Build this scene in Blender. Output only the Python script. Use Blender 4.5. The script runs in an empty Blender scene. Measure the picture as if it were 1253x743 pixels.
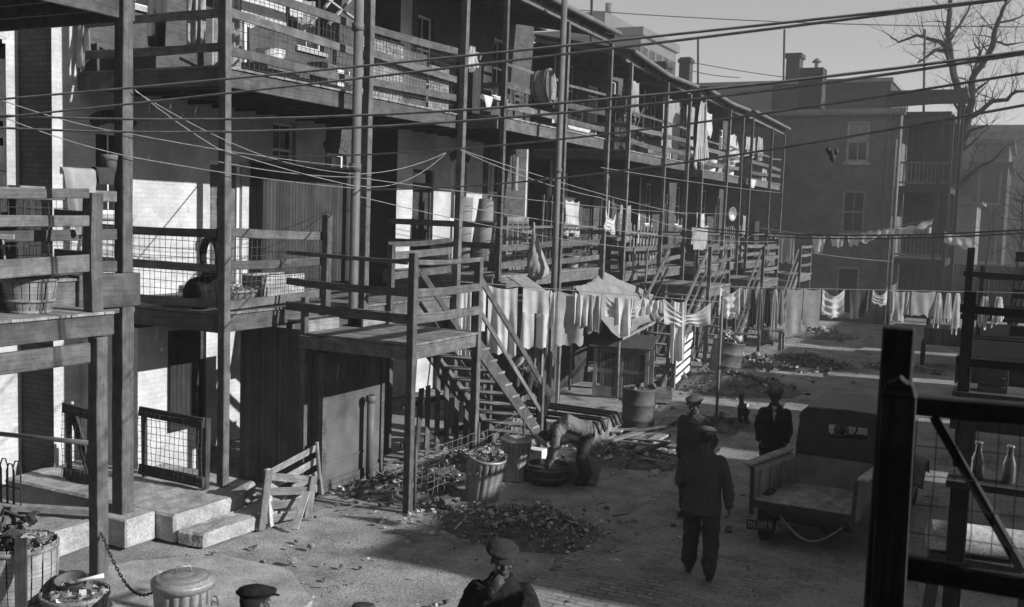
import bpy, bmesh, math, random
from mathutils import Vector, Matrix, noise
R = math.radians
rnd = random.Random(7)
SC = bpy.context.scene
COL = SC.collection
V3 = Vector

# ------------------------------------------------------------------ camera
PW, PH, FPX, CZ = 1253.0, 743.0, 1230.0, 4.2
def _cam_axes(yaw=26.9, pitch=5.06, roll=1.95):
    y, p, r = R(yaw), R(pitch), R(roll)
    fw = V3((-math.sin(y)*math.cos(p), math.cos(y)*math.cos(p), -math.sin(p)))
    rt = V3((math.cos(y), math.sin(y), 0))
    up = rt.cross(fw)
    c, s = math.cos(r), math.sin(r)
    return fw, c*rt + s*up, -s*rt + c*up
FW, RT, UP = _cam_axes()
CAMP = V3((0, 0, CZ))
def ray(px, py):
    return FW + RT*((px-PW/2)/FPX) - UP*((py-PH/2)/FPX)
def P(px, py, X=None, Y=None, Z=None):
    """the point of the place where the sight line of a photo pixel meets a plane of the place"""
    d = ray(px, py)
    if X is not None: t = X/d.x
    elif Y is not None: t = Y/d.y
    else: t = ((Z or 0.0)-CZ)/d.z
    return CAMP + d*t
cam_d = bpy.data.cameras.new('camera'); cam = bpy.data.objects.new('camera', cam_d); COL.objects.link(cam)
cam_d.sensor_width = 36; cam_d.lens = 36*FPX/PW; cam_d.clip_start = .05; cam_d.clip_end = 2000
m = Matrix((RT, UP, -FW)).transposed().to_4x4(); m.translation = CAMP
cam.matrix_world = m
SC.camera = cam
cam_d.dof.use_dof = True; cam_d.dof.focus_distance = 15; cam_d.dof.aperture_fstop = 4.5

# ------------------------------------------------------------------ object helpers
def tag(o, label=None, cat=None, group=None, kind=None):
    if label: o['label'] = label
    if cat: o['category'] = cat
    if group: o['group'] = group
    if kind: o['kind'] = kind
    return o
def thing(name, loc, label, cat, group=None):
    o = bpy.data.objects.new(name, None); COL.objects.link(o); o.location = loc
    o.empty_display_size = .2
    return tag(o, label, cat, group)
def copy_tree(o, parent=None):
    c = o.copy(); COL.objects.link(c); c.parent = parent
    for ch in list(o.children): copy_tree(ch, c)
    return c
def wloc(o):
    l = V3((0, 0, 0))
    while o is not None:
        l += o.location; o = o.parent
    return l
I4 = Matrix.Identity(4)
def frame_of(d, ref=None):
    d = V3(d).normalized()
    ref = V3(ref) if ref is not None else (V3((0, 0, 1)) if abs(d.z) < .95 else V3((0, 1, 0)))
    s = d.cross(ref)
    if s.length < 1e-6: s = d.cross(V3((1, 0, 0)))
    s.normalize(); u = s.cross(d).normalized()
    return d, s, u
class MB:
    """collects faces in world coordinates; build() links them as one mesh object"""
    def __init__(s, M=None):
        s.v, s.f, s.uv, s.mi, s.M, s.sm = [], [], [], [], M, []
    def add(s, vs, fs, uvs=None, mat=0, smooth=False):
        b = len(s.v)
        for p in vs:
            p = V3(p); s.v.append(s.M @ p if s.M else p)
        for k, f in enumerate(fs):
            s.f.append([b+i for i in f]); s.mi.append(mat); s.sm.append(smooth)
            if uvs: s.uv.append(uvs[k])
            else: s.uv.append([(vs[i][0]*.7+vs[i][1]*.7, vs[i][2]) for i in f])
        return s
    def quad(s, a, b, c, d, mat=0, uv=None, smooth=False):
        a, b, c, d = map(V3, (a, b, c, d))
        if uv is None:
            n = (b-a).cross(d-a); ax = max(range(3), key=lambda i: abs(n[i]))
            pr = {0: lambda p: (p.y, p.z), 1: lambda p: (p.x, p.z), 2: lambda p: (p.x, p.y)}[ax]
            uv = [pr(p) for p in (a, b, c, d)]
        return s.add([a, b, c, d], [[0, 1, 2, 3]], [uv], mat, smooth)
    def box(s, x0, x1, y0, y1, z0, z1, mat=0):
        x0, x1 = sorted((x0, x1)); y0, y1 = sorted((y0, y1)); z0, z1 = sorted((z0, z1))
        v = [(x0,y0,z0),(x1,y0,z0),(x1,y1,z0),(x0,y1,z0),(x0,y0,z1),(x1,y0,z1),(x1,y1,z1),(x0,y1,z1)]
        fs = [[0,3,2,1],[4,5,6,7],[0,1,5,4],[1,2,6,5],[2,3,7,6],[3,0,4,7]]
        pr = [lambda p:(p[0],p[1])]*2+[lambda p:(p[0],p[2]), lambda p:(p[1],p[2])]*2
        return s.add(v, fs, [[pr[k](v[i]) for i in f] for k, f in enumerate(fs)], mat)
    def beam(s, p0, p1, w, h, mat=0, up=None, j=0.0):
        """a timber from p0 to p1, w across, h along up"""
        p0, p1 = V3(p0), V3(p1); d, sd, u = frame_of(p1-p0, up)
        L = (p1-p0).length; o = rnd.random()*90; o2 = rnd.random()*90
        v = []
        for q, pp in ((0, p0), (1, p1)):
            e = [(rnd.uniform(-j, j), rnd.uniform(-j, j)) for _ in range(4)]
            for k, (a, b) in enumerate(((-1,-1),(1,-1),(1,1),(-1,1))):
                v.append(pp + sd*(a*w/2+e[k][0]) + u*(b*h/2+e[k][1]))
        fs = [[0,1,5,4],[1,2,6,5],[2,3,7,6],[3,0,4,7],[3,2,1,0],[4,5,6,7]]
        per = [w, h, w, h]; uvs = []; c = o2
        for k in range(4):
            uvs.append([(o, c), (o, c+per[k]), (o+L, c+per[k]), (o+L, c)]); c += per[k]
        uvs += [[(o, o2), (o, o2+w), (o+h*.1, o2+w), (o+h*.1, o2)]]*2
        return s.add(v, fs, uvs, mat)
    def plank(s, p0, p1, w, h, mat=0, up=None, j=0.0, warp=.0, n=5):
        """a timber that has warped a little between its ends"""
        p0, p1 = V3(p0), V3(p1); d, sd, u = frame_of(p1-p0, up); L = (p1-p0).length; o = rnd.random()*90; o2 = rnd.random()*90
        a1, a2, tw = rnd.uniform(-1, .5)*warp, rnd.uniform(-1, 1)*warp, rnd.uniform(-1, 1)*warp*3
        v = []
        for i in range(n+1):
            t = i/n; b = math.sin(math.pi*t); c = p0.lerp(p1, t)+u*(a1*b)+sd*(a2*b*math.cos(t*3)); th = tw*(t-.5); s2, u2 = sd*math.cos(th)+u*math.sin(th), u*math.cos(th)-sd*math.sin(th)
            hh = h*(1+rnd.uniform(-.05, .03)*(j > 0))
            for a, e in ((-1,-1),(1,-1),(1,1),(-1,1)): v.append(c+s2*(a*w/2+rnd.uniform(-j, j)*.5)+u2*(e*hh/2+rnd.uniform(-j, j)*.5))
        fs, uvs = [], []; per = [w, h, w, h]
        for i in range(n):
            c = o2
            for k in range(4):
                k2 = (k+1) % 4; fs.append([i*4+k, i*4+k2, i*4+4+k2, i*4+4+k]); uvs.append([(o+L*i/n, c), (o+L*i/n, c+per[k]), (o+L*(i+1)/n, c+per[k]), (o+L*(i+1)/n, c)]); c += per[k]
        fs += [[3, 2, 1, 0], [n*4, n*4+1, n*4+2, n*4+3]]; uvs += [[(o, o2), (o, o2+w), (o+h*.1, o2+w), (o+h*.1, o2)]]*2
        return s.add(v, fs, uvs, mat)
    def tube(s, pts, r, seg=8, mat=0, cap=True, smooth=True, ref=None):
        pts = [V3(p) for p in pts]; n = len(pts)
        rr = r if isinstance(r, (list, tuple)) else [r]*n
        v = []; L = 0; Ls = []; sd = None
        for i, p in enumerate(pts):
            d = (pts[min(i+1, n-1)] - pts[max(i-1, 0)])
            if d.length < 1e-9: d = V3((0, 0, 1))
            if sd is None: d, sd, u = frame_of(d, ref)
            else:
                d.normalize(); u = sd.cross(d)
                if u.length < 1e-5: d, sd, u = frame_of(d, ref)
                u.normalize(); sd = d.cross(u).normalized()
            if i: L += (pts[i]-pts[i-1]).length
            Ls.append(L)
            for k in range(seg):
                a = 2*math.pi*k/seg
                v.append(p + sd*(math.cos(a)*rr[i]) + u*(math.sin(a)*rr[i]))
        fs, uvs = [], []
        for i in range(n-1):
            for k in range(seg):
                k2 = (k+1) % seg
                fs.append([i*seg+k, i*seg+k2, (i+1)*seg+k2, (i+1)*seg+k])
                c = 2*math.pi*max(rr[i], .001)/seg
                uvs.append([(Ls[i], k*c), (Ls[i], (k+1)*c), (Ls[i+1], (k+1)*c), (Ls[i+1], k*c)])
        if cap:
            fs.append(list(range(seg))[::-1]); uvs.append([(0, 0)]*seg)
            fs.append([(n-1)*seg+k for k in range(seg)]); uvs.append([(0, 0)]*seg)
        return s.add(v, fs, uvs, mat, smooth)
    def loft(s, rings, seg=14, mat=0, smooth=True):
        """rings: (centre, half-axis a, half-axis b) -> closed capped skin"""
        v = []
        for c, a, b in rings:
            c, a, b = V3(c), V3(a), V3(b)
            for k in range(seg):
                t = 2*math.pi*k/seg
                v.append(c + a*math.cos(t) + b*math.sin(t))
        n = len(rings); fs = []
        for i in range(n-1):
            for k in range(seg):
                k2 = (k+1) % seg
                fs.append([i*seg+k, i*seg+k2, (i+1)*seg+k2, (i+1)*seg+k])
        fs.append(list(range(seg))[::-1]); fs.append([(n-1)*seg+k for k in range(seg)])
        return s.add(v, fs, None, mat, smooth)
    def ell(s, c, ax, seg=14, rings=9, mat=0, rot=None):
        """ellipsoid: ax = (rx, ry, rz), rot = 3x3"""
        c = V3(c); v = []; fs = []
        for i in range(rings+1):
            t = math.pi*i/rings
            for k in range(seg):
                a = 2*math.pi*k/seg
                p = V3((ax[0]*math.sin(t)*math.cos(a), ax[1]*math.sin(t)*math.sin(a), ax[2]*math.cos(t)))
                v.append(c + (rot @ p if rot else p))
        for i in range(rings):
            for k in range(seg):
                k2 = (k+1) % seg
                fs.append([i*seg+k, (i+1)*seg+k, (i+1)*seg+k2, i*seg+k2])
        return s.add(v, fs, None, mat, True)
    def lathe(s, c, prof, seg=24, mat=0, axis=(0, 0, 1), smooth=True, rip=0, ripn=0, squash=1.0):
        """profile of (radius, height) turned about axis at c; rip/ripn = corrugation"""
        c = V3(c); d = V3(axis).normalized(); _, a_, b_ = frame_of(d, (0, 1, 0) if abs(d.y) < .9 else (1, 0, 0))
        v, fs, uvs = [], [], []; L = 0
        for i, (r, z) in enumerate(prof):
            for k in range(seg):
                t = 2*math.pi*k/seg
                q = r + (rip*math.cos(ripn*t) if r > .02 and 0 < i < len(prof)-1 else 0)
                v.append(c + d*z + a_*(math.cos(t)*q) + b_*(math.sin(t)*q*squash))
        for i in range(len(prof)-1):
            for k in range(seg):
                k2 = (k+1) % seg
                fs.append([i*seg+k, i*seg+k2, (i+1)*seg+k2, (i+1)*seg+k])
                w = prof[i][0]*2*math.pi/seg
                uvs.append([(prof[i][1], k*w), (prof[i][1], k*w+w), (prof[i+1][1], k*w+w), (prof[i+1][1], k*w)])
        if prof[0][0] > .001: fs.append(list(range(seg))[::-1]); uvs.append([(0, 0)]*seg)
        return s.add(v, fs, uvs, mat, smooth)
    def grid(s, fn, nu, nv, mat=0, smooth=True, su=1.0, sv=1.0):
        v = [fn(i/nu, j/nv) for j in range(nv+1) for i in range(nu+1)]
        fs, uvs = [], []
        for j in range(nv):
            for i in range(nu):
                a = j*(nu+1)+i
                fs.append([a, a+1, a+nu+2, a+nu+1])
                uvs.append([(i/nu*su, j/nv*sv), ((i+1)/nu*su, j/nv*sv), ((i+1)/nu*su, (j+1)/nv*sv), (i/nu*su, (j+1)/nv*sv)])
        return s.add(v, fs, uvs, mat, smooth)
    def build(s, name, mats, parent=None, label=None, bevel=0, solid=0, mods=None):
        o_l = wloc(parent) if parent else None
        if parent is None:
            xs = [p.x for p in s.v]; ys = [p.y for p in s.v]; zs = [p.z for p in s.v]
            o_l = V3(((min(xs)+max(xs))/2, (min(ys)+max(ys))/2, min(zs)))
        me = bpy.data.meshes.new(name)
        me.from_pydata([p-o_l for p in s.v], [], s.f)
        ul = me.uv_layers.new(name='UVMap')
        flat = []
        for poly in s.uv:
            for u in poly: flat += [u[0], u[1]]
        ul.data.foreach_set('uv', flat)
        me.polygons.foreach_set('material_index', s.mi)
        me.polygons.foreach_set('use_smooth', s.sm)
        for mt in (mats if isinstance(mats, (list, tuple)) else [mats]): me.materials.append(mt)
        me.update()
        o = bpy.data.objects.new(name, me); COL.objects.link(o)
        if parent is not None: o.parent = parent
        else: o.location = o_l
        if label: o['label'] = label
        if solid:
            q = o.modifiers.new('thickness', 'SOLIDIFY'); q.thickness = solid; q.offset = 0
        if bevel:
            q = o.modifiers.new('edge', 'BEVEL'); q.width = bevel; q.segments = 1; q.limit_method = 'ANGLE'; q.angle_limit = R(50)
        for f in (mods or []): f(o)
        return o

# ------------------------------------------------------------------ materials (all greys: the photograph is black and white)
def newmat(name):
    mt = bpy.data.materials.new(name); mt.use_nodes = True
    nt = mt.node_tree; b = nt.nodes['Principled BSDF']
    return mt, nt, b
def nd(nt, t, **k):
    n = nt.nodes.new(t)
    for a, v in k.items():
        if a.startswith('i_'): n.inputs[a[2:].replace('_', ' ')].default_value = v
        else: setattr(n, a, v)
    return n
def ramp(nt, src, stops):
    r = nt.nodes.new('ShaderNodeValToRGB'); e = r.color_ramp.elements
    while len(e) < len(stops): e.new(.5)
    for k, (p, v) in enumerate(stops):
        e[k].position = p; e[k].color = (v, v, v, 1)
    nt.links.new(src, r.inputs[0]); return r.outputs[0]
def mul(nt, a, b, t='MULTIPLY', f=1.0):
    n = nt.nodes.new('ShaderNodeMix'); n.data_type = 'RGBA'; n.blend_type = t
    if isinstance(f, (int, float)): n.inputs[0].default_value = f
    else: nt.links.new(f, n.inputs[0])
    for q, s in ((6, a), (7, b)):
        if isinstance(s, (int, float)): n.inputs[q].default_value = (s, s, s, 1)
        else: nt.links.new(s, n.inputs[q])
    return n.outputs[2]
def bump(nt, b, h, st=.3, dist=.01):
    n = nt.nodes.new('ShaderNodeBump'); n.inputs['Strength'].default_value = st; n.inputs['Distance'].default_value = dist
    nt.links.new(h, n.inputs['Height']); nt.links.new(n.outputs[0], b.inputs['Normal'])
def uvmap(nt, sx, sy):
    t = nd(nt, 'ShaderNodeTexCoord'); mp = nd(nt, 'ShaderNodeMapping'); mp.inputs['Scale'].default_value = (sx, sy, 1)
    nt.links.new(t.outputs['UV'], mp.inputs[0]); return mp.outputs[0]
def posn(nt):
    return nd(nt, 'ShaderNodeNewGeometry').outputs['Position']
def noise_t(nt, vec, scale, detail=5, rough=.6):
    n = nd(nt, 'ShaderNodeTexNoise'); n.inputs['Scale'].default_value = scale; n.inputs['Detail'].default_value = detail; n.inputs['Roughness'].default_value = rough
    nt.links.new(vec, n.inputs['Vector']); return n.outputs['Fac']
def wood(name, val, contrast=.5, rough=.85, wear=.35):
    mt, nt, b = newmat(name); b.inputs['Roughness'].default_value = rough; b.inputs['Specular IOR Level'].default_value = .25
    g = noise_t(nt, uvmap(nt, 1.6, 42), 1.0, 6, .65)
    c = ramp(nt, g, [(.28, val*(1-contrast)), (.52, val), (.75, val*(1+contrast*.5))])
    tone = ramp(nt, noise_t(nt, uvmap(nt, .15, 2.2), 1.0, 1), [(.3, .72), (.7, 1.25)])
    c = mul(nt, c, tone)
    w = ramp(nt, noise_t(nt, posn(nt), 5.0, 6, .7), [(.42, 1-wear), (.6, 1.08)])
    c = mul(nt, c, w)
    oi = nd(nt, 'ShaderNodeObjectInfo'); c = mul(nt, c, ramp(nt, oi.outputs['Random'], [(0, .76), (1, 1.24)]))
    nt.links.new(c, b.inputs['Base Color'])
    bump(nt, b, g, .45, .005); return mt
def boards(name, val, pitch=.1, rough=.85, groove=.25, corr=False):
    """vertical boards: one board per pitch along u"""
    mt, nt, b = newmat(name); b.inputs['Roughness'].default_value = rough; b.inputs['Specular IOR Level'].default_value = .25
    t = nd(nt, 'ShaderNodeTexCoord'); sp = nd(nt, 'ShaderNodeSeparateXYZ'); nt.links.new(t.outputs['UV'], sp.inputs[0])
    dv = nd(nt, 'ShaderNodeMath', operation='DIVIDE'); nt.links.new(sp.outputs[0], dv.inputs[0]); dv.inputs[1].default_value = pitch
    fr = nd(nt, 'ShaderNodeMath', operation='FRACT'); nt.links.new(dv.outputs[0], fr.inputs[0])
    fl = nd(nt, 'ShaderNodeMath', operation='FLOOR'); nt.links.new(dv.outputs[0], fl.inputs[0])
    wn = nd(nt, 'ShaderNodeTexWhiteNoise', noise_dimensions='1D'); nt.links.new(fl.outputs[0], wn.inputs['W'])
    if corr: prof = ramp(nt, fr.outputs[0], [(0, 0), (.5, 1), (1, 0)])
    else: prof = ramp(nt, fr.outputs[0], [(0, 0), (.1, 1), (.9, 1), (1, 0)])
    tone = ramp(nt, wn.outputs['Value'], [(0, .65), (1, 1.3)])
    gr = noise_t(nt, uvmap(nt, 60, 1.5), 1.0, 5)
    c = ramp(nt, gr, [(.3, val*.7), (.7, val*1.2)])
    c = mul(nt, c, tone)
    c = mul(nt, c, ramp(nt, prof, [(0, groove), (.5, 1)]))
    c = mul(nt, c, ramp(nt, noise_t(nt, posn(nt), 2.2, 6, .7), [(.35, .65), (.65, 1.15)]))
    nt.links.new(c, b.inputs['Base Color']); bump(nt, b, prof, .8, .02); return mt
def brick(name, c1, c2, mortar, bw=.215, rh=.075, ms=.009, peel=0, peelv=.12, stain=.4, bst=.6):
    mt, nt, b = newmat(name); b.inputs['Roughness'].default_value = .9; b.inputs['Specular IOR Level'].default_value = .2
    t = nd(nt, 'ShaderNodeTexCoord'); n = nd(nt, 'ShaderNodeTexBrick')
    # let the courses wander a little
    nz = noise_t(nt, t.outputs['UV'], 3.0, 3); ad = nd(nt, 'ShaderNodeVectorMath', operation='MULTIPLY_ADD')
    cb = nd(nt, 'ShaderNodeCombineXYZ'); nt.links.new(nz, cb.inputs[0]); nt.links.new(nz, cb.inputs[1])
    nt.links.new(cb.outputs[0], ad.inputs[0]); ad.inputs[1].default_value = (.02, .018, 0); nt.links.new(t.outputs['UV'], ad.inputs[2])
    nt.links.new(ad.outputs[0], n.inputs['Vector'])
    n.inputs['Color1'].default_value = (c1, c1, c1, 1); n.inputs['Color2'].default_value = (c2, c2, c2, 1); n.inputs['Mortar'].default_value = (mortar, mortar, mortar, 1)
    n.inputs['Scale'].default_value = 1; n.inputs['Mortar Size'].default_value = ms; n.inputs['Mortar Smooth'].default_value = .3
    n.inputs['Brick Width'].default_value = bw; n.inputs['Row Height'].default_value = rh; n.inputs['Bias'].default_value = 0
    c = mul(nt, n.outputs['Color'], ramp(nt, noise_t(nt, posn(nt), 1.3, 8, .7), [(.3, 1-stain), (.65, 1.08)]))
    c = mul(nt, c, ramp(nt, noise_t(nt, posn(nt), 30, 4, .7), [(.3, .8), (.7, 1.1)]))
    if peel:
        f = ramp(nt, noise_t(nt, posn(nt), 4.0, 8, .75), [(.66-peel*.2, 0), (.72-peel*.2, 1)])
        c = mul(nt, c, peelv, 'MIX', f)
    nt.links.new(c, b.inputs['Base Color'])
    h = mul(nt, n.outputs['Fac'], noise_t(nt, posn(nt), 45, 3), 'SUBTRACT', .5)
    inv = nd(nt, 'ShaderNodeInvert'); nt.links.new(n.outputs['Fac'], inv.inputs['Color'])
    h2 = mul(nt, inv.outputs[0], noise_t(nt, posn(nt), 40, 4), 'MULTIPLY', .5)
    bump(nt, b, h2, bst, .012); return mt
def rough_m(name, val, scale=6, var=.4, rough=.9, bst=.3, metal=0, spec=.25, fine=0, bd=.01, coord='pos', fv=.3):
    mt, nt, b = newmat(name); b.inputs['Roughness'].default_value = rough; b.inputs['Metallic'].default_value = metal; b.inputs['Specular IOR Level'].default_value = spec
    v = posn(nt) if coord == 'pos' else nd(nt, 'ShaderNodeTexCoord').outputs['Object']
    n1 = noise_t(nt, v, scale, 8, .65)
    c = ramp(nt, n1, [(.28, val*(1-var)), (.5, val), (.72, val*(1+var))])
    if fine:
        c = mul(nt, c, ramp(nt, noise_t(nt, v, fine, 4, .7), [(.3, 1-fv), (.7, 1+fv*.85)]))
    nt.links.new(c, b.inputs['Base Color'])
    if bst: bump(nt, b, noise_t(nt, v, fine or scale*5, 5, .7), bst, bd)
    return mt
def cloth_m(name, val, trans=.35, var=.25, stripe=None):
    mt, nt, b = newmat(name); b.inputs['Roughness'].default_value = .95; b.inputs['Specular IOR Level'].default_value = .1
    c = ramp(nt, noise_t(nt, posn(nt), 4, 5), [(.3, val*(1-var)), (.7, min(.85, val*(1+var*.6)))])
    if stripe:
        w = nd(nt, 'ShaderNodeTexWave', wave_type='BANDS', bands_direction='X'); w.inputs['Scale'].default_value = stripe; w.inputs['Distortion'].default_value = .6
        t = nd(nt, 'ShaderNodeTexCoord'); nt.links.new(t.outputs['UV'], w.inputs['Vector'])
        c = mul(nt, c, ramp(nt, w.outputs['Fac'], [(.45, .18), (.55, 1)]))
    nt.links.new(c, b.inputs['Base Color'])
    bump(nt, b, noise_t(nt, posn(nt), 14, 4), .25, .02)
    if trans:
        tr = nd(nt, 'ShaderNodeBsdfTranslucent'); nt.links.new(c, tr.inputs[0])
        mx = nd(nt, 'ShaderNodeMixShader'); mx.inputs[0].default_value = trans
        nt.links.new(b.outputs[0], mx.inputs[1]); nt.links.new(tr.outputs[0], mx.inputs[2])
        nt.links.new(mx.outputs[0], nt.nodes['Material Output'].inputs[0])
    return mt
M = {}
M['wood'] = wood('grey painted timber', .13)
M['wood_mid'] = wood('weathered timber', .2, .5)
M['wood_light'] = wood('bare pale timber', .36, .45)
M['wood_dark'] = wood('dark timber', .06, .5)
M['wood_black'] = wood('sooty black timber', .034, .6)
M['floor'] = wood('porch floor boards', .25, .4)
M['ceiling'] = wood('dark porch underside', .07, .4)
M['boards_dark'] = boards('dark matchboards', .05, .09)
M['boards_mid'] = boards('grey matchboards', .1, .07)
M['boards_shed'] = boards('shed boards', .09, .14)
M['corr'] = boards('corrugated iron sheet', .13, .055, .6, .6, True)
M['tin_flat'] = rough_m('flat grey sheet iron', .1, 1.6, .6, .6, .15)
M['brick_white'] = brick('whitewashed brick', .6, .54, .52, ms=.006, peel=.25, peelv=.36, stain=.38, bst=.4)
M['brick_dark'] = brick('dark red brick', .085, .06, .045, stain=.5)
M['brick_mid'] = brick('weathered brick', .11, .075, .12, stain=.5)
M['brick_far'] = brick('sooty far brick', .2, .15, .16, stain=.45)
M['paving'] = brick('alley paving brick', .34, .22, .14, bw=.22, rh=.105, ms=.012, stain=.6, bst=.9)
def dusty(mt, val, lo, hi):
    nt = mt.node_tree; b = nt.nodes['Principled BSDF']; l = b.inputs['Base Color'].links[0]; src = l.from_socket
    f = ramp(nt, noise_t(nt, posn(nt), .9, 9, .72), [(lo, 0), (hi, .85)])
    g = ramp(nt, noise_t(nt, posn(nt), 26, 5, .7), [(.3, val*.6), (.7, val*1.3)])
    nt.links.new(mul(nt, src, g, 'MIX', f), b.inputs['Base Color'])
dusty(M['paving'], .32, .4, .6)
M['concrete'] = rough_m('worn concrete', .33, 2.2, .5, .9, .5, fine=35, fv=.4)
M['dirt'] = rough_m('trodden yard dirt', .29, 1.5, .5, .95, .7, fine=30, bd=.03, fv=.4)
dusty(M['dirt'], .13, .52, .68)
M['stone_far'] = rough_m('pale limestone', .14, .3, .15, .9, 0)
M['roof'] = rough_m('tar roof', .06, 2, .4, .9, .4)
M['tin_roof'] = rough_m('painted tin', .2, 1.5, .35, .6, .15)
M['zinc'] = rough_m('galvanised iron', .3, 3.5, .35, .5, .1, metal=.35, spec=.5, fine=30, coord='obj')
M['zinc_dark'] = rough_m('rusty iron', .1, 4, .5, .7, .3, metal=.2, fine=40)
M['pipe'] = rough_m('painted iron pipe', .13, 2.5, .3, .6, .15)
M['iron'] = rough_m('black iron', .03, 5, .4, .6, .2)
M['wire'] = rough_m('old fence wire', .1, 5, .3, .6, 0, metal=.3)
M['rope'] = rough_m('clothesline', .2, 9, .4, .9, 0)
M['rope_dark'] = rough_m('black cable', .07, 9, .3, .8, 0)
M['rope_light'] = rough_m('pale cord', .26, 9, .3, .9, 0)
M['rubber'] = rough_m('black rubber', .018, 8, .4, .8, .2)
M['basket'] = wood('splint basket', .27, .6)
M['paper'] = rough_m('waste paper', .55, 5, .3, .9, .2)
M['paper_dim'] = rough_m('dirty paper', .33, 5, .5, .9, .2)
M['ash'] = rough_m('ash and cinders', .13, 7, .6, .95, .8, fine=40, bd=.03)
M['white'] = rough_m('white enamel', .7, 3, .15, .4, 0, spec=.5)
M['plaster'] = rough_m('white paint', .65, 2, .2, .8, .1)
M['cl_white'] = cloth_m('white cotton', .72)
M['cl_pale'] = cloth_m('pale linen', .68)
M['cl_grey'] = cloth_m('grey cotton', .42)
M['cl_dark'] = cloth_m('dark cloth', .07, .15)
M['cl_stripe'] = cloth_m('striped ticking', .7, .3, stripe=9)
M['canvas'] = cloth_m('canvas tarpaulin', .24, .06)
M['sack'] = cloth_m('burlap sack', .3, 0)
M['bark'] = rough_m('bark', .018, 6, .4, .95, .6)
M['leaf'] = rough_m('leaves', .1, 8, .4, .8, 0)
M['skin'] = rough_m('dark skin', .05, 9, .2, .55, .05, spec=.4)
M['skin_light'] = rough_m('weathered skin', .17, 9, .2, .6, .05)
M['hair'] = rough_m('hair', .012, 30, .3, .8, .2)
M['wool_black'] = rough_m('black wool', .016, 6, .3, .95, .3, fine=60, spec=.1)
M['wool_dark'] = rough_m('dark wool', .035, 6, .3, .95, .3, fine=60, spec=.1)
M['wool_grey'] = rough_m('grey wool', .05, 6, .3, .95, .3, fine=60, spec=.1)
M['wool_pale'] = rough_m('faded work cotton', .17, 6, .3, .95, .3, fine=60, spec=.1)
M['shirt'] = rough_m('shirt cloth', .3, 6, .2, .95, .2)
M['leather'] = rough_m('black leather', .015, 6, .3, .5, .1)
M['fur'] = rough_m('dark fur', .014, 12, .4, .9, .4)
M['truck'] = rough_m('dull black lorry paint', .03, 4, .6, .5, .12, spec=.4, fine=25, fv=.4)
M['truck_top'] = rough_m('oilcloth lorry top', .14, 3, .3, .6, .1)
M['bed_wood'] = wood('scuffed lorry bed', .42, .5)
M['bed_side'] = rough_m('scraped lorry bed side', .2, 2.5, .5, .7, .2)
mt, nt, b = newmat('dark window glass'); b.inputs['Base Color'].default_value = (.02, .02, .02, 1); b.inputs['Roughness'].default_value = .12; M['glass'] = mt
mt, nt, b = newmat('clear window glass'); b.inputs['Base Color'].default_value = (.9, .9, .9, 1); b.inputs['Roughness'].default_value = .05; b.inputs['Transmission Weight'].default_value = 1; b.inputs['IOR'].default_value = 1.05; M['clear'] = mt
mt, nt, b = newmat('bottle glass'); b.inputs['Base Color'].default_value = (.4, .4, .4, 1); b.inputs['Roughness'].default_value = .12; b.inputs['Transmission Weight'].default_value = .9; b.inputs['IOR'].default_value = 1.3; M['bottle'] = mt

# ------------------------------------------------------------------ light
SUN_EL, SUN_AZ = 24.5, 5.0          # azimuth from +X towards +Y
w = bpy.data.worlds.new('World'); SC.world = w; w.use_nodes = True
nt = w.node_tree; bg = nt.nodes['Background']
sky = nt.nodes.new('ShaderNodeTexSky'); sky.sky_type = 'NISHITA'; sky.sun_disc = False
sky.sun_elevation = R(SUN_EL); sky.sun_rotation = R(90-SUN_AZ); sky.altitude = 50; sky.air_density = 1; sky.dust_density = 0.0; sky.ozone_density = 1
bw = nt.nodes.new('ShaderNodeRGBToBW'); nt.links.new(sky.outputs[0], bw.inputs[0]); nt.links.new(bw.outputs[0], bg.inputs[0])
bg.inputs[1].default_value = .07
sd = bpy.data.lights.new('sun', 'SUN'); sd.energy = 3.9; sd.angle = R(.5); sd.color = (1, 1, 1)
so = bpy.data.objects.new('sun', sd); COL.objects.link(so)
sdir = V3((math.cos(R(SUN_EL))*math.cos(R(SUN_AZ)), math.cos(R(SUN_EL))*math.sin(R(SUN_AZ)), math.sin(R(SUN_EL))))
so.rotation_euler = sdir.to_track_quat('Z', 'Y').to_euler(); so.location = (20, 10, 30)
SC.view_settings.view_transform = 'Standard'; SC.view_settings.look = 'None'; SC.view_settings.gamma = 1; SC.view_settings.exposure = .84
SC.view_settings.use_curve_mapping = False
SC.cycles.max_bounces = 6; SC.cycles.diffuse_bounces = 3; SC.cycles.transparent_max_bounces = 8
SC.cycles.use_denoising = True

# shared shapes
def wires(mb, a, b, c, d, nu, nv, r=.004, j=.02, mat=0):
    """woven wire in the quad a b c d (a->b along, a->d up)"""
    a, b, c, d = map(V3, (a, b, c, d))
    def pt(u, v): return (a*(1-u)+b*u)*(1-v) + (d*(1-u)+c*u)*v
    n = (b-a).cross(d-a).normalized()
    for i in range(nu+1):
        u = i/nu; pts = [pt(min(1, max(0, u+rnd.uniform(-j, j)/max(1, nu)*3)), v/4) + n*rnd.uniform(-.015, .015) for v in range(5)]
        mb.tube(pts, r, 3, mat, False)
    for k in range(nv+1):
        v = k/nv; pts = [pt(u/8, min(1, max(0, v+rnd.uniform(-j, j)/max(1, nv)*2))) + n*rnd.uniform(-.015, .015) for u in range(9)]
        mb.tube(pts, r, 3, mat, False)
M['tin_patch'] = rough_m('patched tin', .22, 3.0, .75, .7, .2, fine=12)
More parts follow.
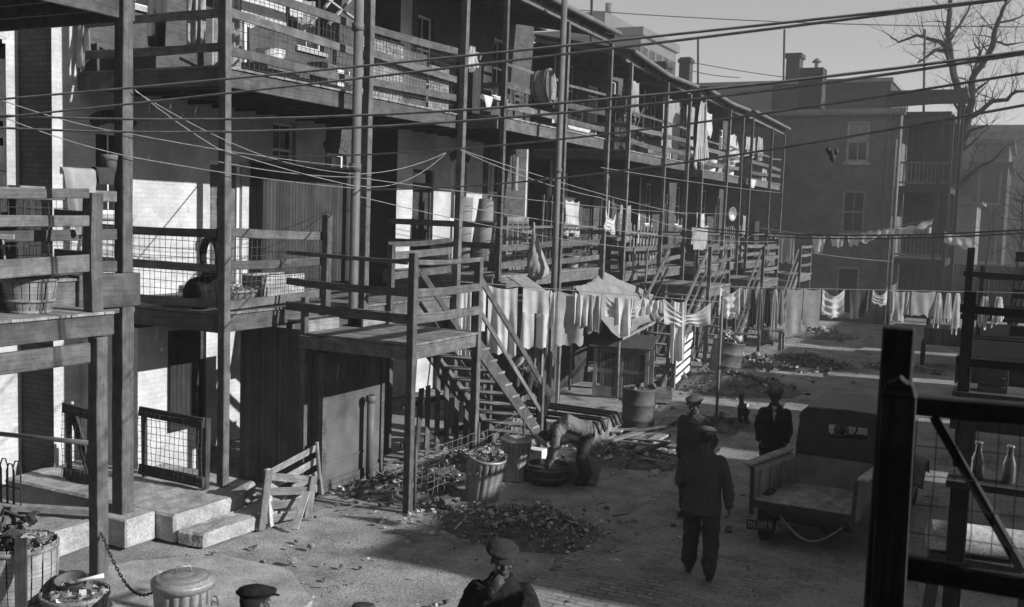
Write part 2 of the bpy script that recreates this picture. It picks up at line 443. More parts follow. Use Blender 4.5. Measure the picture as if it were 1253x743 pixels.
# ================================================================== the row of brick houses on the left
XF, XW, XR = -9.73, -12.4, -13.1          # porch fronts, ell walls, recessed walls
def wall_sheet(mb, X, y0, y1, z0, z1, ops, mat=0, dep=.16):
    """a wall facing +X with openings cut through it and brick reveals"""
    ys = sorted({y0, y1, *[o[0] for o in ops], *[o[1] for o in ops]}); zs = sorted({z0, z1, *[o[2] for o in ops], *[o[3] for o in ops]})
    for i in range(len(ys)-1):
        for k in range(len(zs)-1):
            cy, cz = (ys[i]+ys[i+1])/2, (zs[k]+zs[k+1])/2
            if any(o[0] < cy < o[1] and o[2] < cz < o[3] for o in ops): continue
            mb.quad((X, ys[i], zs[k]), (X, ys[i+1], zs[k]), (X, ys[i+1], zs[k+1]), (X, ys[i], zs[k+1]), mat)
    for a, b, c, d in ops:
        mb.quad((X, a, c), (X, a, d), (X-dep, a, d), (X-dep, a, c), mat)
        mb.quad((X, b, c), (X-dep, b, c), (X-dep, b, d), (X, b, d), mat)
        mb.quad((X, a, d), (X, b, d), (X-dep, b, d), (X-dep, a, d), mat)
        mb.quad((X, a, c), (X-dep, a, c), (X-dep, b, c), (X, b, c), mat)
def window_x(parent, X, o, arch=True, curtain=False, frame='plaster'):
    a, b, c, d = o; X = X-.1
    f = MB(); t = .055
    f.box(X-.05, X, a, a+t, c, d); f.box(X-.05, X, b-t, b, c, d); f.box(X-.05, X, a+t, b-t, d-t, d); f.box(X-.05, X, a+t, b-t, c, c+t)
    wd = f.build('window', M[frame], parent)
    s = MB(); mid = (c+d)/2
    s.box(X-.045, X-.008, a+t, b-t, mid-.025, mid+.025); s.box(X-.04, X-.015, (a+b)/2-.012, (a+b)/2+.012, c+t, mid-.025); s.box(X-.04, X-.015, (a+b)/2-.012, (a+b)/2+.012, mid+.025, d-t)
    s.build('sash', M[frame], wd)
    g = MB(); g.box(X-.034, X-.028, a+t, b-t, c+t, d-t); g.build('pane', M['glass'], wd)
    if curtain:
        q = MB(); q.grid(lambda u, v: V3((X-.09+.015*math.sin(u*26), a+t+u*(b-a-2*t), c+t+(.25+.75*v)*(d-c-2*t))), 24, 3); q.build('curtain', M['cl_pale'], wd)
    q = MB(); q.box(X-.06, X+.16, a-.06, b+.06, c-.08, c-.004); q.build('sill', M['concrete'], wd)
    if arch:
        q = MB()
        for k in range(9):
            t0 = -.62+1.24*k/9; w = (b-a)/2+.03; r = w/math.sin(.62); cy = (a+b)/2; cz = d - r*math.cos(.62)
            for rr in (r, ):
                p = lambda t, q_: (cy+q_*math.sin(t), cz+q_*math.cos(t))
                t1 = t0+1.24/9-.02
                A, B, Cc, D = p(t0, rr), p(t1, rr), p(t1, rr+.2), p(t0, rr+.2)
                x1 = X+.112; x0 = X+.06
                vs = [(x1, *A), (x1, *B), (x1, *Cc), (x1, *D), (x0, *A), (x0, *B), (x0, *Cc), (x0, *D)]
                q.add(vs, [[0,3,2,1],[4,5,6,7],[0,1,5,4],[1,2,6,5],[2,3,7,6],[3,0,4,7]])
        q.build('brick_arch', M['brick_mid'], wd)
    return wd
def door_x(parent, X, o, mat='wood_mid', transom=True):
    a, b, c, d = o; X = X-.09; t = .07
    dz = d-.35 if transom else d-t
    q = MB(); q.box(X-.05, X-.01, a+t, b-t, c+.02, dz)
    for z0, z1 in ((.12, .42), (.48, .66), (.72, .94)):
        for y0, y1 in ((a+t+.08, (a+b)/2-.04), ((a+b)/2+.04, b-t-.08)):
            q.box(X-.012, X-.001, y0, y1, c+(dz-c)*z0, c+(dz-c)*z1)
    dr = q.build('door', M[mat], parent, bevel=.004)
    f = MB(); f.box(X-.06, X+.03, a, a+t, c, d); f.box(X-.06, X+.03, b-t, b, c, d); f.box(X-.06, X+.03, a+t, b-t, d-t, d)
    if transom: f.box(X-.06, X+.03, a+t, b-t, dz, dz+.05)
    f.build('door_frame', M['plaster' if mat != 'wood_dark' else 'wood_dark'], dr)
    if transom:
        g = MB(); g.box(X-.034, X-.028, a+t, b-t, dz+.05, d-t); g.build('transom_pane', M['glass'], dr)
    k = MB(); k.ell((X+.02, b-t-.08, c+(dz-c)*.46), (.03, .03, .03), 8, 6); k.build('handle', M['iron'], dr)
    return dr
def house(label, y0, ye0, ye1, y1, ztop, wins, doors, chims=(), low=0, strip=.45, dark=99, tail=.18):
    """one house of the row: recessed wall y0..ye0, ell ye0..ye1, recessed wall ye1..y1"""
    h = thing('row_house', (XW-3, (ye0+ye1)/2, 0), label, 'house', 'brick row houses along the alley')
    ops = [w[0] for w in wins if len(w[0]) == 4] + [d[0] for d in doors]
    mb = MB()
    inn = [o for o in ops if o[0] >= ye0 and o[1] <= ye1]; zm = 6.0
    shade_y = min(dark, ye1)  # darker brick from here paints in porch shade; the white end, a sunlit strip
    wall_sheet(mb, XW, ye0+strip, shade_y, 0, zm, [o for o in inn if o[2] < zm and o[1] <= shade_y], low)
    if shade_y < ye1:
        wall_sheet(mb, XW, shade_y, ye1-tail, 0, zm, [o for o in inn if o[2] < zm and o[0] >= shade_y], 2); wall_sheet(mb, XW, ye1-tail, ye1, 0, zm, [], 0)
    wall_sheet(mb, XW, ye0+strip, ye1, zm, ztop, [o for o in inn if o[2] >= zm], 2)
    wall_sheet(mb, XW, ye0, ye0+strip, 0, ztop, [], 0)
    for a, b in ((y0, ye0), (ye1, y1)):
        if b-a > .02: wall_sheet(mb, XR, a, b, 0, ztop, [o for o in ops if o[0] >= a and o[1] <= b], 0 if a < 10 else 1)
    if ye0 > y0+.02: mb.quad((XR, ye0, 0), (XW, ye0, 0), (XW, ye0, ztop), (XR, ye0, ztop), 1)
    if y1 > ye1+.02: mb.quad((XW, ye1, 0), (XR, ye1, 0), (XR, ye1, ztop), (XW, ye1, ztop), 1)
    mb.quad((-24, y0, 0), (XR, y0, 0), (XR, y0, ztop), (-24, y0, ztop), 1); mb.quad((XR, y1, 0), (-24, y1, 0), (-24, y1, ztop), (XR, y1, ztop), 1)
    mb.quad((-24, y1, 0), (-24, y0, 0), (-24, y0, ztop), (-24, y1, ztop), 1)
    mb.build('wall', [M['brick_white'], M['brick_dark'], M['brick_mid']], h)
    r = MB(); r.box(-24.2, XW+.05, y0, y1, ztop, ztop+.12); r.box(XW-.25, XW+.08, y0, y1, ztop+.12, ztop+.3); r.build('roof', M['roof'], h)
    for o, kw in wins: window_x(h, XW if o[0] >= ye0 and o[1] <= ye1 else XR, o, **kw)
    for o, kw in doors: door_x(h, XW if o[0] >= ye0 and o[1] <= ye1 else XR, o, **kw)
    for (x, y, w, z1) in chims:
        q = MB(); q.box(x-w/2, x+w/2, y-w/2, y+w/2, ztop, z1-.25); q.box(x-w/2-.06, x+w/2+.06, y-w/2-.06, y+w/2+.06, z1-.25, z1-.08); q.box(x-w/2, x+w/2, y-w/2, y+w/2, z1-.08, z1)
        q.build('chimney', M['brick_dark'], h)
    return h
def std(y, up=True):
    """the usual openings of one ell starting at y"""
    W = [((y+.7, y+1.5, 4.0, 5.5), dict()), ((y+4.2, y+5.0, 4.0, 5.5), dict(curtain=True)),
         ((y+.8, y+1.6, 7.2, 8.7), dict(arch=False)), ((y+4.3, y+5.1, 7.2, 8.7), dict(arch=False, curtain=True)),
         ((y+4.0, y+4.8, .9, 2.1), dict(arch=False))]
    D = [((y+2.5, y+3.4, 2.8, 5.2), dict(mat='wood_dark')), ((y+2.6, y+3.5, 6.1, 8.3), dict(mat='wood_mid')), ((y+2.3, y+3.2, .05, 2.15), dict(mat='wood_dark', transom=False))]
    return W, D
house('nearest white house, cut by the left edge, with a board screen on its porch', -3, -2.9, 2.0, 9.2, 9.3,
      [((3.2, 4.0, 4.0, 5.4), {}), ((8.0, 8.7, 4.0, 5.4), {}), ((5.6, 6.4, 7.2, 8.6), dict(arch=False))],
      [((6.3, 7.2, .05, 2.3), dict(mat='wood_dark', transom=False)), ((4.5, 5.4, 2.9, 5.2), {})])
house('house with a white sunlit corner and whitewashed wall behind the wire railed corner porch', 9.2, 9.85, 17.2, 17.9, 9.35,
      [((10.6, 11.25, 4.0, 5.25), {}), ((14.55, 15.2, 4.75, 5.75), dict(arch=False)), ((16.15, 16.8, 4.2, 5.3), {}), ((11.0, 11.8, 7.2, 8.6), dict(arch=False)), ((15.2, 16, 7.2, 8.6), dict(arch=False))],
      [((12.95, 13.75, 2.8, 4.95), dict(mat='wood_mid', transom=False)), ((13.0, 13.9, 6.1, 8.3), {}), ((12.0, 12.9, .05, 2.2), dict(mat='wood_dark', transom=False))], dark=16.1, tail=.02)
h1 = [o for o in bpy.data.objects if o.name.startswith('row_house') and o.parent is None][-1]
q = MB(); q.box(-12.6, -11.2, 10.3, 11.45, 0, 2.4); q.build('added_sunlit_bay', M['brick_white'], h1)  # added bay, set forward so that sunlight falls on this white wall
q = MB(); q.box(-11.19, -11.13, 10.86, 11.43, .8, 2.3); q.build('door_shadow_panel', M['boards_dark'], h1)  # dark door panel, also standing in for a square cast shadow here
W, D = std(18.65); W[0] = ((21.0, 21.75, 4.0, 5.4), {}); D[0] = ((19.3, 20.2, 2.85, 5.15), dict(mat='wood_dark'))
W[2] = ((19.35, 20.05, 7.1, 8.6), dict(arch=False))
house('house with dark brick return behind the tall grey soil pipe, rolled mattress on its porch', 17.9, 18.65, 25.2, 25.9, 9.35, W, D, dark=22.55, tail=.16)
_a, _b = P(808, 77, X=-14.6), P(840, 71, X=-15)
CH1 = (-14.6, _a.y, .8, _a.z); CH2 = (-15, _b.y, .52, _b.z)
W, D = std(26.6)
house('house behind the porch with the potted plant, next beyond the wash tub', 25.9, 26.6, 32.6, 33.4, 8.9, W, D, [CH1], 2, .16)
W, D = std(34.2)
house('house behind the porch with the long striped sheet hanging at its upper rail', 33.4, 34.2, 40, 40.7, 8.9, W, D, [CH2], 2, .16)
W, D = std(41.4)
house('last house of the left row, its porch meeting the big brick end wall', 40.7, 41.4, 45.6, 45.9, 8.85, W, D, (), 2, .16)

# ================================================================== porches
def rail(parent, a, b, w=.035, h=.12, mat='wood', j=.006, bevel=0):
    q = MB(); q.plank(a, b, w, h, 0, (0, 0, 1), j, .022 if (V3(b)-V3(a)).length > 1 else .008); return q.build('rail', M[mat], parent, bevel=bevel)
def post(parent, x, y, z0, z1, w=.13, mat='wood', lean=(0, 0), bevel=0):
    q = MB(); q.plank((x, y, z0), (x+lean[0], y+lean[1], z1), w, w, 0, (0, 1, 0), .006, .012, 8); return q.build('post', M[mat], parent, bevel=bevel)
def deck(parent, x0, x1, y0, y1, z, name='floor', beam_h=.24, mat='wood', floor='floor', bevel=0, joists=True, sag=0):
    """board floor, edge beams all round and joists under it"""
    q = MB(); n = max(1, int(abs(y1-y0)/.14))
    for k in range(n):
        a = y0+(y1-y0)*k/n; b = y0+(y1-y0)*(k+1)/n
        q.beam((x0, (a+b)/2, z-.015), (x1+.03+rnd.uniform(-.006, .006), (a+b)/2, z-.015), abs(b-a)-.006, .03, 0, (0, 0, 1), .002)
    q.build(name, M[floor], parent)
    f = MB()
    f.plank((x1-.025, y0-.02, z-.034-beam_h/2), (x1-.025, y1+.02, z-.034-beam_h/2), .05, beam_h, 0, (0, 0, 1), .004, .01, 8)
    f.beam((x0, y0, z-.034-beam_h/2), (x1-.054, y0, z-.034-beam_h/2), .05, beam_h-.01, 0, (0, 0, 1), .003)
    f.beam((x0, y1, z-.034-beam_h/2), (x1-.054, y1, z-.034-beam_h/2), .05, beam_h-.01, 0, (0, 0, 1), .003)
    f.build('edge_beam', M[mat], parent, bevel=bevel)
    if joists:
        f = MB(); yy = y0+.5
        while yy < y1-.1:
            f.beam((x0, yy, z-.034-beam_h*.42), (x1-.06, yy, z-.034-beam_h*.42), .05, beam_h*.8, 0, (0, 0, 1)); yy += .55
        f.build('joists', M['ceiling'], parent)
def porch_roof(parent, y0, y1, eave, xback=XW, rise=.55):
    """lean-to roof; eave = [(Y, z), ...] a sagging edge"""
    xe = XF+.22
    def ez(y):
        for (a, za), (b, zb) in zip(eave, eave[1:]):
            if y <= b: return za+(zb-za)*(y-a)/(b-a)
        return eave[-1][1]
    q = MB(); n = 8
    top = []
    for k in range(n+1):
        y = y0+(y1-y0)*k/n; top.append((y, ez(y)))
    for (a, za), (b, zb) in zip(top, top[1:]):
        for dz, fl in ((0, 1), (-.07, 0)):
            pts = [(xe, a, za+dz), (xe, b, zb+dz), (xback, b, zb+rise+dz), (xback, a, za+rise+dz)]
            q.quad(*(pts if fl else pts[::-1]), mat=0 if fl else 1)
        q.quad((xe, a, za-.07), (xe, b, zb-.07), (xe, b, zb), (xe, a, za), 1)
    for y, z, fl in ((y0, top[0][1], 0), (y1, top[-1][1], 1)):
        pts = [(xe, y, z-.07), (xe, y, z), (xback, y, z+rise), (xback, y, z+rise-.07)]
        q.quad(*(pts if fl else pts[::-1]), mat=1)
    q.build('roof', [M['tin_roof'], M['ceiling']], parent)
    g = MB(); g.tube([(xe+.05, y, z-.05) for y, z in top], .065, 8, 0); g.build('gutter', M['pipe'], parent)
    r = MB()
    for k in range(int((y1-y0)/.6)+1):
        y = min(y0+.05+.6*k, y1-.05); z = ez(y); r.beam((xe-.08, y, z-.13), (xback, y, z+rise-.16), .05, .1, 0, (0, 0, 1))
    r.beam((XF, y0, ez(y0)-.22), (XF, y1, ez(y1)-.22), .09, .14, 0, (0, 0, 1)); r.build('rafters', M['wood'], parent)
def porch(label, y0, y1, ys, zu, zl, eave, lower=None, hu=(.3, .62, 1.0), hl=(.25, .62, 1.05), mesh=(), thin=False, bevel=0, rail_gap=(), post_w=.1, lean=None, side=True, low_rails=None):
    p = thing('wooden_porch', (XF, y0, 0), label, 'porch', 'two storey timber porches on the backs of the houses')
    deck(p, XW+.02, XF+.04, y0, y1, zu, 'upper_floor', bevel=bevel)
    lo = lower or (y0, y1)
    deck(p, XW+.02, XF+.04, lo[0], lo[1], zl, 'lower_floor', bevel=bevel)
    zr = lambda y: eave[0][1]-.3+(eave[-1][1]-eave[0][1])*(y-y0)/(y1-y0)
    for k, y in enumerate(ys):
        ln = (lean or {}).get(k, (rnd.uniform(-.03, .03), rnd.uniform(-.04, .04)))
        post(p, XF+.115, y, 0, zr(y), post_w, lean=ln, bevel=bevel)
    for lev, hs in ((zu, hu), (zl, hl)):
        rng = (y0, y1) if lev == zu else (low_rails or lo)
        seq = sorted([y for y in ys if rng[0]-.05 <= y <= rng[1]+.3]+[rng[0], rng[1]])
        for a, b in zip(seq, seq[1:]):
            if b-a < .4 or any(g[0] == lev and g[1] <= (a+b)/2 <= g[2] for g in rail_gap): continue
            for k, h in enumerate(hs):
                dz = rnd.uniform(-.05, .05)
                rail(p, (XF+.03, a, lev+h+dz), (XF+.03, b, lev+h+rnd.uniform(-.06, .06)), .03, (.05 if thin and k == 2 else .13) if k < 2 or not thin else .06, bevel=bevel)
        if side:
            for k, h in enumerate(hs): rail(p, (XF-.02, rng[0]+.04, lev+h), (XW+.1, rng[0]+.04, lev+h), .03, .12, bevel=bevel)
    for (lev, a, b, z0, z1) in mesh:
        q = MB(); wires(q, (XF-.01, a, lev+z0), (XF-.01, b, lev+z0), (XF-.01, b, lev+z1), (XF-.01, a, lev+z1), int((b-a)/.1), int((z1-z0)/.11), .0045)
        q.build('wire_mesh', M['wire'], p)
    porch_roof(p, y0-.15, y1+.1, eave)
    return p
Z1 = 6.05
up1 = porch('nearest upper porch with wire mesh rails, washing and torn sheet tin behind them', 10.3, 16.6, [10.33, 13.55, 16.55], Z1, 2.73, [(10, 9.05), (13, 9.0), (17, 8.95)],
      lower=(10.3, 12.6), hu=(.24, .68, 1.1), hl=(.12, .6, 1.08), mesh=[(Z1, 10.4, 16.5, .04, 1.1), (2.73, 10.4, 12.55, .04, 1.12)], bevel=.008, post_w=.125)
q = MB(); wires(q, (XF-.05, 10.36, 2.77), (XW+.1, 10.36, 2.77), (XW+.1, 10.36, 3.8), (XF-.05, 10.36, 3.8), 24, 9, .0045); q.build('wire_mesh', M['wire'], up1)
post(up1, XF+.115, 12.56, 2.4, 4.1, .12, bevel=.008)
# the second, lower length of the first floor beyond the steps
deck(up1, XW+.02, XF+.04, 13.75, 16.6, 2.62, 'lower_floor', bevel=.008)
post(up1, XF+.115, 14.35, 0, 3.62, .1)
for h in (.45, .8, 1.0): rail(up1, (XF+.03, 14.35, 2.62+h), (XF+.03, 16.5, 2.62+h+.06), .03, .09 if h > .9 else .13)
q = MB(); q.box(XF-.1, XF-.09, 13.62, 14.9, Z1+.03, Z1+1.02); q.build('tin_sheet', M['tin_patch'], up1)
q = MB(); q.box(XF-.13, XF-.12, 14.7, 15.7, Z1+.0, Z1+.95); q.build('tin_sheet', M['tin_flat'], up1)
q = MB(); q.box(XF-.1, XF-.09, 15.74, 16.45, Z1+.02, Z1+.8); q.build('tin_sheet', M['tin_patch'], up1)
porch('upper porch with a wash tub hung on its post and tall grey posts', 18.18, 24.05, [18.27, 21.3, 23.99], 6.2, 2.92, [(18, 8.95), (21, 8.9), (24.5, 8.87)],
      hu=(.22, .6, 1.05), thin=True, mesh=[(2.92, 18.3, 21, .05, 1.0)], lean={0: (0, 0), 2: (0, 0)})
porch('upper porch with a leafy pot plant between its rails', 25.4, 30.85, [25.45, 28.5, 30.78], 6.03, 2.75, [(25.3, 8.6), (28.1, 8.38), (31, 8.42)], hu=(.25, .65, 1.05), thin=True)
porch('upper porch with a crooked post, buckets and a long striped sheet', 32.3, 37.5, [32.35, 35.2, 37.4], 5.9, 2.7, [(32.2, 8.5), (35.1, 8.36), (38.2, 8.4)], hu=(.25, .65, 1.0), thin=True, lean={1: (.02, .22)})
porch('last upper porch of the row, open ended against the big brick wall', 38.6, 44.6, [38.7, 42.2, 44.5], 5.92, 2.65, [(38.4, 8.45), (41.5, 8.4), (45, 8.34)], hu=(.25, .6, 1.0), thin=True)

# nearest porch, only its corner in view, and the stair landing before it
p0 = thing('wooden_porch', (XF, 8.8, 0), 'nearest porch corner: thick full height post on a concrete block, with a board stall behind', 'porch', 'two storey timber porches on the backs of the houses')
B = .008
deck(p0, XR+.05, XF+.04, 3.5, 8.85, 3.3, 'lower_floor', bevel=B, beam_h=.42)
deck(p0, XR+.05, XF+.04, 3.5, 8.85, 6.62, 'upper_floor', bevel=B)
post(p0, XF+.0, 8.72, .36, 2.93, .185, bevel=B); post(p0, XF+.03, 8.7, 3.34, 9.2, .155, bevel=B)
q = MB(); q.box(XF-.09, XF+.1, 8.0, 8.9, 2.935, 3.335); q.build('beam_end', M['wood'], p0, bevel=B)
for h in (.12, .5, .95): rail(p0, (XF+.02, 3.5, 3.3+h), (XF+.02, 8.6, 3.3+h), .04, .13, bevel=B)
q = MB(); wires(q, (XF-.02, 3.6, 3.36), (XF-.02, 8.6, 3.36), (XF-.02, 8.6, 4.2), (XF-.02, 3.6, 4.2), 50, 8, .004); q.build('wire_mesh', M['wire'], p0)
porch_roof(p0, 3.3, 9.0, [(3.3, 9.2), (6, 9.2), (9.1, 9.15)], XR)
q = MB(); q.box(-11.6, -11.54, 4.0, 9.0, 3.32, 4.3); q.build('board_screen', M['boards_dark'], p0)
q = MB(); q.beam((-11.52, 4, 4.33), (-11.52, 9.0, 4.33), .1, .05, 0, (0, 0, 1)); q.build('screen_cap', M['wood_mid'], p0)
q = MB()
for a, b in (((-10.9, 7.95, 3.3), (-10.9, 7.95, 6.0)), ((-10.9, 7.2, 3.3), (-10.9, 7.2, 6.0)), ((-10.9, 7.2, 6.0), (-10.9, 7.95, 6.0)), ((-10.9, 7.2, 5.05), (-10.9, 7.95, 5.05)), ((-10.9, 7.2, 4.85), (-10.9, 7.95, 4.85))):
    q.beam(a, b, .09, .09, 0, (0, 1, 0) if a[1] == b[1] else (0, 0, 1))
q.build('gate_frame', M['wood_black'], p0)

ld = thing('stair_landing', (-8.9, 7.7, 0), 'board landing at the left edge carrying a bushel basket of pale scraps', 'landing')
deck(ld, XF+.1, -8.86, 4.0, 7.8, 3.0, 'floor', bevel=B, beam_h=.23, joists=True)
q = MB(); q.beam((-8.97, 4.0, 2.55), (-8.97, 7.58, 2.55), .05, .22, 0, (0, 0, 1)); q.build('lower_beam', M['wood'], ld, bevel=B)
post(ld, -8.93, 7.66, 0, 2.72, .15, bevel=B); post(ld, -8.93, 7.6, 3.0, 4.28, .15, bevel=B)
for h, w_ in ((.5, .19), (.95, .12), (1.24, .1)): rail(ld, (-8.9, 4, 3.0+h-.04), (-8.9, 7.52, 3.0+h+.03), .03, w_, bevel=B)
for h in (.58, 1.02): rail(ld, (-8.98, 7.69, 3.0+h), (-9.65, 7.69, 3.0+h), .03, .14, bevel=B)

# landing and stair of the first house
def stair(label, x0, x1, yt, zt, yb, zb, n, mat='wood', rails=1, bevel=0):
    s = thing('wooden_stair', ((x0+x1)/2, yb, zb), label, 'stairs')
    for x in (x0, x1):
        q = MB(); q.beam((x, yt, zt-.12), (x, yb, zb+.0), .045, .24, 0, (0, 0, 1)); q.build('stringer', M[mat], s, bevel=bevel)
    for k in range(1, n):
        f = k/n; y = yt+(yb-yt)*f; z = zt+(zb-zt)*f
        q = MB(); q.beam((x0-.03, y, z), (x1+.03, y, z+rnd.uniform(-.01, .01)), .25, .035, 0, (0, 0, 1), .004); q.build('tread', M['floor'], s, bevel=bevel)
    dy = yb-yt
    for x in ((x0, x1) if rails == 2 else (x1,)):
        q = MB()
        q.beam((x, yt, zt+.95), (x, yb-.12*dy, zb+.12*(zt-zb)+.95), .04, .11, 0, (0, 0, 1), .006); q.build('handrail', M[mat], s, bevel=bevel)
        q = MB(); q.beam((x, yt, zt+.45), (x, yb-.12*dy, zb+.12*(zt-zb)+.45), .03, .09, 0, (0, 0, 1), .006); q.build('lower_handrail', M[mat], s, bevel=bevel)
        q = MB(); q.beam((x, yb-.12*dy, zb), (x, yb-.12*dy, zb+.12*(zt-zb)+1.05), .09, .09, 0, (0, 1, 0), .005); q.build('newel', M[mat], s, bevel=bevel)
    return s
l1 = thing('stair_landing', (-8.3, 12.5, 0), 'square railed landing on thin posts at the head of the nearest stair', 'landing')
deck(l1, -9.35, -7.42, 11.62, 13.55, 2.38, 'floor', bevel=B, beam_h=.2)
post(l1, -7.44, 11.65, 0, 3.63, .11, bevel=B); post(l1, -7.44, 13.5, 0, 3.52, .11, bevel=B); post(l1, -9.3, 11.66, 0, 2.9, .09, bevel=B)
for z, h in ((2.72, .13), (3.08, .11), (3.5, .06)):
    rail(l1, (-9.6, 11.6, z+.04), (-7.5, 11.6, z), .03, h, 'wood', bevel=B)
    rail(l1, (-7.4, 11.7, z), (-7.4, 13.55, z), .03, h+.01, bevel=B)
q = MB(); q.box(-9.7, -9.3, 11.75, 12.5, 2.5, 2.54); q.box(-9.35, -9.3, 11.75, 12.5, 2.3, 2.5); q.box(-9.68, -9.0, 12.7, 13.45, 2.55, 2.585); q.box(-9.05, -9.0, 12.7, 13.45, 2.37, 2.55); q.build('step', M['floor'], l1, bevel=B)
stair('nearest stair, dropping away from the railed landing towards the shed', -8.55, -7.5, 13.6, 2.3, 16.4, 0, 10, rails=2, bevel=B)
for lab, xx, yb, yt, z in (('second stair, climbing from beside the tarpaulin shelter', -7.75, 23.6, 27.0, 2.4), ('third stair, climbing behind the rusty drum', -7.6, 29.3, 32.7, 2.35), ('fourth stair, climbing behind the row of long stockings', -7.6, 35.3, 38.7, 2.3)):
    stair(lab, xx-1.1, xx, yt, z, yb, 0, 10, rails=2)
    l = thing('stair_landing', (xx-.9, yt+1, 0), {'s': 'landing at the top of the second stair, above the slatted gate', 't': 'landing at the top of the third stair, behind the hanging shirts', 'f': 'farthest landing, at the top of the fourth stair'}[lab[0]], 'landing')
    deck(l, XF+.06, xx+.1, yt+.02, yt+2.2, z)
    for (x, y) in ((xx+.05, yt+.1), (xx+.05, yt+2.1)): post(l, x, y, 0, z+1.1, .09)
    for h in (.35, .72, 1.05): rail(l, (xx+.08, yt+.05, z+h), (xx+.08, yt+2.15, z+h), .03, .1)
# ================================================================== ground
def nz(x, y, s=1.0): return noise.noise(V3((x*s, y*s, 3.1)))
q = MB()
def gz(x, y):
    return .035*nz(x, y, .6)+.012*nz(x, y, 2.3) - .035
q.grid(lambda u, v: (lambda x, y: V3((x, y, gz(x, y))))(-16+u*40, -4+v*70), 200, 350, 0, True)
o = tag(q.build('ground', M['dirt']), kind='structure')
q = MB(); q.box(-600, 600, -300, 1200, -.6, -.25); tag(q.build('terrain', M['dirt']), kind='structure')
q = MB()     # brick paved alley, slightly crowned, ragged left edge
def ax(v):
    y = -4+v*60; return -4.75+.16*nz(3, y, .9)+.08*nz(9, y, 3)
q.grid(lambda u, v: V3((ax(v)+u*(4.6-ax(v)), -4+v*60, .03+.035*math.sin(u*3.14)+.012*nz(u*9, v*60, 1.2))), 40, 240, 0, True, 9.4, 60)
tag(q.build('alley', M['paving']), kind='structure')
q = MB()     # pale concrete slab at the lower left
pts = [(-10.5, 2.5), (-6.4, 3.5), (-6.25, 7.2), (-6.5, 8.35), (-7.3, 8.95), (-8.3, 8.9), (-9.0, 8.2), (-9.3, 6.4), (-10.5, 6.0)]
n = len(pts); q.add([(x, y, .035) for x, y in pts]+[(x, y, -.15) for x, y in pts], [list(range(n))]+[[k, k+n, (k+1) % n+n, (k+1) % n] for k in range(n)])
tag(q.build('pavement', M['concrete']), kind='structure')

# concrete step platform under the nearest porches
st = thing('concrete_steps', (-9.4, 9.6, 0), 'broad worn concrete step platform below the wire gate', 'steps')
def worn(o):
    s = o.modifiers.new('sub', 'SUBSURF'); s.subdivision_type = 'SIMPLE'; s.levels = 5; s.render_levels = 5
    d = o.modifiers.new('worn', 'DISPLACE'); tx = bpy.data.textures.new('worn', 'CLOUDS'); tx.noise_scale = .22; tx.noise_depth = 4; d.texture = tx; d.strength = .05; d.mid_level = .5
def slab(pts, z0, z1, name):
    q = MB(); n = len(pts)
    q.add([(x, y, z1) for x, y in pts]+[(x, y, z0) for x, y in pts], [list(range(n))]+[[k, k+n, (k+1) % n+n, (k+1) % n] for k in range(n)], [[(x, y) for x, y in pts]]+[[(pts[k][0]+pts[k][1], z1), (pts[k][0]+pts[k][1], z0), (pts[(k+1) % n][0]+pts[(k+1) % n][1], z0), (pts[(k+1) % n][0]+pts[(k+1) % n][1], z1)] for k in range(n)])
    return q.build(name, M['concrete'], st, bevel=.03, mods=[worn])
slab([(-12.35, 9.0), (-9.15, 9.0), (-9.1, 10.15), (-9.4, 10.75), (-12.35, 10.9)], 0, .34, 'upper_step')
slab([(-9.12, 9.0), (-8.7, 9.05), (-8.65, 10.4), (-8.95, 10.85), (-9.38, 10.78), (-9.08, 10.18)], 0, .17, 'lower_step')
slab([(-12.9, 4.0), (-9.9, 4.0), (-9.9, 8.45), (-12.9, 8.45)], 0, .3, 'paved_floor')
q = MB(); q.box(-9.9, -9.44, 8.5, 8.97, 0, .36); q.build('post_block', M['concrete'], st, bevel=.02)

# ================================================================== row across the alley, outside the view: its shadow lies over the alley
for (a, b) in ((11.5, 18.7), (19.75, 24.2), (25.25, 30.2), (31.25, 36.9), (37.95, 48)):
    h = thing('brick_house', (12.3, (a+b)/2, 0), 'brick house beyond the right edge whose shadow covers the alley paving', 'house', 'brick houses across the alley')
    mb = MB(); mb.box(10.75, 13.8, a, b, 0, 7.95); mb.build('wall', M['brick_dark'], h)
    mb = MB(); mb.box(10.7, 13.9, a, b, 7.95, 8.1); mb.build('roof', M['roof'], h)
    mb = MB()
    for y in (a+1, b-1.8):
        for z in (1, 4, 6.4): mb.box(10.72, 10.75, y, y+.8, z, z+1.3)
    mb.build('window', M['glass'], h)

hb = thing('brick_house', (7, -5, 0), 'unseen brick house behind the viewing deck, added to cut the skylight', 'house')  # unseen house, put here to hold skylight off the shaded faces
mb = MB(); mb.box(1.6, 13, -16, 3.0, 0, 10); mb.build('wall', M['brick_dark'], hb)
mb = MB(); mb.box(1.5, 13.1, -16.1, 3.1, 10, 10.2); mb.build('roof', M['roof'], hb)
mb = MB()
for y in (-10, -6, -2, 1): mb.box(1.56, 1.6, y, y+.9, 4.2, 5.9)
mb.build('window', M['glass'], hb)
hb = thing('brick_house', (-6, -12, 0), 'brick house closing the near end of the alley, out of view behind', 'house')
mb = MB(); mb.box(-22, -1.5, -16, -7, 0, 9.5); mb.build('wall', M['brick_dark'], hb)
mb = MB(); mb.box(-22.1, -1.4, -16.1, -6.9, 9.5, 9.7); mb.build('roof', M['roof'], hb)
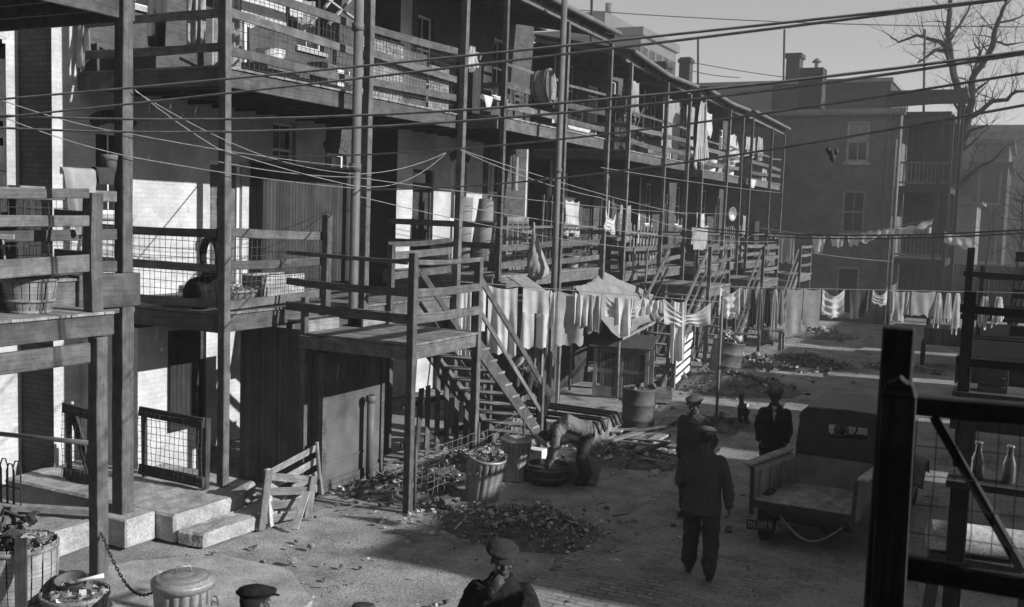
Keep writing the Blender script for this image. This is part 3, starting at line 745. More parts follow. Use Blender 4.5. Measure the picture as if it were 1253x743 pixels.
# ================================================================== sheds under the porches
def shed(label, x0, x1, y0, y1, z0, z1, m_front, m_side, roofm='roof', extra=None):
    s = thing('board_shed', ((x0+x1)/2, (y0+y1)/2, z0), label, 'shed')
    q = MB(); q.quad((x1, y0, z0), (x1, y1, z0), (x1, y1, z1), (x1, y0, z1)); q.build('front_wall', M[m_front], s)
    q = MB(); q.quad((x0, y0, z0), (x1, y0, z0), (x1, y0, z1), (x0, y0, z1)); q.quad((x1, y1, z0), (x0, y1, z0), (x0, y1, z1), (x1, y1, z1)); q.quad((x0, y1, z0), (x0, y0, z0), (x0, y0, z1), (x0, y1, z1)); q.build('side_wall', M[m_side], s)
    q = MB(); q.box(x0-.02, x1+.05, y0-.04, y1+.04, z1, z1+.05); q.build('roof', M[roofm], s)
    return s
s = shed('tall dark corrugated iron shed filling the space under the nearest porch', -9.38, -9.02, 11.75, 13.3, 0, 2.1, 'tin_flat', 'corr')
for (nm, a, b, mt_) in (('side_wall', (-10.6, 11.752), (-9.38, 11.752), 'corr'), ('back_wall', (-10.6, 13.3), (-10.6, 11.752), 'corr')):
    q = MB(); q.quad((*a, 0), (*b, 0), (*b, 2.4), (*a, 2.4)); q.build(nm, M[mt_], s)
q = MB(); q.quad((-9.38, 11.752, 2.12), (-9.38, 13.3, 2.12), (-9.38, 13.3, 2.4), (-9.38, 11.752, 2.4)); q.build('upper_front', M['corr'], s)
q = MB()
for y in (11.76, 13.28): q.box(-9.07, -8.985, y-.05, y+.05, 0, 2.15)
q.build('corner_board', M['wood'], s)
q = MB(); q.box(-9.018, -8.99, 11.82, 13.2, 0, .16); q.box(-9.018, -9.003, 11.82, 13.2, .42, .445); q.build('seam', M['tin_flat'], s)
shed('dark matchboard closet on the nearest porch, left of the soil pipe', -12.38, -12.1, 13.95, 17.1, 2.76, 4.95, 'boards_dark', 'boards_dark', 'wood')
s = shed('tall board shed behind the hanging trousers, two pale planks on its front', -9.6, -8.75, 17.6, 19.6, 0, 2.45, 'boards_shed', 'boards_shed')
q = MB()
for y, w in ((17.75, .1), (18.35, .24), (18.62, .09), (19.05, .12), (19.5, .1)): q.beam((-8.72, y, 0), (-8.72, y, 2.42), .05, w, 0, (0, 1, 0), .005)
q.build('batten', M['wood_mid'], s)
shed('dark lean-to behind the tarpaulin, at the back of the chicken coop', -12.2, -9.9, 20.6, 24.0, 0, 2.4, 'boards_dark', 'boards_dark')
shed('dark board shed under the third porch, behind the rusty drum', -12.2, -9.95, 27.2, 30.5, 0, 2.4, 'boards_dark', 'boards_dark')
shed('board shed under the fourth porch, behind the long stockings', -12.2, -9.95, 33.2, 36.5, 0, 2.4, 'boards_shed', 'boards_dark')
shed('last dark shed, under the farthest porch', -12.2, -9.95, 39.4, 43.5, 0, 2.4, 'boards_dark', 'boards_dark')

# ================================================================== brick building across the far end
YE = 46.2
def win_y(parent, Y, x0, x1, z0, z1, arch=False, name='window', curtain=False):
    f = MB(); t = .09; yo = Y+.06
    f.box(x0, x0+t, yo-.04, yo+.1, z0, z1); f.box(x1-t, x1, yo-.04, yo+.1, z0, z1); f.box(x0+t, x1-t, yo-.04, yo+.1, z1-t, z1); f.box(x0+t, x1-t, yo-.04, yo+.1, z0, z0+t)
    if name == 'window': f.box(x0+t, x1-t, yo-.02, yo+.06, (z0+z1)/2-.04, (z0+z1)/2+.04); f.box((x0+x1)/2-.02, (x0+x1)/2+.02, yo-.01, yo+.04, z0+t, z1-t)
    w = f.build(name, M['wood_light'], parent)
    g = MB(); g.box(x0+t, x1-t, yo+.04, yo+.05, z0+t, z1-t); g.build('pane', M['glass'], w)
    if curtain:
        g = MB(); g.quad((x0+t, yo+.035, (z0+z1)/2), (x1-t, yo+.035, (z0+z1)/2), (x1-t, yo+.035, z1-t), (x0+t, yo+.035, z1-t)); g.build('blind', M['cl_grey'], w)
    g = MB(); g.box(x0-.1, x1+.1, Y-.1, Y+.05, z0-.14, z0-.01); g.build('sill', M['concrete'], w)
def wall_y(mb, Y, x0, x1, z0, z1, ops, mat=0, dep=.18):
    xs = sorted({x0, x1, *[o[0] for o in ops], *[o[1] for o in ops]}); zs = sorted({z0, z1, *[o[2] for o in ops], *[o[3] for o in ops]})
    for i in range(len(xs)-1):
        for k in range(len(zs)-1):
            cx, cz = (xs[i]+xs[i+1])/2, (zs[k]+zs[k+1])/2
            if any(o[0] < cx < o[1] and o[2] < cz < o[3] for o in ops): continue
            mb.quad((xs[i], Y, zs[k]), (xs[i+1], Y, zs[k]), (xs[i+1], Y, zs[k+1]), (xs[i], Y, zs[k+1]), mat)
    for a, b, c, d in ops:
        mb.quad((a, Y, c), (a, Y+dep, c), (a, Y+dep, d), (a, Y, d), mat); mb.quad((b, Y, c), (b, Y, d), (b, Y+dep, d), (b, Y+dep, c), mat)
        mb.quad((a, Y, d), (a, Y+dep, d), (b, Y+dep, d), (b, Y, d), mat); mb.quad((a, Y, c), (b, Y, c), (b, Y+dep, c), (a, Y+dep, c), mat)
eb = thing('brick_building', (-10, YE, 0), 'big sooty brick building closing the alley, two tall windows in its side', 'building')
wo = [(-7.28, -6.35, 7.0, 8.75), (-7.3, -6.35, 3.9, 5.75), (-7.35, -6.4, .3, 2.4)]
q = MB(); wall_y(q, YE, -20, -5.25, 0, 9.0, wo)
q.quad((-5.25, YE, 0), (-5.25, YE+11, 0), (-5.25, YE+11, 9.3), (-5.25, YE, 9.3)); q.quad((-20, YE+11, 0), (-20, YE, 0), (-20, YE, 9.3), (-20, YE+11, 9.3)); q.quad((-5.25, YE+11, 0), (-20, YE+11, 0), (-20, YE+11, 9.3), (-5.25, YE+11, 9.3))
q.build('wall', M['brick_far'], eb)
win_y(eb, YE, *wo[0], curtain=True); win_y(eb, YE, *wo[1]); win_y(eb, YE, *wo[2], name='door')
q = MB(); q.box(-20.1, -4.95, YE-.25, YE+11, 9.0, 9.2); q.box(-20.1, -4.9, YE-.3, YE-.18, 9.06, 9.26); q.build('roof', M['tin_roof'], eb)
q = MB(); q.tube([(-5.1, YE-.12, 0), (-5.1, YE-.12, 9.3)], .08, 8); q.tube([(-5.55, YE-.1, 0), (-5.55, YE-.1, 9.3)], .06, 8); q.build('downpipe', M['pipe'], eb)
q = MB(); q.box(-9.75, -8.7, YE+1.2, YE+2.2, 9.5, 11.3); q.build('chimney', M['brick_dark'], eb)
# its taller rear block
UR = P(1091, 95, Y=YE+11.2)
e2 = thing('brick_building', (-13, YE+8, 0), 'taller flat roofed brick block rising just behind the end building, with a chimney', 'building')
q = MB(); q.box(-30, UR.x, YE+11.2, YE+20, 0, UR.z-.2); q.build('wall', M['brick_dark'], e2)
q = MB(); q.box(-30.1, UR.x+.1, YE+11.1, YE+20.1, UR.z-.2, UR.z); q.build('roof', M['tin_roof'], e2)
a = P(963, 92, Y=YE+13); b = P(981, 65, Y=YE+13)
q = MB(); q.box(a.x, b.x, YE+12.6, YE+13.6, UR.z, b.z-.3); q.box(a.x-.1, b.x+.1, YE+12.5, YE+13.7, b.z-.3, b.z-.05); q.build('chimney', M['brick_dark'], e2)
a = P(998, 100, Y=YE+11.6); b = P(998, 78, Y=YE+11.6)
q = MB(); q.tube([(a.x, YE+11.6, 11), (a.x, YE+11.6, b.z)], .1, 8); q.lathe((a.x, YE+11.6, b.z+.05), [(.26, 0), (.22, .1), (.03, .25)], 10); q.build('vent_pipe', M['tin_flat'], e2)
a, b = P(878, 101, Y=YE+11.17), P(944, 128, Y=YE+11.17)
q = MB(); q.box(a.x, b.x, YE+11.15, YE+11.199, b.z-1.5, a.z); q.build('plaster_patch', M['stone_far'], e2)
# its three storey porch on the right
bp = thing('wooden_porch', (-4, YE+1, 0), 'dark three storey porch on the corner of the brick end building', 'porch')
for z in (2.9, 6.0): deck(bp, -5.2, -3.0, YE+.3, YE+4, z, 'floor', mat='wood_dark', floor='wood_dark')
for z, nm in ((8.95, 'lower_roof'), (10.1, 'upper_roof')):
    q = MB(); x1 = -3.15 if z < 10 else -2.7; q.box(-6.0, x1, YE+(.1 if z < 10 else 2), YE+6, z, z+.18); q.beam((-6.0, YE+(.08 if z < 10 else 1.95), z-.3), (x1, YE+(.08 if z < 10 else 1.95), z-.1), .06, .55 if z > 10 else .25, 0, (0, 0, 1)); q.build(nm, M['wood_dark'], bp)
for x, y, z in ((-3.1, YE+.4, 9), (-3.5, YE+.4, 9), (-2.85, YE+2.4, 10.1), (-3.1, YE+3.9, 10.1)): post(bp, x, y, 0, z, .15, 'wood_dark')
for zf in (2.9, 6.0, ):
    q = MB()
    for k in range(13): q.box(-5.1+k*.16, -5.06+k*.16, YE+.38, YE+.42, zf+.15, zf+.95)
    q.beam((-5.2, YE+.4, zf+1), (-3.1, YE+.4, zf+1), .06, .08, 0, (0, 0, 1)); q.beam((-5.2, YE+.4, zf+.15), (-3.1, YE+.4, zf+.15), .06, .08, 0, (0, 0, 1)); q.build('balustrade', M['wood_mid'], bp)
q = MB(); q.box(-5.2, -3.2, YE+4.1, YE+4.2, 0, 8.9); q.build('back_wall', M['boards_dark'], bp)

# ================================================================== things on the skyline
def far_block(name, label, x0, x1, y0, y1, z1, mat, rows=(), sides=(), cat='building', ww=1.1, wh=1.9, cornice=.6, rowsy=()):
    h = thing(name, ((x0+x1)/2, (y0+y1)/2, 0), label, cat)
    q = MB(); q.box(x0, x1, y0, y1, 0, z1); q.build('wall', M[mat], h)
    if cornice:
        q = MB(); q.box(x0-.3, x1+.3, y0-.3, y1+.3, z1, z1+cornice); q.build('cornice', M[mat], h)
    for (n, zs) in rows:       # windows on the +X face
        for k in range(n):
            for z in zs:
                y = y0+(k+.5)*(y1-y0)/n
                f = MB(); f.box(x1-.02, x1+.06, y-ww/2-.12, y-ww/2, z, z+wh); f.box(x1-.02, x1+.06, y+ww/2, y+ww/2+.12, z, z+wh); f.box(x1-.02, x1+.12, y-ww/2-.2, y+ww/2+.2, z-.16, z-.01); w = f.build('window', M['stone_far'], h)
                g = MB(); g.box(x1+.004, x1+.02, y-ww/2, y+ww/2, z, z+wh); g.build('pane', M['iron'], w)
    for (n, zs) in rowsy:
        for k in range(n):
            for z in zs:
                x = x0+(k+.5)*(x1-x0)/n
                f = MB(); f.box(x-ww/2-.12, x-ww/2, y0-.06, y0+.02, z, z+wh); f.box(x+ww/2, x+ww/2+.12, y0-.06, y0+.02, z, z+wh); f.box(x-ww/2-.2, x+ww/2+.2, y0-.12, y0+.02, z-.16, z-.01); w = f.build('window', M['stone_far'], h)
                g = MB(); g.box(x-ww/2, x+ww/2, y0-.02, y0-.004, z, z+wh); g.build('pane', M['iron'], w)
    return h
Yb = 95.0
c = P(785, 33, Y=Yb); zt = c.z; r_ = P(828, 54, X=c.x); l_ = P(722, 24, Y=Yb)
tb = far_block('office_building', 'pale tall stone building standing on the skyline above the porch roofs', l_.x-6, c.x, Yb, r_.y, zt-.8, 'stone_far', rows=[(5, (zt-4.2, zt-8.5))], rowsy=[(3, (zt-4.2, ))], ww=1.6, wh=2.4, cornice=.8)
a = P(735, 22, Y=Yb+6); b = P(775, 30, Y=Yb+6)
q = MB(); q.box(l_.x-4, b.x-2, Yb+3, Yb+12, zt, zt+2.4); q.build('roof_house', M['stone_far'], tb)
q = MB(); a = P(744, 20, Y=Yb+5); q.tube([(a.x, Yb+5, zt+2.4), (a.x, Yb+5, zt+3.6)], .35, 8); q.build('roof_vent', M['tin_flat'], tb)
# buildings beyond the tree
def blk(name, label, pxl, pxr, pyt, Y, mat, dep=12, **k):
    a = P(pxl, pyt, Y=Y); b = P(pxr, pyt, Y=Y)
    return far_block(name, label, min(a.x, b.x), max(a.x, b.x), Y, Y+dep, a.z, mat, **k)
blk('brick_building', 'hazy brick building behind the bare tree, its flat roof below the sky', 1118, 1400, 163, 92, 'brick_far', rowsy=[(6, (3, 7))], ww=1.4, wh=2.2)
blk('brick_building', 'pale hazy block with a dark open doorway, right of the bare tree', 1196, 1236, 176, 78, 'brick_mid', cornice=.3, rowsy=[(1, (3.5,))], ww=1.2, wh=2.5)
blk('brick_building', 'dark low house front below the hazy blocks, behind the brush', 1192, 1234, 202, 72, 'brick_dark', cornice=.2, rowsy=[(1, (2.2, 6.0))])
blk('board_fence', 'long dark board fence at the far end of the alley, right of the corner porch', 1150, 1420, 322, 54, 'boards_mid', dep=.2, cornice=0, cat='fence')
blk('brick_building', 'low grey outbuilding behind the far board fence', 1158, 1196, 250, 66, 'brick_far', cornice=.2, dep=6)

def mast(label, px, py0, py1, Y, r=.05, name='antenna_pole'):
    a = P(px, py1, Y=Y); b = P(px-.035*(py0-py1)*-1, py0, Y=Y)
    q = MB(); q.tube([(a.x, Y, 8.5 if Y < 60 else 9), (b.x, Y, b.z)], r, 6); tag(q.build(name, M['iron']), label, 'pole')
mast('thin pole standing on the second porch roof, leftmost on the skyline', 725, -2, 24, 27, .04)
mast('thin pole standing behind the small chimney on the porch roofs', 856, 48, 100, 40, .045)
mast('thin pole left of the tall square chimney', 962, 36, 95, 58, .06)
mast('thin pole standing on the corner porch roof beside the bare tree', 1134, 36, 103, 50, .05)

# ================================================================== trees
tr_rnd = random.Random(11)
def grow(mb, p, d, r, L, depth, twig, wob=.35, seg=6):
    """one limb with its children"""
    pts = [V3(p)]; d = V3(d).normalized(); n = max(3, int(L/.35)); rr = [r]
    kids = []
    for i in range(n):
        d = (d + V3((tr_rnd.uniform(-1, 1), tr_rnd.uniform(-1, 1), tr_rnd.uniform(-.7, .9)))*wob*.5).normalized()
        pts.append(pts[-1]+d*(L/n)); rr.append(r*(1-.75*(i+1)/n))
        if depth > 0 and tr_rnd.random() < (.75 if depth > 1 else .9): kids.append((pts[-1], d, rr[-1]))
    mb.tube(pts, rr, seg if r > .03 else 4 if r > .012 else 3, 0, False)
    for kp, kd, kr in kids:
        a = V3((tr_rnd.uniform(-1, 1), tr_rnd.uniform(-1, 1), tr_rnd.uniform(-.3, 1)))
        grow(twig, kp, (kd*.6+a), max(.006, kr*.6), L*tr_rnd.uniform(.35, .6), depth-1, twig, wob*1.1, seg)
YT = 51.0
tr = thing('bare_tree', P(1150, 300, Y=YT), 'tall bare tree with forked trunk against the sky, right of the corner porch', 'tree')
def tp(px, py, dy=0): return P(px, py, Y=YT+dy)
trunk = MB(); tw = MB()
base = tp(1143, 330); base.z = 0
limbs = [([base, tp(1150, 300), tp(1158, 262), tp(1170, 215), tp(1180, 160), tp(1184, 145)], [.36, .33, .3, .27, .22, .2]),
 ([tp(1182, 150), tp(1176, 125, .3), tp(1168, 95, .6), tp(1163, 65, .9), tp(1160, 40, 1), tp(1162, 15, 1.2), tp(1164, -12, 1.3), tp(1160, -45, 1.4)], [.2, .19, .17, .15, .13, .11, .09, .05]),
 ([tp(1182, 148), tp(1189, 125, -.4), tp(1190, 95, -.8), tp(1205, 75, -1), tp(1215, 55, -1.3), tp(1217, 38, -1.6), tp(1225, 20, -2), tp(1232, 0, -2.2), tp(1240, -30, -2.6)], [.19, .17, .15, .14, .13, .11, .09, .07, .04]),
 ([tp(1187, 143), tp(1200, 136, -.8), tp(1213, 124, -1.4), tp(1232, 122, -2), tp(1243, 112, -2.5), tp(1262, 112, -3)], [.13, .12, .1, .09, .07, .04]),
 ([tp(1168, 98), tp(1158, 63, .2), tp(1145, 61, .0), tp(1133, 70, -.3), tp(1123, 77, -.6)], [.12, .1, .09, .06, .03]),
 ([tp(1163, 62), tp(1153, 52, .5), tp(1138, 48, .9), tp(1122, 43, 1.4), tp(1100, 52, 1.8), tp(1083, 40, 2)], [.12, .1, .09, .07, .05, .02]),
 ([tp(1164, 42), tp(1175, 30, 1), tp(1185, 12, 1.6), tp(1192, -8, 2)], [.08, .06, .05, .03]),
 ([tp(1190, 95), tp(1200, 62, -.2), tp(1192, 54, 0)], [.07, .05, .03]),
 ([tp(1187, 120), tp(1197, 108, -.6), tp(1212, 97, -1.2)], [.08, .05, .03]),
 ([tp(1216, 50), tp(1232, 55, -1.8), tp(1252, 52, -2.2)], [.06, .05, .02]),
 ([tp(1222, 28), tp(1238, 25, -2.2), tp(1262, 15, -2.4)], [.06, .04, .02]),
 ([tp(1176, 180), tp(1188, 160, -.6), tp(1208, 153, -1.0)], [.11, .08, .03]),
 ([tp(1176, 185), tp(1190, 175, -.4), tp(1200, 165, -.7)], [.08, .05, .02]),
 ([tp(1180, 145), tp(1168, 128, .2), tp(1163, 120, .3)], [.09, .06, .03]),
 ([tp(1160, 255), tp(1178, 222, -.5), tp(1197, 205, -1.2), tp(1215, 196, -2), tp(1232, 178, -2.6)], [.12, .1, .08, .05, .02])]
for pts, rr in limbs:
    P2 = []; R2 = []
    for i in range(len(pts)-1):
        for k in range(4):
            t = k/4; P2.append(pts[i].lerp(pts[i+1], t)+V3((nz(i+t*3, rr[0]*50), nz(t*3+i, 9), nz(i, t*4)))*.07); R2.append((rr[i]+(rr[i+1]-rr[i])*t)*.95)
    P2.append(pts[-1]); R2.append(rr[-1]*.95)
    trunk.tube(P2, R2, 9, 0, False)
    if pts[0] is base: continue
    for i in range(2, len(P2), 2):
        d = (P2[i]-P2[i-1]).normalized()
        for _ in range(2 if i % 3 else 1):
            a = V3((tr_rnd.uniform(-1, 1), tr_rnd.uniform(-1, 1), tr_rnd.uniform(-.5, .9)))
            grow(tw, P2[i], d*.5+a, max(.014, R2[i]*.28), tr_rnd.uniform(.7, 1.9), 2, tw, .5, 5)
trunk.build('trunk', M['bark'], tr); tw.build('crown', M['bark'], tr)
for (lab, px, py, Y, h, n) in (('brushy bare sapling at the right edge below the hazy blocks', 1240, 330, 48, 6.2, 26), ('thin bare sapling before the dark house front, left of the brushy one', 1206, 335, 50, 5.0, 9)):
    b0 = P(px, py, Y=Y); b0.z = 0
    t = thing('bare_sapling', b0, lab, 'tree'); a = MB(); c2 = MB()
    for k in range(3 if n > 10 else 2):
        d = V3((tr_rnd.uniform(-.25, .25), tr_rnd.uniform(-.2, .2), 1)); pts = [b0+V3((k*.1, 0, 0))]; rr = [.07]
        for i in range(8): pts.append(pts[-1]+(d+V3((tr_rnd.uniform(-.15, .15), tr_rnd.uniform(-.15, .15), 0)))*h/8); rr.append(.07*(1-i/9))
        a.tube(pts, rr, 6)
        for i in range(2, 9):
            for _ in range(n//5): grow(c2, pts[i], V3((tr_rnd.uniform(-1, 1), tr_rnd.uniform(-1, 1), tr_rnd.uniform(.1, 1))), .02, tr_rnd.uniform(.8, 1.7), 2, c2, .5, 4)
    a.build('trunk', M['bark'], t); c2.build('crown', M['bark'], t)

# ================================================================== tall pipes
q = MB(); q.tube([(-9.42, 12.98, 0), (-9.42, 13.0, 1.1), (-9.4, 12.98, 9.0)], .075, 12)
for z in (1.15, 1.35, 4.85, 7.0): q.tube([(-9.415, 12.98, z-.06), (-9.415, 12.98, z+.06)], .095, 12)
tag(q.build('soil_pipe', M['pipe']), 'thick grey soil pipe running the full height beside the railed landing', 'pipe')
a = P(672, 500, Z=0); b = P(690, 18, X=-9.25)
q = MB(); q.tube([a, a.lerp(b, .5), b+V3((0, 0, .3))], .07, 10)
q.tube([a.lerp(b, .16), a.lerp(b, .175)], .085, 10); q.tube([a.lerp(b, .6), a.lerp(b, .612)], .085, 10)
tag(q.build('drain_pipe', M['pipe']), 'slim leaning grey pipe rising past the hanging sack to the wash tub', 'pipe')
q = MB(); q.tube([(-8.86, 12.75, 0), (-8.86, 12.75, 1.25)], .06, 10); q.lathe((-8.86, 12.75, 1.22), [(.06, 0), (.085, .02), (.085, .1), (.06, .12)], 10); tag(q.build('standpipe', M['pipe']), 'short pipe with a collar against the sunlit flat iron shed', 'pipe')
# ================================================================== near deck at the right
nd_ = thing('deck_railing', (-.1, 3.3, 2.9), 'sooty near railing at the right edge with a thick post, diagonal brace and wire mesh', 'railing')
q = MB(); q.beam((-.33, 3.3, 2.2), (-.33, 3.3, 3.895), .095, .06, 0, (0, 1, 0), .004); q.build('post', M['wood_black'], nd_, bevel=.006)
q = MB(); q.beam((-.288, 3.19, 2.2), (-.306, 3.19, 3.70), .098, .04, 0, (0, 1, 0), .005)
pr = [(-.355+.098*k/8, 3.70+.05*math.sin(math.pi*k/8)**.6+.012*(k%3==1)) for k in range(9)]
q.add([(x, 3.165, z) for x, z in pr]+[(x, 3.215, z) for x, z in pr], [list(range(9))[::-1], list(range(9, 18))]+[[k, k+1, k+10, k+9] for k in range(8)])
q.build('round_topped_board', M['wood_black'], nd_, bevel=.004)
q = MB(); q.beam((-.275, 3.33, 3.655), (1.2, 3.33, 3.69), .05, .058, 0, (0, 0, 1), .004); q.build('top_rail', M['wood_black'], nd_, bevel=.005)
q = MB(); q.beam((-.275, 3.33, 3.135), (1.2, 3.33, 3.16), .05, .07, 0, (0, 0, 1), .004); q.build('bottom_rail', M['wood_black'], nd_, bevel=.005)
q = MB(); q.beam((-.215, 3.36, 3.62), (.06, 3.36, 3.18), .02, .075, 0, (0, 1, 0), .004); q.build('brace', M['wood_black'], nd_)
q = MB(); wires(q, (-.26, 3.31, 3.16), (.6, 3.31, 3.18), (.6, 3.31, 3.66), (-.26, 3.31, 3.62), 15, 5, .0018); q.build('wire_mesh', M['iron'], nd_)
q = MB(); q.beam((-.262, 3.37, 2.86), (1.2, 3.37, 2.88), .05, .2, 0, (0, 0, 1)); q.build('deck_edge', M['wood_black'], nd_)

def deck_fence(label, x0, y, zf, dy=2.6, posts=2, rails=(.2, .62), h=.75, mat='wood_black'):
    d = thing('porch_deck', (x0, y, zf), label, 'porch')
    deck(d, x0, x0+3, y, y+dy, zf, mat=mat, floor='wood_dark', joists=False)
    q = MB(); q.beam((x0+.1, y+.12, 0), (x0+.1, y+.12, zf-.1), .12, .12, 0, (0, 1, 0)); q.build('post', M[mat], d)
    for k in range(posts): q = MB(); q.beam((x0+.07+1.3*k, y+.06, zf), (x0+.07+1.3*k, y+.06, zf+h), .075, .07, 0, (0, 1, 0), .003); q.build('post', M[mat], d)
    for z in rails: rail(d, (x0+.1, y+.02, zf+z), (x0+3, y+.02, zf+z+.02), .03, .06, mat)
    for k in range(2): rail(d, (x0+.02, y+.1, zf+rails[k]), (x0+.02, y+dy-.1, zf+rails[k]), .03, .06, mat)
    return d
deck_fence('next dark deck on the right with a crate and bottles by its slim post', -.40, 7.9, 3.03, dy=.55, rails=(.22, .6), h=.73)
d3 = deck_fence('third dark deck on the right, tall black rails against the brush', -.62, 12.6, 2.7, rails=(.5, 1.0), h=1.3, posts=3)
for z in (3.0, 3.45, 3.9): rail(d3, (-.1, 13.6, z), (1.5, 13.6, z), .04, .12, 'wood_black')
deck_fence('farthest dark deck on the right, below the hazy blocks', -.7, 19, 2.4, rails=(.5, 1.0), h=1.2, posts=3)
lg = thing('wooden_ledge', (0, 6.5, 2.7), 'plank ledge with two milk bottles seen through the near wire mesh', 'ledge')
q = MB(); q.box(-.32, 1.2, 6.35, 6.75, 2.69, 2.73); q.build('plank', M['wood_black'], lg)
q = MB(); q.beam((-.25, 6.55, 0), (-.25, 6.55, 2.69), .1, .1, 0, (0, 1, 0)); q.build('leg', M['wood_black'], lg)
q = MB(); q.beam((.9, 6.55, 0), (.9, 6.55, 2.69), .1, .1, 0, (0, 1, 0)); q.build('leg', M['wood_black'], lg)
def bottle(label, px, Y=6.5):
    p = P(px, 585, Y=Y); q = MB()
    q.lathe((p.x, Y, 2.73), [(.001, .004), (.034, .0), (.038, .012), (.038, .1), (.034, .125), (.022, .16), (.018, .185), (.018, .205), (.023, .21), (.023, .222), (.018, .225), (.015, .2), (.019, .16), (.032, .11), (.034, .012), (.001, .01)], 18)
    b = tag(q.build('milk_bottle', M['bottle']), label, 'bottle')
bottle('clear milk bottle nearer the brace, on the plank ledge', 1195); bottle('clear milk bottle farther right on the plank ledge', 1234)
def slat_crate(label, c, sx, sy, sz, mat='wood_mid', gap=.35, open_top=True, rotz=0, name='wooden_crate', full=None):
    T = Matrix.Translation(V3(c)) @ Matrix.Rotation(rotz, 4, 'Z')
    t = thing(name, c, label, 'crate')
    def bx(nm, boxes):
        q = MB(T)
        for b in boxes: q.box(*b)
        return q.build(nm, M[mat], t)
    n = 3; hs = sz/n
    for sgn in (-1, 1):
        bx('side', [(-sx/2, sx/2, sgn*sy/2-.008, sgn*sy/2+.008, k*hs+.004, k*hs+hs*(1-gap*.6)) for k in range(n)])
        bx('end', [(sgn*sx/2-.014, sgn*sx/2+.014, -sy/2+.01, sy/2-.01, .003, sz)])
    bx('bottom', [(-sx/2+.016, sx/2-.016, -sy/2+.01, sy/2-.01, 0, .014)])
    if not open_top: bx('lid', [(-sx/2, sx/2, -sy/2+k*sy/4+.004, -sy/2+(k+1)*sy/4-.004, sz+.002, sz+.014) for k in range(4)])
    return t
slat_crate('weathered crate standing on the next dark deck, right of its slim post', P(1214, 481, Y=8.1), .17, .14, .2, 'wood_mid', .2)
t = thing('water_tank', P(1180, 690, Y=9), 'pale round ended tank lying on its side below the near railing', 'tank')
q = MB(); q.lathe((-.6, 9.2, 1.58), [(.001, 0), (.11, .02), (.13, .06), (.13, .2), (.142, .21), (.142, .24), (.13, .25), (.13, .8), (.11, .86), (.001, .88)], 20, 0, (1, .12, 0)); q.build('shell', M['concrete'], t)
q = MB(); q.box(-.55, .3, 9.1, 9.4, 1.3, 1.445); q.build('cradle', M['wood_dark'], t)
q = MB(); q.beam((-.6, 9.2, 0), (-.5, 9.2, 1.3), .1, .1, 0, (0, 1, 0)); q.beam((.2, 9.2, 0), (.2, 9.2, 1.3), .1, .1, 0, (0, 1, 0)); q.build('leg', M['wood_dark'], t)

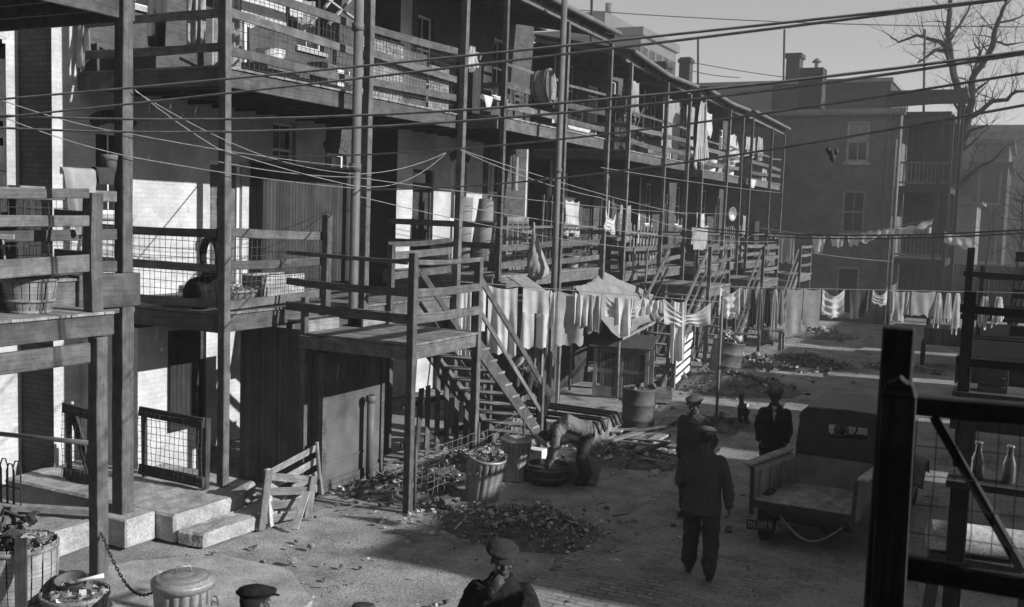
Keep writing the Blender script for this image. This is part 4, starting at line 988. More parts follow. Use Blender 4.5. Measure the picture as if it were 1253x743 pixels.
# ================================================================== lorry
def truck():
    t = thing('pickup_truck', (-2.2, 14, 0), 'small dark pickup lorry parked facing away, open wooden bed, covered cab with small rear window', 'lorry')
    x0, x1 = -2.9, -1.66; yb, yc = 12.75, 13.95; zf = .66; xf0, xf1 = -2.6, -1.5
    q = MB()
    for k in range(8): f = (k+.5)/8; q.beam((x0+f*(x1-x0), yb, zf-.015), (xf0+f*(xf1-xf0), yc, zf-.015), .146, .03, 0, (0, 0, 1), .002)
    q.build('bed_floor', M['bed_wood'], t)
    for sx, xx, xe in ((-1, x0, xf0), (1, x1, xf1)):
        q = MB(); w = .0
        prof = [(0, zf-.12), (0, 1.0), (.06*sx, 1.06), (.13*sx, 1.11)]
        for (a, za), (b, zb) in zip(prof, prof[1:]):
            q.quad((xx+a, yb, za), (xe+a, yc, za), (xe+b, yc, zb), (xx+b, yb, zb)); q.quad((xx+a+.02*sx, yb, za), (xx+b+.02*sx, yb, zb), (xe+b+.02*sx, yc, zb), (xe+a+.02*sx, yc, za))
            q.quad((xx+a, yb, za), (xx+b, yb, zb), (xx+b+.02*sx, yb, zb), (xx+a+.02*sx, yb, za))
        q.build('bed_side', M['bed_side'], t)
        q = MB(); q.beam((xx+.09*sx, yb-.03, 1.115), (xe+.09*sx, yc, 1.115), .12, .03, 0, (0, 0, 1), .004); q.build('side_rail', M['bed_wood'], t)
        q = MB(); q.beam((xx, yb-.02, zf-.2), (xx+.02*sx, yb-.02, 1.08), .05, .04, 0, (0, 1, 0)); q.build('corner_iron', M['truck'], t)
    q = MB(); q.box(xf0, xf1, yc, yc+.03, zf, 1.05); q.build('bed_front', M['bed_side'], t)
    q = MB(); q.box(x0, x1, yb-.03, yb-.002, zf-.1, zf-.01); q.build('rear_sill', M['truck'], t)
    # cab: rounded top, small rear window
    q = MB(); cx = -1.97; cy0, cy1 = 14.02, 15.25; hw = .66; ztop = 1.72; zb = .62
    def outline(s=1.0):
        pts = [(-hw, zb), (-hw*.99, 1.2), (-hw*.95, 1.5)]
        for k in range(7):
            a = math.pi-k*math.pi/12; pts.append((-hw*.95+.17+.17*math.cos(a), 1.53+.17*math.sin(a)))
        pts += [(0, ztop)]
        return pts+[(-x, z) for x, z in pts[:-1][::-1]]
    ol = outline()
    wl, wr, wb, wt = -.26, .26, 1.33, 1.51
    # rear panel with the window cut: four surrounding strips
    def clipx(z):   # half width at height z
        pts = [p for p in ol if p[0] <= 0]
        for (a, za), (b, zb_) in zip(pts, pts[1:]):
            if za <= z <= zb_: return a+(b-a)*(z-za)/(zb_-za+1e-9)
        return -.2
    zs = [zb, .9, 1.2, wb, 1.42, wt, 1.6, 1.66, 1.695, ztop]
    for z0, z1 in zip(zs, zs[1:]):
        a0, a1 = clipx(z0), clipx(z1)
        if wb <= z0 and z1 <= wt:
            q.quad((cx+a0, cy0, z0), (cx+wl, cy0, z0), (cx+wl, cy0, z1), (cx+a1, cy0, z1)); q.quad((cx+wr, cy0, z0), (cx-a0, cy0, z0), (cx-a1, cy0, z1), (cx+wr, cy0, z1))
        else: q.quad((cx+a0, cy0, z0), (cx-a0, cy0, z0), (cx-a1, cy0, z1), (cx+a1, cy0, z1))
    for (xa, za), (xb, zb_) in zip(ol, ol[1:]):
        side = abs(xa) > hw*.9 and abs(xb) > hw*.9
        if side: # low door side and roof strip, open side window
            if max(za, zb_) <= 1.21: q.quad((cx+xa, cy0, za), (cx+xb, cy0, zb_), (cx+xb, cy1, zb_-.12), (cx+xa, cy1, za))
            else: q.quad((cx+xa, cy0, za), (cx+xb, cy0, zb_), (cx+xb, cy0+.3, zb_), (cx+xa, cy0+.3, za)); q.quad((cx+xa, cy1-.06, za-.1), (cx+xb, cy1-.06, zb_), (cx+xb, cy1, zb_), (cx+xa, cy1, za-.1))
    q.build('cab', M['truck'], t, solid=.02)
    q = MB()
    top = [p for p in ol if p[1] > 1.5]
    for (xa, za), (xb, zb_) in zip(top, top[1:]): q.quad((cx+xa*1.02, cy0-.03, za+.012), (cx+xb*1.02, cy0-.03, zb_+.012), (cx+xb*1.02, cy1+.12, zb_+.012), (cx+xa*1.02, cy1+.12, za+.012))
    q.build('cab_top', M['truck_top'], t, solid=.015)
    q = MB()
    q.box(cx+wl-.04, cx+wl, cy0-.025, cy0-.012, wb-.04, wt+.04); q.box(cx+wr, cx+wr+.04, cy0-.025, cy0-.012, wb-.04, wt+.04); q.box(cx+wl, cx+wr, cy0-.025, cy0-.012, wb-.04, wb); q.box(cx+wl, cx+wr, cy0-.025, cy0-.012, wt, wt+.04); rw = q.build('rear_window', M['truck'], t)
    q = MB(); q.box(cx-hw, cx+hw, cy1-.02, cy1+.01, .75, 1.12); q.box(cx-hw, cx-hw+.06, cy1-.02, cy1+.01, 1.12, 1.55); q.box(cx+hw-.06, cx+hw, cy1-.02, cy1+.01, 1.12, 1.55); q.build('windscreen_frame', M['truck'], t)
    q = MB(); c0 = V3((cx-.17, 14.72, 1.34)); nrm = V3((0, -.75, .66)).normalized(); _, a_, b_ = frame_of(nrm, (1, 0, 0))
    ring = [c0+a_*(.2*math.cos(k*math.pi/14))+b_*(.2*math.sin(k*math.pi/14)) for k in range(29)]
    q.tube(ring, .014, 6)
    for k in range(4): q.tube([c0, ring[k*7+3]], .008, 5)
    q.tube([c0, c0-nrm*.7], .016, 6); q.build('steering_wheel', M['iron'], t)
    q = MB(); q.box(cx-.55, cx+.55, 14.12, 14.6, .8, .98); q.box(cx-.55, cx+.55, 14.06, 14.18, .98, 1.3); q.build('seat', M['leather'], t, bevel=.03)
    q = MB()
    rg = []
    for y, w_, h_, z_ in ((cy1+.01, .5, .24, .92), (15.6, .44, .23, .88), (16.3, .36, .22, .84), (16.34, .33, .2, .83)):
        rg.append(((cx, y, z_), (w_, 0, 0), (0, 0, h_)))
    q.loft(rg, 16); q.build('bonnet', M['truck'], t)
    q = MB(); q.box(x0+.1, x1-.1, 12.9, 16.4, .42, .52); q.box(x0+.25, x0+.33, 12.8, 16.5, .5, .63); q.box(x1-.33, x1-.25, 12.8, 16.5, .5, .63); q.tube([(x0+.05, 13.2, .34), (x1-.05, 13.2, .34)], .045, 8); q.ell((cx, 13.2, .36), (.16, .13, .15)); q.tube([(x0+.05, 16.1, .34), (x1-.05, 16.1, .34)], .03, 8); q.build('chassis', M['iron'], t)
    for (wx, wy) in ((-2.79, 13.2), (-1.32, 13.2), (-2.66, 16.1), (-1.28, 16.1)):
        q = MB(); c = V3((wx, wy, .36))
        q.tube([c+V3((0, .29*math.cos(k*math.pi/14), .29*math.sin(k*math.pi/14))) for k in range(29)], .075, 10, 0, False)
        wh = q.build('wheel', M['rubber'], t)
        q = MB(); q.lathe(c+V3((-.03, 0, 0)), [(.22, 0), (.23, .03), (.22, .06)], 20, 0, (1, 0, 0)); q.lathe(c+V3((-.06, 0, 0)), [(.001, 0), (.06, .01), (.06, .11), (.001, .12)], 12, 0, (1, 0, 0))
        for k in range(10): q.beam(c, c+V3((0, .22*math.cos(k*.628), .22*math.sin(k*.628))), .03, .025, 0, (1, 0, 0))
        q.build('rim', M['truck'], wh)
    for sx in (-1, 1):
        q = MB(); xx = cx+sx*.7
        # front mudguards
        pts = [(xx, 15.4, .5), (xx, 15.62, .62), (xx, 15.85, .76), (xx, 16.1, .8), (xx, 16.38, .72), (xx, 16.55, .5)]
        q.grid(lambda u, v: (lambda a, b, f: V3(a).lerp(V3(b), f)+V3((sx*(v-.35)*.3, 0, -.05*abs(v-.5)*2)))(pts[min(4, int(u*5))], pts[min(5, int(u*5)+1)], u*5-min(4, int(u*5))), 15, 4); q.build('mudguard', M['truck'], t, solid=.01)
        q = MB(); q.box(xx-.12, xx+.12, 14.0, 15.45, .46, .49); q.build('running_board', M['truck'], t)
        q = MB(); q.lathe((cx+sx*.42, 16.36, .98), [(.001, -.1), (.09, -.08), (.12, .02), (.12, .05), (.001, .051)], 14, 0, (0, 1, 0)); q.build('headlight', M['zinc_dark'], t)
    for k in range(4):
        f = (k+.5)/4; q = MB(); xx = x0+f*(xf0-x0); yy = yb+f*(yc-yb); q.box(xx+.004, xx+.03, yy-.02, yy+.02, zf, 1.02); q.build('stake', M['bed_side'], t)
        q = MB(); xx = x1+f*(xf1-x1); q.box(xx-.03, xx-.004, yy-.02, yy+.02, zf, 1.02); q.build('stake', M['bed_side'], t)
    for xx in (x0+.2, x1-.2):
        q = MB(); q.box(xx-.03, xx+.03, yb-.045, yb-.032, zf-.12, zf-.01); q.tube([(xx-.05, yb-.045, zf-.03), (xx+.05, yb-.045, zf-.03)], .012, 6); q.build('hinge', M['iron'], t)
    q = MB(); q.lathe((-2.5, yb-.1, .42), [(.001, 0), (.045, .005), (.05, .05), (.03, .08), (.001, .085)], 14, 0, (0, 1, 0)); q.build('tail_lamp', M['zinc_dark'], t)
    q = MB(); q.box(cx-.6, cx+.6, cy0-.014, cy0-.002, 1.16, 1.19); q.box(cx-.012, cx+.012, cy0-.012, cy0-.002, .66, 1.16); q.build('panel_bead', M['truck'], t)
    # tailboard chain and tow rope
    q = MB(); q.tube([V3((x0+.35, yb+.02, .5)).lerp(V3((x1-.12, yb+.02, .47)), k/12)+V3((0, -.05*math.sin(k/12*3.14), -.24*math.sin(k/12*3.14))) for k in range(13)], .014, 6); q.build('tow_rope', M['rope'], t)
    # licence plate
    q = MB(); T = Matrix.Translation((-2.78, yb-.06, .35)) @ Matrix.Rotation(R(-6), 4, 'Y'); q.M = T; q.box(-.17, .17, -.006, .006, -.065, .065); pl = q.build('licence_plate', M['truck'], t)
    cu = bpy.data.curves.new('digits', 'FONT'); cu.body = 'TH 107 8'; cu.size = .105; cu.align_x = 'CENTER'; cu.align_y = 'CENTER'; cu.extrude = .001; cu.offset = .002
    tmp = bpy.data.objects.new('tmp_digits', cu); COL.objects.link(tmp); bpy.context.view_layer.update()
    me = bpy.data.meshes.new_from_object(tmp.evaluated_get(bpy.context.evaluated_depsgraph_get())); bpy.data.objects.remove(tmp)
    me.transform(T @ Matrix.Translation((0, -.009, 0)) @ Matrix.Rotation(R(90), 4, 'X') @ Matrix.Scale(.78, 4, (1, 0, 0))); me.transform(Matrix.Translation(-wloc(pl)))
    me.materials.clear(); me.materials.append(M['plate']); dg = bpy.data.objects.new('plate_digits', me); COL.objects.link(dg); dg.parent = pl
M['plate'] = rough_m('worn plate paint', .2, 9, .3, .6, 0)
truck()

# ================================================================== washing
def fold_fn(seed, amp, k):
    r = random.Random(seed); ph = [r.uniform(0, 6.28) for _ in range(6)]; fr = [k*r.uniform(.6, 1.6) for _ in range(3)]
    return lambda u, v: amp*(.25+.9*v)*(.6*math.sin(fr[0]*u*6.28+ph[0]+v*1.2)+.35*math.sin(fr[1]*u*6.28*1.7+ph[1]-v*2)+.25*math.sin(v*7+ph[2]+u*4))
def wash(label, a, b, drop, mat, shape='sheet', name=None, cat=None, amp=.05, k=2.0, sag=.03, group=None, taper=0.0, dropb=None):
    """a piece of washing pegged between a and b"""
    a, b = V3(a), V3(b); n = (b-a).cross(V3((0, 0, 1))).normalized(); W_ = (b-a).length
    ph = rnd.random()*6; pins = max(1, int(W_/.35)); ff = fold_fn(rnd.random()*999, amp*1.1, k*rnd.uniform(.5, .9)); q = MB(); db = drop if dropb is None else dropb
    def base(u, v, dr):
        p = a.lerp(b, u); return p + V3((0, 0, -dr*v - (sag+.02)*abs(math.sin(math.pi*u*pins))**.8*(1-.5*v) - .05*v*math.sin(u*5+ph)*math.sin(u*11+ph*2))) + n*ff(u, v)
    if shape == 'sheet':
        q.grid(lambda u, v: base(.5+(u-.5)*(1-taper*v), v, drop+(db-drop)*u+.02*math.sin(u*9)), 26, 18)
    elif shape == 'swag':
        q.grid(lambda u, v: base(u, v, drop+(db-drop)*u) + V3((0, 0, -.24*W_*math.sin(math.pi*u)**1.3*(1-v*.75))) + n*.03*math.sin(v*22+u*3)*math.sin(math.pi*u), 28, 18)
    elif shape == 'trousers':
        q.grid(lambda u, v: base(u, v*.4, drop), 20, 8)
        for s in (0, 1): q.grid(lambda u, v: base((.0 if s == 0 else .54)+u*.46+(.06-.12*s)*v*(1-u if s == 0 else -u)*-1, .4+.6*v, drop)+n*.04*math.sin(u*3.14), 10, 14)
    elif shape == 'shirt':
        q.grid(lambda u, v: base(.2+.6*u, v, drop), 18, 14)
        for s in (0, 1): q.grid(lambda u, v: base((.2 if s == 0 else .8)+(-1 if s == 0 else 1)*(.02+.2*u-.05*v), v*.75+.06*u, drop)+n*.03*math.sin(u*6), 6, 12)
    elif shape == 'bunch':
        q.grid(lambda u, v: base(.5+(u-.5)*(.35+.65*v**.6), v, drop*(1+.08*math.sin(u*12)))+n*(.03+.05*v)*math.sin(u*15), 30, 14)
    nm = name or {'sheet': 'hanging_sheet', 'swag': 'hanging_sheet', 'trousers': 'hanging_trousers', 'shirt': 'hanging_shirt', 'bunch': 'hanging_stockings'}[shape]
    return tag(q.build(nm, M[mat]), label, cat or 'washing', group)
pl = lambda px, py, X=-7.9: P(px, py, X=X)
L1A, L1B = P(540, 343, Y=16.5), P(884, 370, Y=19.8)
n1 = (V3((L1B.x, L1B.y, 0))-V3((L1A.x, L1A.y, 0))).cross(V3((0, 0, 1))).normalized()
def p1(px, py, off=0):
    dd = ray(px, py); return CAMP+dd*((L1A-CAMP).dot(n1)/dd.dot(n1)) - n1*off*(1 if n1.y > 0 else -1)
def w1(label, x0, y0, x1, y1, bot, mat, shape='sheet', off=0, **k):
    y0 = y1 = None; ch = lambda x: 344.5+(x-540)*27/344
    a, b = p1(x0, ch(x0), off), p1(x1, ch(x1), off); c = p1((x0+x1)/2, bot, off)
    return wash(label, a, b, a.z-c.z, mat, shape, **k)
w1('pale sheet behind the railed landing, first on the line', 556, 345, 577, 347, 438, 'cl_pale', off=.06)
w1('long pale nightgown beside the nearest stair, its hem hanging low', 598, 352, 634, 355, 432, 'cl_pale', amp=.07, k=3)
w1('narrow white towel between the sheet and the nightgown', 580, 348, 595, 351, 402, 'cl_white', off=.06, amp=.07)
w1('thin white vest just right of the trousers', 674, 361, 682, 362, 398, 'cl_white', amp=.06)
w1('pale trousers hanging upside down before the plank shed', 640, 358, 673, 361, 424, 'cl_pale', 'trousers', amp=.06)
w1('second pale towel overlapping the grey one', 703, 363, 720, 364, 398, 'cl_pale', off=.06, amp=.06)
w1('pale blouse sleeves hanging between the two swags', 752, 367, 776, 367, 408, 'cl_pale', 'shirt', off=.06, amp=.07)
w1('grey towel with a straight hem, right of the leaning pipe', 683, 362, 716, 363, 420, 'cl_grey', amp=.07, k=1.5)
w1('bundle of striped rags hanging before the tarpaulin', 719, 363, 737, 364, 405, 'cl_stripe', amp=.09, k=4, name='hanging_rags')
w1('short pale cloth in deep folds before the tarpaulin', 741, 364, 787, 366, 385, 'cl_white', 'swag')
w1('bunched pale cloth pegged tight on the line right of the tarpaulin', 788, 366, 812, 367, 381, 'cl_pale', amp=.08, k=4, name='hanging_cloth')
w1('white cloth hanging in a wide swag over the slatted gate', 813, 367, 870, 369, 394, 'cl_white', 'swag')
w1('narrow torn cloth trailing from the white swag to the slatted gate', 822, 372, 840, 372, 440, 'cl_pale', amp=.07, k=3, name='hanging_cloth')
# second line, across the alley
LA, LB = V3((-8.3, 26, 0)), V3((-1.0, 30.2, 0))
nn = (LB-LA).cross(V3((0, 0, 1))).normalized()
def pc(px, py, off=0):
    d = ray(px, py); t = (LA-CAMP).dot(nn)/d.dot(nn); return CAMP+d*t
def w2(label, x0, x1, bot, mat, shape='sheet', y=None, **k):
    y0 = 351+(x0-880)*.02; y1 = 351+(x1-880)*.02
    g_ = pc if x1 < 1183 else (lambda X_, Y_: P(X_, Y_, Y=11.8))
    a, b = g_(x0, y0), g_(x1, y1); c = g_((x0+x1)/2, bot); return wash(label, a, b, a.z-c.z, mat, shape, **k)
w2('white shirt pegged by its tail, first on the line across the alley', 881, 906, 386, 'cl_white', 'swag')
w2('small grey cloth between the first shirt and the long stockings', 907, 919, 376, 'cl_grey')
for i, (x, mt_, bt, lb) in enumerate(((922, 'cl_dark', 402, 'first of the long stockings, dark, left end of the bunch'), (931, 'cl_grey', 406, 'grey long stockings, second of the bunch'), (940, 'cl_dark', 400, 'dark long stockings, third of the bunch'), (949, 'cl_pale', 405, 'pale long stockings, fourth of the bunch'), (957, 'cl_grey', 398, 'short grey stockings, last of the bunch'))):
    w2(lb, x-5, x+5, bt, mt_, 'bunch', amp=.03)
w2('long grey bath towel right of the stockings', 963, 983, 408, 'cl_grey', amp=.03, k=1)
w2('plain grey sheet between the long towel and the white swag', 984, 1005, 399, 'cl_grey', amp=.03, k=1)
w2('white undershirt sagging in a swag in the middle of the far line', 1007, 1034, 386, 'cl_white', 'swag')
w2('dark shirt spread on the far line, before the end wall', 1036, 1066, 388, 'cl_dark', 'shirt')
w2('small white cloth right of the dark shirt', 1068, 1086, 372, 'cl_white', 'swag', name='hanging_cloth')
w2('grey child\'s dress above the thick near post', 1089, 1114, 392, 'cl_grey', 'shirt', name='hanging_dress')
w2('wide grey sheet above the thick near post', 1116, 1145, 386, 'cl_grey', amp=.03, k=1)
for i, (x, w_, bt, lb) in enumerate(((1149, 12, 398, 'bright gathered baby dress right of the wide grey sheet'), (1161, 11, 392, 'bright gathered baby dress, second from the wide grey sheet'), (1172, 12, 405, 'bright long gathered dress just left of the slim dark post'), (1191, 9, 386, 'short bright gathered dress just right of the slim dark post'), (1206, 16, 396, 'bright gathered dress, last but one on the far line'), (1223, 16, 394, 'bright gathered dress at the right end of the far line'))):
    w2(lb, x-w_/2, x+w_/2, bt, 'cl_white', 'bunch', amp=.03, name='hanging_dress')
# high far line
YH = 36.0
def w3(label, x0, y0, x1, y1, bot, mat, shape='sheet', **k):
    a, b = P(x0, y0, Y=YH), P(x1, y1, Y=YH); c = P(x0, bot, Y=YH); return wash(label, a, b, a.z-c.z, mat, shape, **k)
w3('grey towel high up beside the farthest stair', 955, 283, 973, 286, 320, 'cl_grey', amp=.03)
for x0, x1, bt, lb in ((994, 1011, 308, 'leftmost of three short white cloths high across the alley'), (1016, 1034, 301, 'middle of three short white cloths high across the alley'), (1037, 1053, 300, 'rightmost of three short white cloths high across the alley')): w3(lb, x0, 288, x1, 288, bt, 'cl_white', name='hanging_cloth', taper=.35)
w3('white wisps of cloth on the high line left of the three short cloths', 940, 281, 954, 284, 289, 'cl_white', 'swag', name='hanging_cloth')
q = MB()
pp = [P(x, y, Y=YH) for x, y in ((1052, 286), (1066, 283), (1080, 281), (1086, 279), (1100, 279), (1120, 276), (1142, 268))]
def tws(u, v):
    k = min(len(pp)-2, int(u*(len(pp)-1))); f = u*(len(pp)-1)-k; p = pp[k].lerp(pp[k+1], f)
    return p+V3((.03*math.sin(u*40+v*3), .08*math.sin(u*31)*v, -v*(.16+.22*abs(math.sin(u*9+.5))*(1-u*.6))+.02*math.sin(u*50)))
q.grid(tws, 60, 6)
tag(q.build('twisted_sheet', M['cl_white']), 'white sheet twisted along the high line towards the corner porch', 'washing')
for a_, b_, bt, lb in ((1092, 1118, 290, 'ragged pale cloth below the twisted sheet'), (1118, 1140, 288, 'grey cloth at the porch end of the twisted sheet')): w3(lb, a_, 280, b_, 277, bt, 'cl_white' if a_ < 1100 else 'cl_grey', amp=.08, k=4, name='hanging_cloth')
w3('torn pale cloth caught below the bare tree', 1156, 283, 1192, 291, 297, 'cl_pale', amp=.08, k=3, name='hanging_cloth')

# tarpaulin slung from poles over the coop
t = thing('tarpaulin', (-8.3, 21, 2.2), 'big sagging canvas tarpaulin slung as a tent roof above the chicken coop', 'tarpaulin')
A_, B_, C_, D_ = P(702, 350, X=-9.6), P(738, 332, X=-9.7), P(838, 372, X=-8.7), P(758, 414, X=-8.25)
q = MB()
def tarp(u, v):
    p = (A_*(1-u)+B_*u)*(1-v)+(D_*(1-u)+C_*u)*v
    e_ = math.sin(math.pi*u)*math.sin(math.pi*v)
    r = .34*max(0, 1-abs(u-.52-.2*v)/.34)*math.sin(math.pi*min(1, v*1.15))**.6 - .16*e_ - .1*math.sin(math.pi*u)*(1-v) - .08*math.sin(math.pi*v)
    r += .07*noise.noise(V3((u*5, v*4, 1)))+.03*noise.noise(V3((u*14+v*6, v*9, 4)))
    return p+V3((0, 0, r))
q.grid(tarp, 40, 36); q.build('canvas', M['canvas'], t)
q = MB(); q.tube([D_+V3((0, 0, -.02)), V3((D_.x, D_.y, 0))], .035, 6); q.build('pole', M['wood_mid'], t)
q = MB(); q.tube([A_, V3((A_.x, A_.y, 0))], .035, 6); q.build('pole', M['wood_mid'], t)
q = MB(); q.beam(D_+V3((.1, -.1, .0)), C_+V3((.05, 0, -.05)), .05, .06, 0, (0, 0, 1)); q.build('ridge_pole', M['wood_mid'], t)

# ================================================================== wires and lines
def line(label, pts, r=.012, mat='rope', sag=0, name='clothesline', cat='line', ext=0):
    """pts: (px, py, axis, value); a taut line with sag"""
    W3 = [P(p[0], p[1], **{p[2]: p[3]}) for p in pts]
    out = []
    for a, b in zip(W3, W3[1:]):
        for k in range(12): out.append(a.lerp(b, k/12)+V3((0, 0, -sag*4*(k/12)*(1-k/12))))
    out.append(W3[-1])
    if ext: out.append(W3[-1]+(W3[-1]-out[-2]).normalized()*ext)
    q = MB(); q.tube(out, r, 5, 0, False); return tag(q.build(name, M[mat]), label, cat)
line('fine line sagging from the soil pipe towards the fourth porch', [(441, 218, 'X', -9.35), (905, 262, 'X', -9.3)], .007, 'rope', .15)
line('fine line from the soil pipe down to the second stair', [(441, 241, 'X', -9.35), (770, 303, 'X', -9.2)], .007, 'rope', .1)
line('fine line between the corner post and the soil pipe, below the pale cords', [(267, 198, 'X', -9.6), (440, 217, 'X', -9.35)], .007, 'rope', .05)
line('fine line along the second first floor, ending at the farthest stair', [(560, 252, 'X', -9.6), (948, 296, 'X', -9.0)], .008, 'rope', .2)
line('fine high line along the fronts of the farther porches', [(735, 205, 'X', -9.5), (955, 236, 'X', -9.5)], .009, 'rope', .05)
line('upper of the two lines rising from the left post to the top right sky', [(-40, 125, 'X', -9.9), (1225, -1, 'Y', 8)], .0115, 'rope', .03, ext=2.5)
line('lower of the two lines rising from the left post to the top right sky', [(-40, 148, 'X', -9.9), (1225, 0, 'Y', 8)], .0115, 'rope', .03, ext=2.5)
line('upper of the middle pair of lines, crossing the end building roof to the right', [(-40, 139, 'X', -9.9), (1253, 63, 'Y', 8)], .012, 'rope', .22, ext=2.5)
line('lower of the middle pair of lines, crossing the end building roof to the right', [(-40, 154, 'X', -9.9), (1253, 66, 'Y', 8)], .012, 'rope', .25, ext=2.5)
line('line from the nearest porch wall past the tree fork to the right edge', [(292, 190, 'X', -11.8), (1253, 90, 'Y', 8)], .011, 'rope', .2, ext=2.5)
line('line from the soil pipe carrying the knotted rag', [(440, 232, 'X', -9.35), (1253, 129, 'Y', 8)], .011, 'rope', .16, ext=2.5)
line('thin line dropping from the left edge to the soil pipe, upper one', [(0, 122, 'X', -9.8), (165, 165, 'X', -9.55), (440, 205, 'X', -9.35)], .0055, 'rope', .04)
line('thin line dropping from the left edge to the soil pipe, lower one', [(0, 142, 'X', -9.8), (165, 193, 'X', -9.55), (440, 231, 'X', -9.35)], .006, 'rope', .04)
line('pale cord slung from the thick left post down to the soil pipe', [(165, 110, 'X', -9.55), (267, 182, 'X', -9.55), (440, 229, 'X', -9.35)], .006, 'rope_light', .03)
line('pale cord slung from the thick left post to the corner post', [(166, 112, 'X', -9.55), (320, 190, 'X', -9.5), (440, 213, 'X', -9.4)], .005, 'rope_light', .05)
line('pale rope from the soil pipe to the second porch post, tight one', [(441, 213, 'X', -9.35), (545, 187, 'X', -9.6)], .006, 'rope_light', .08)
line('pale rope from the soil pipe to the second porch post, slack one', [(441, 228, 'X', -9.35), (545, 188, 'X', -9.6)], .006, 'rope_light', .2)
line('upper pale cord falling from the second porch post to the far stairs', [(563, 183, 'X', -9.55), (842, 263, 'X', -9.2)], .007, 'rope_light', .1)
line('lower pale cord falling from the second porch post to the far stairs', [(563, 184, 'X', -9.55), (735, 242, 'X', -9.4), (850, 283, 'X', -9.2)], .007, 'rope_light', .1)
line('dark cable crossing the alley just above the high washing', [(850, 278, 'X', -9.4), (1290, 279, 'Y', 22)], .02, 'rope_dark', .2, 'cable', 'cable')
line('second dark cable crossing the alley just below its neighbour', [(850, 282, 'X', -9.4), (1290, 283, 'Y', 22)], .018, 'rope_dark', .2, 'cable', 'cable')
line('thin pale cord across the end wall below the short white cloths', [(984, 308, 'Y', 42), (1092, 320, 'Y', 44)], .012, 'rope_light', .05)
line('clothesline beside the stairs holding the trousers and the grey towel', [(540, 343, 'Y', 16.5), (884, 370, 'Y', 19.8)], .008, 'rope_light', 0)
q = MB(); a = P(884, 368, Y=19.85); q.tube([(a.x, a.y, 0), (a.x, a.y, a.z+.1)], .03, 7); tag(q.build('prop_pole', M['wood_mid']), 'slim clothes pole holding the end of the line beside the facing man', 'pole')
a, b = P(1183, 357, Y=11.8), P(1262, 359, Y=11.8)
q = MB(); q.tube([a, b], .006, 5, 0, False); tag(q.build('clothesline', M['rope_light']), 'short clothesline behind the slim dark post holding three bright dresses', 'line')
a, b = pc(876, 351), pc(1186, 357.2)
q = MB(); q.tube([a.lerp(b, k/12) for k in range(13)], .009, 5, 0, False); tag(q.build('clothesline', M['rope_light']), 'clothesline across the alley holding stockings and bright dresses', 'line')
q = MB(); q.tube([P(x, y, Y=YH) for x, y in ((930, 279), (955, 283), (994, 288), (1053, 287), (1086, 280), (1145, 267))], .012, 5, 0, False); tag(q.build('clothesline', M['rope_light']), 'high clothesline to the corner porch holding the three short white cloths', 'line')
line('thin wire high in the sky, rising past the leftmost skyline pole', [(690, 11, 'Y', 60), (1300, 33, 'Y', 64)], .03, 'rope_dark', .3, 'overhead_wire', 'wire')
line('thin wire in the sky from the small chimney to the square chimney', [(840, 75, 'Y', 62), (1000, 99, 'Y', 62)], .025, 'rope_dark', .1, 'overhead_wire', 'wire')
line('lower thin wire beside the small chimney', [(840, 85, 'Y', 62), (905, 95, 'Y', 62)], .025, 'rope_dark', .1, 'overhead_wire', 'wire')
c = P(1017, 187, X=-2.6)
q = MB()
for dx, dz, r_ in ((0, 0, .035), (.06, .02, .03), (-.04, .04, .028), (.02, -.07, .03), (.03, -.11, .018)): q.ell(c+V3((dx, dx*.4, dz))*1, (r_*1.5, r_*1.2, r_*1.5), 8, 6)
def knot(o):
    d = o.modifiers.new('lumps', 'DISPLACE'); tx = bpy.data.textures.new('lumps', 'CLOUDS'); tx.noise_scale = .03; d.texture = tx; d.strength = .02
tag(q.build('knotted_rag', M['cl_dark'], mods=[knot]), 'knotted rag tied on a line before the end building wall', 'rag')
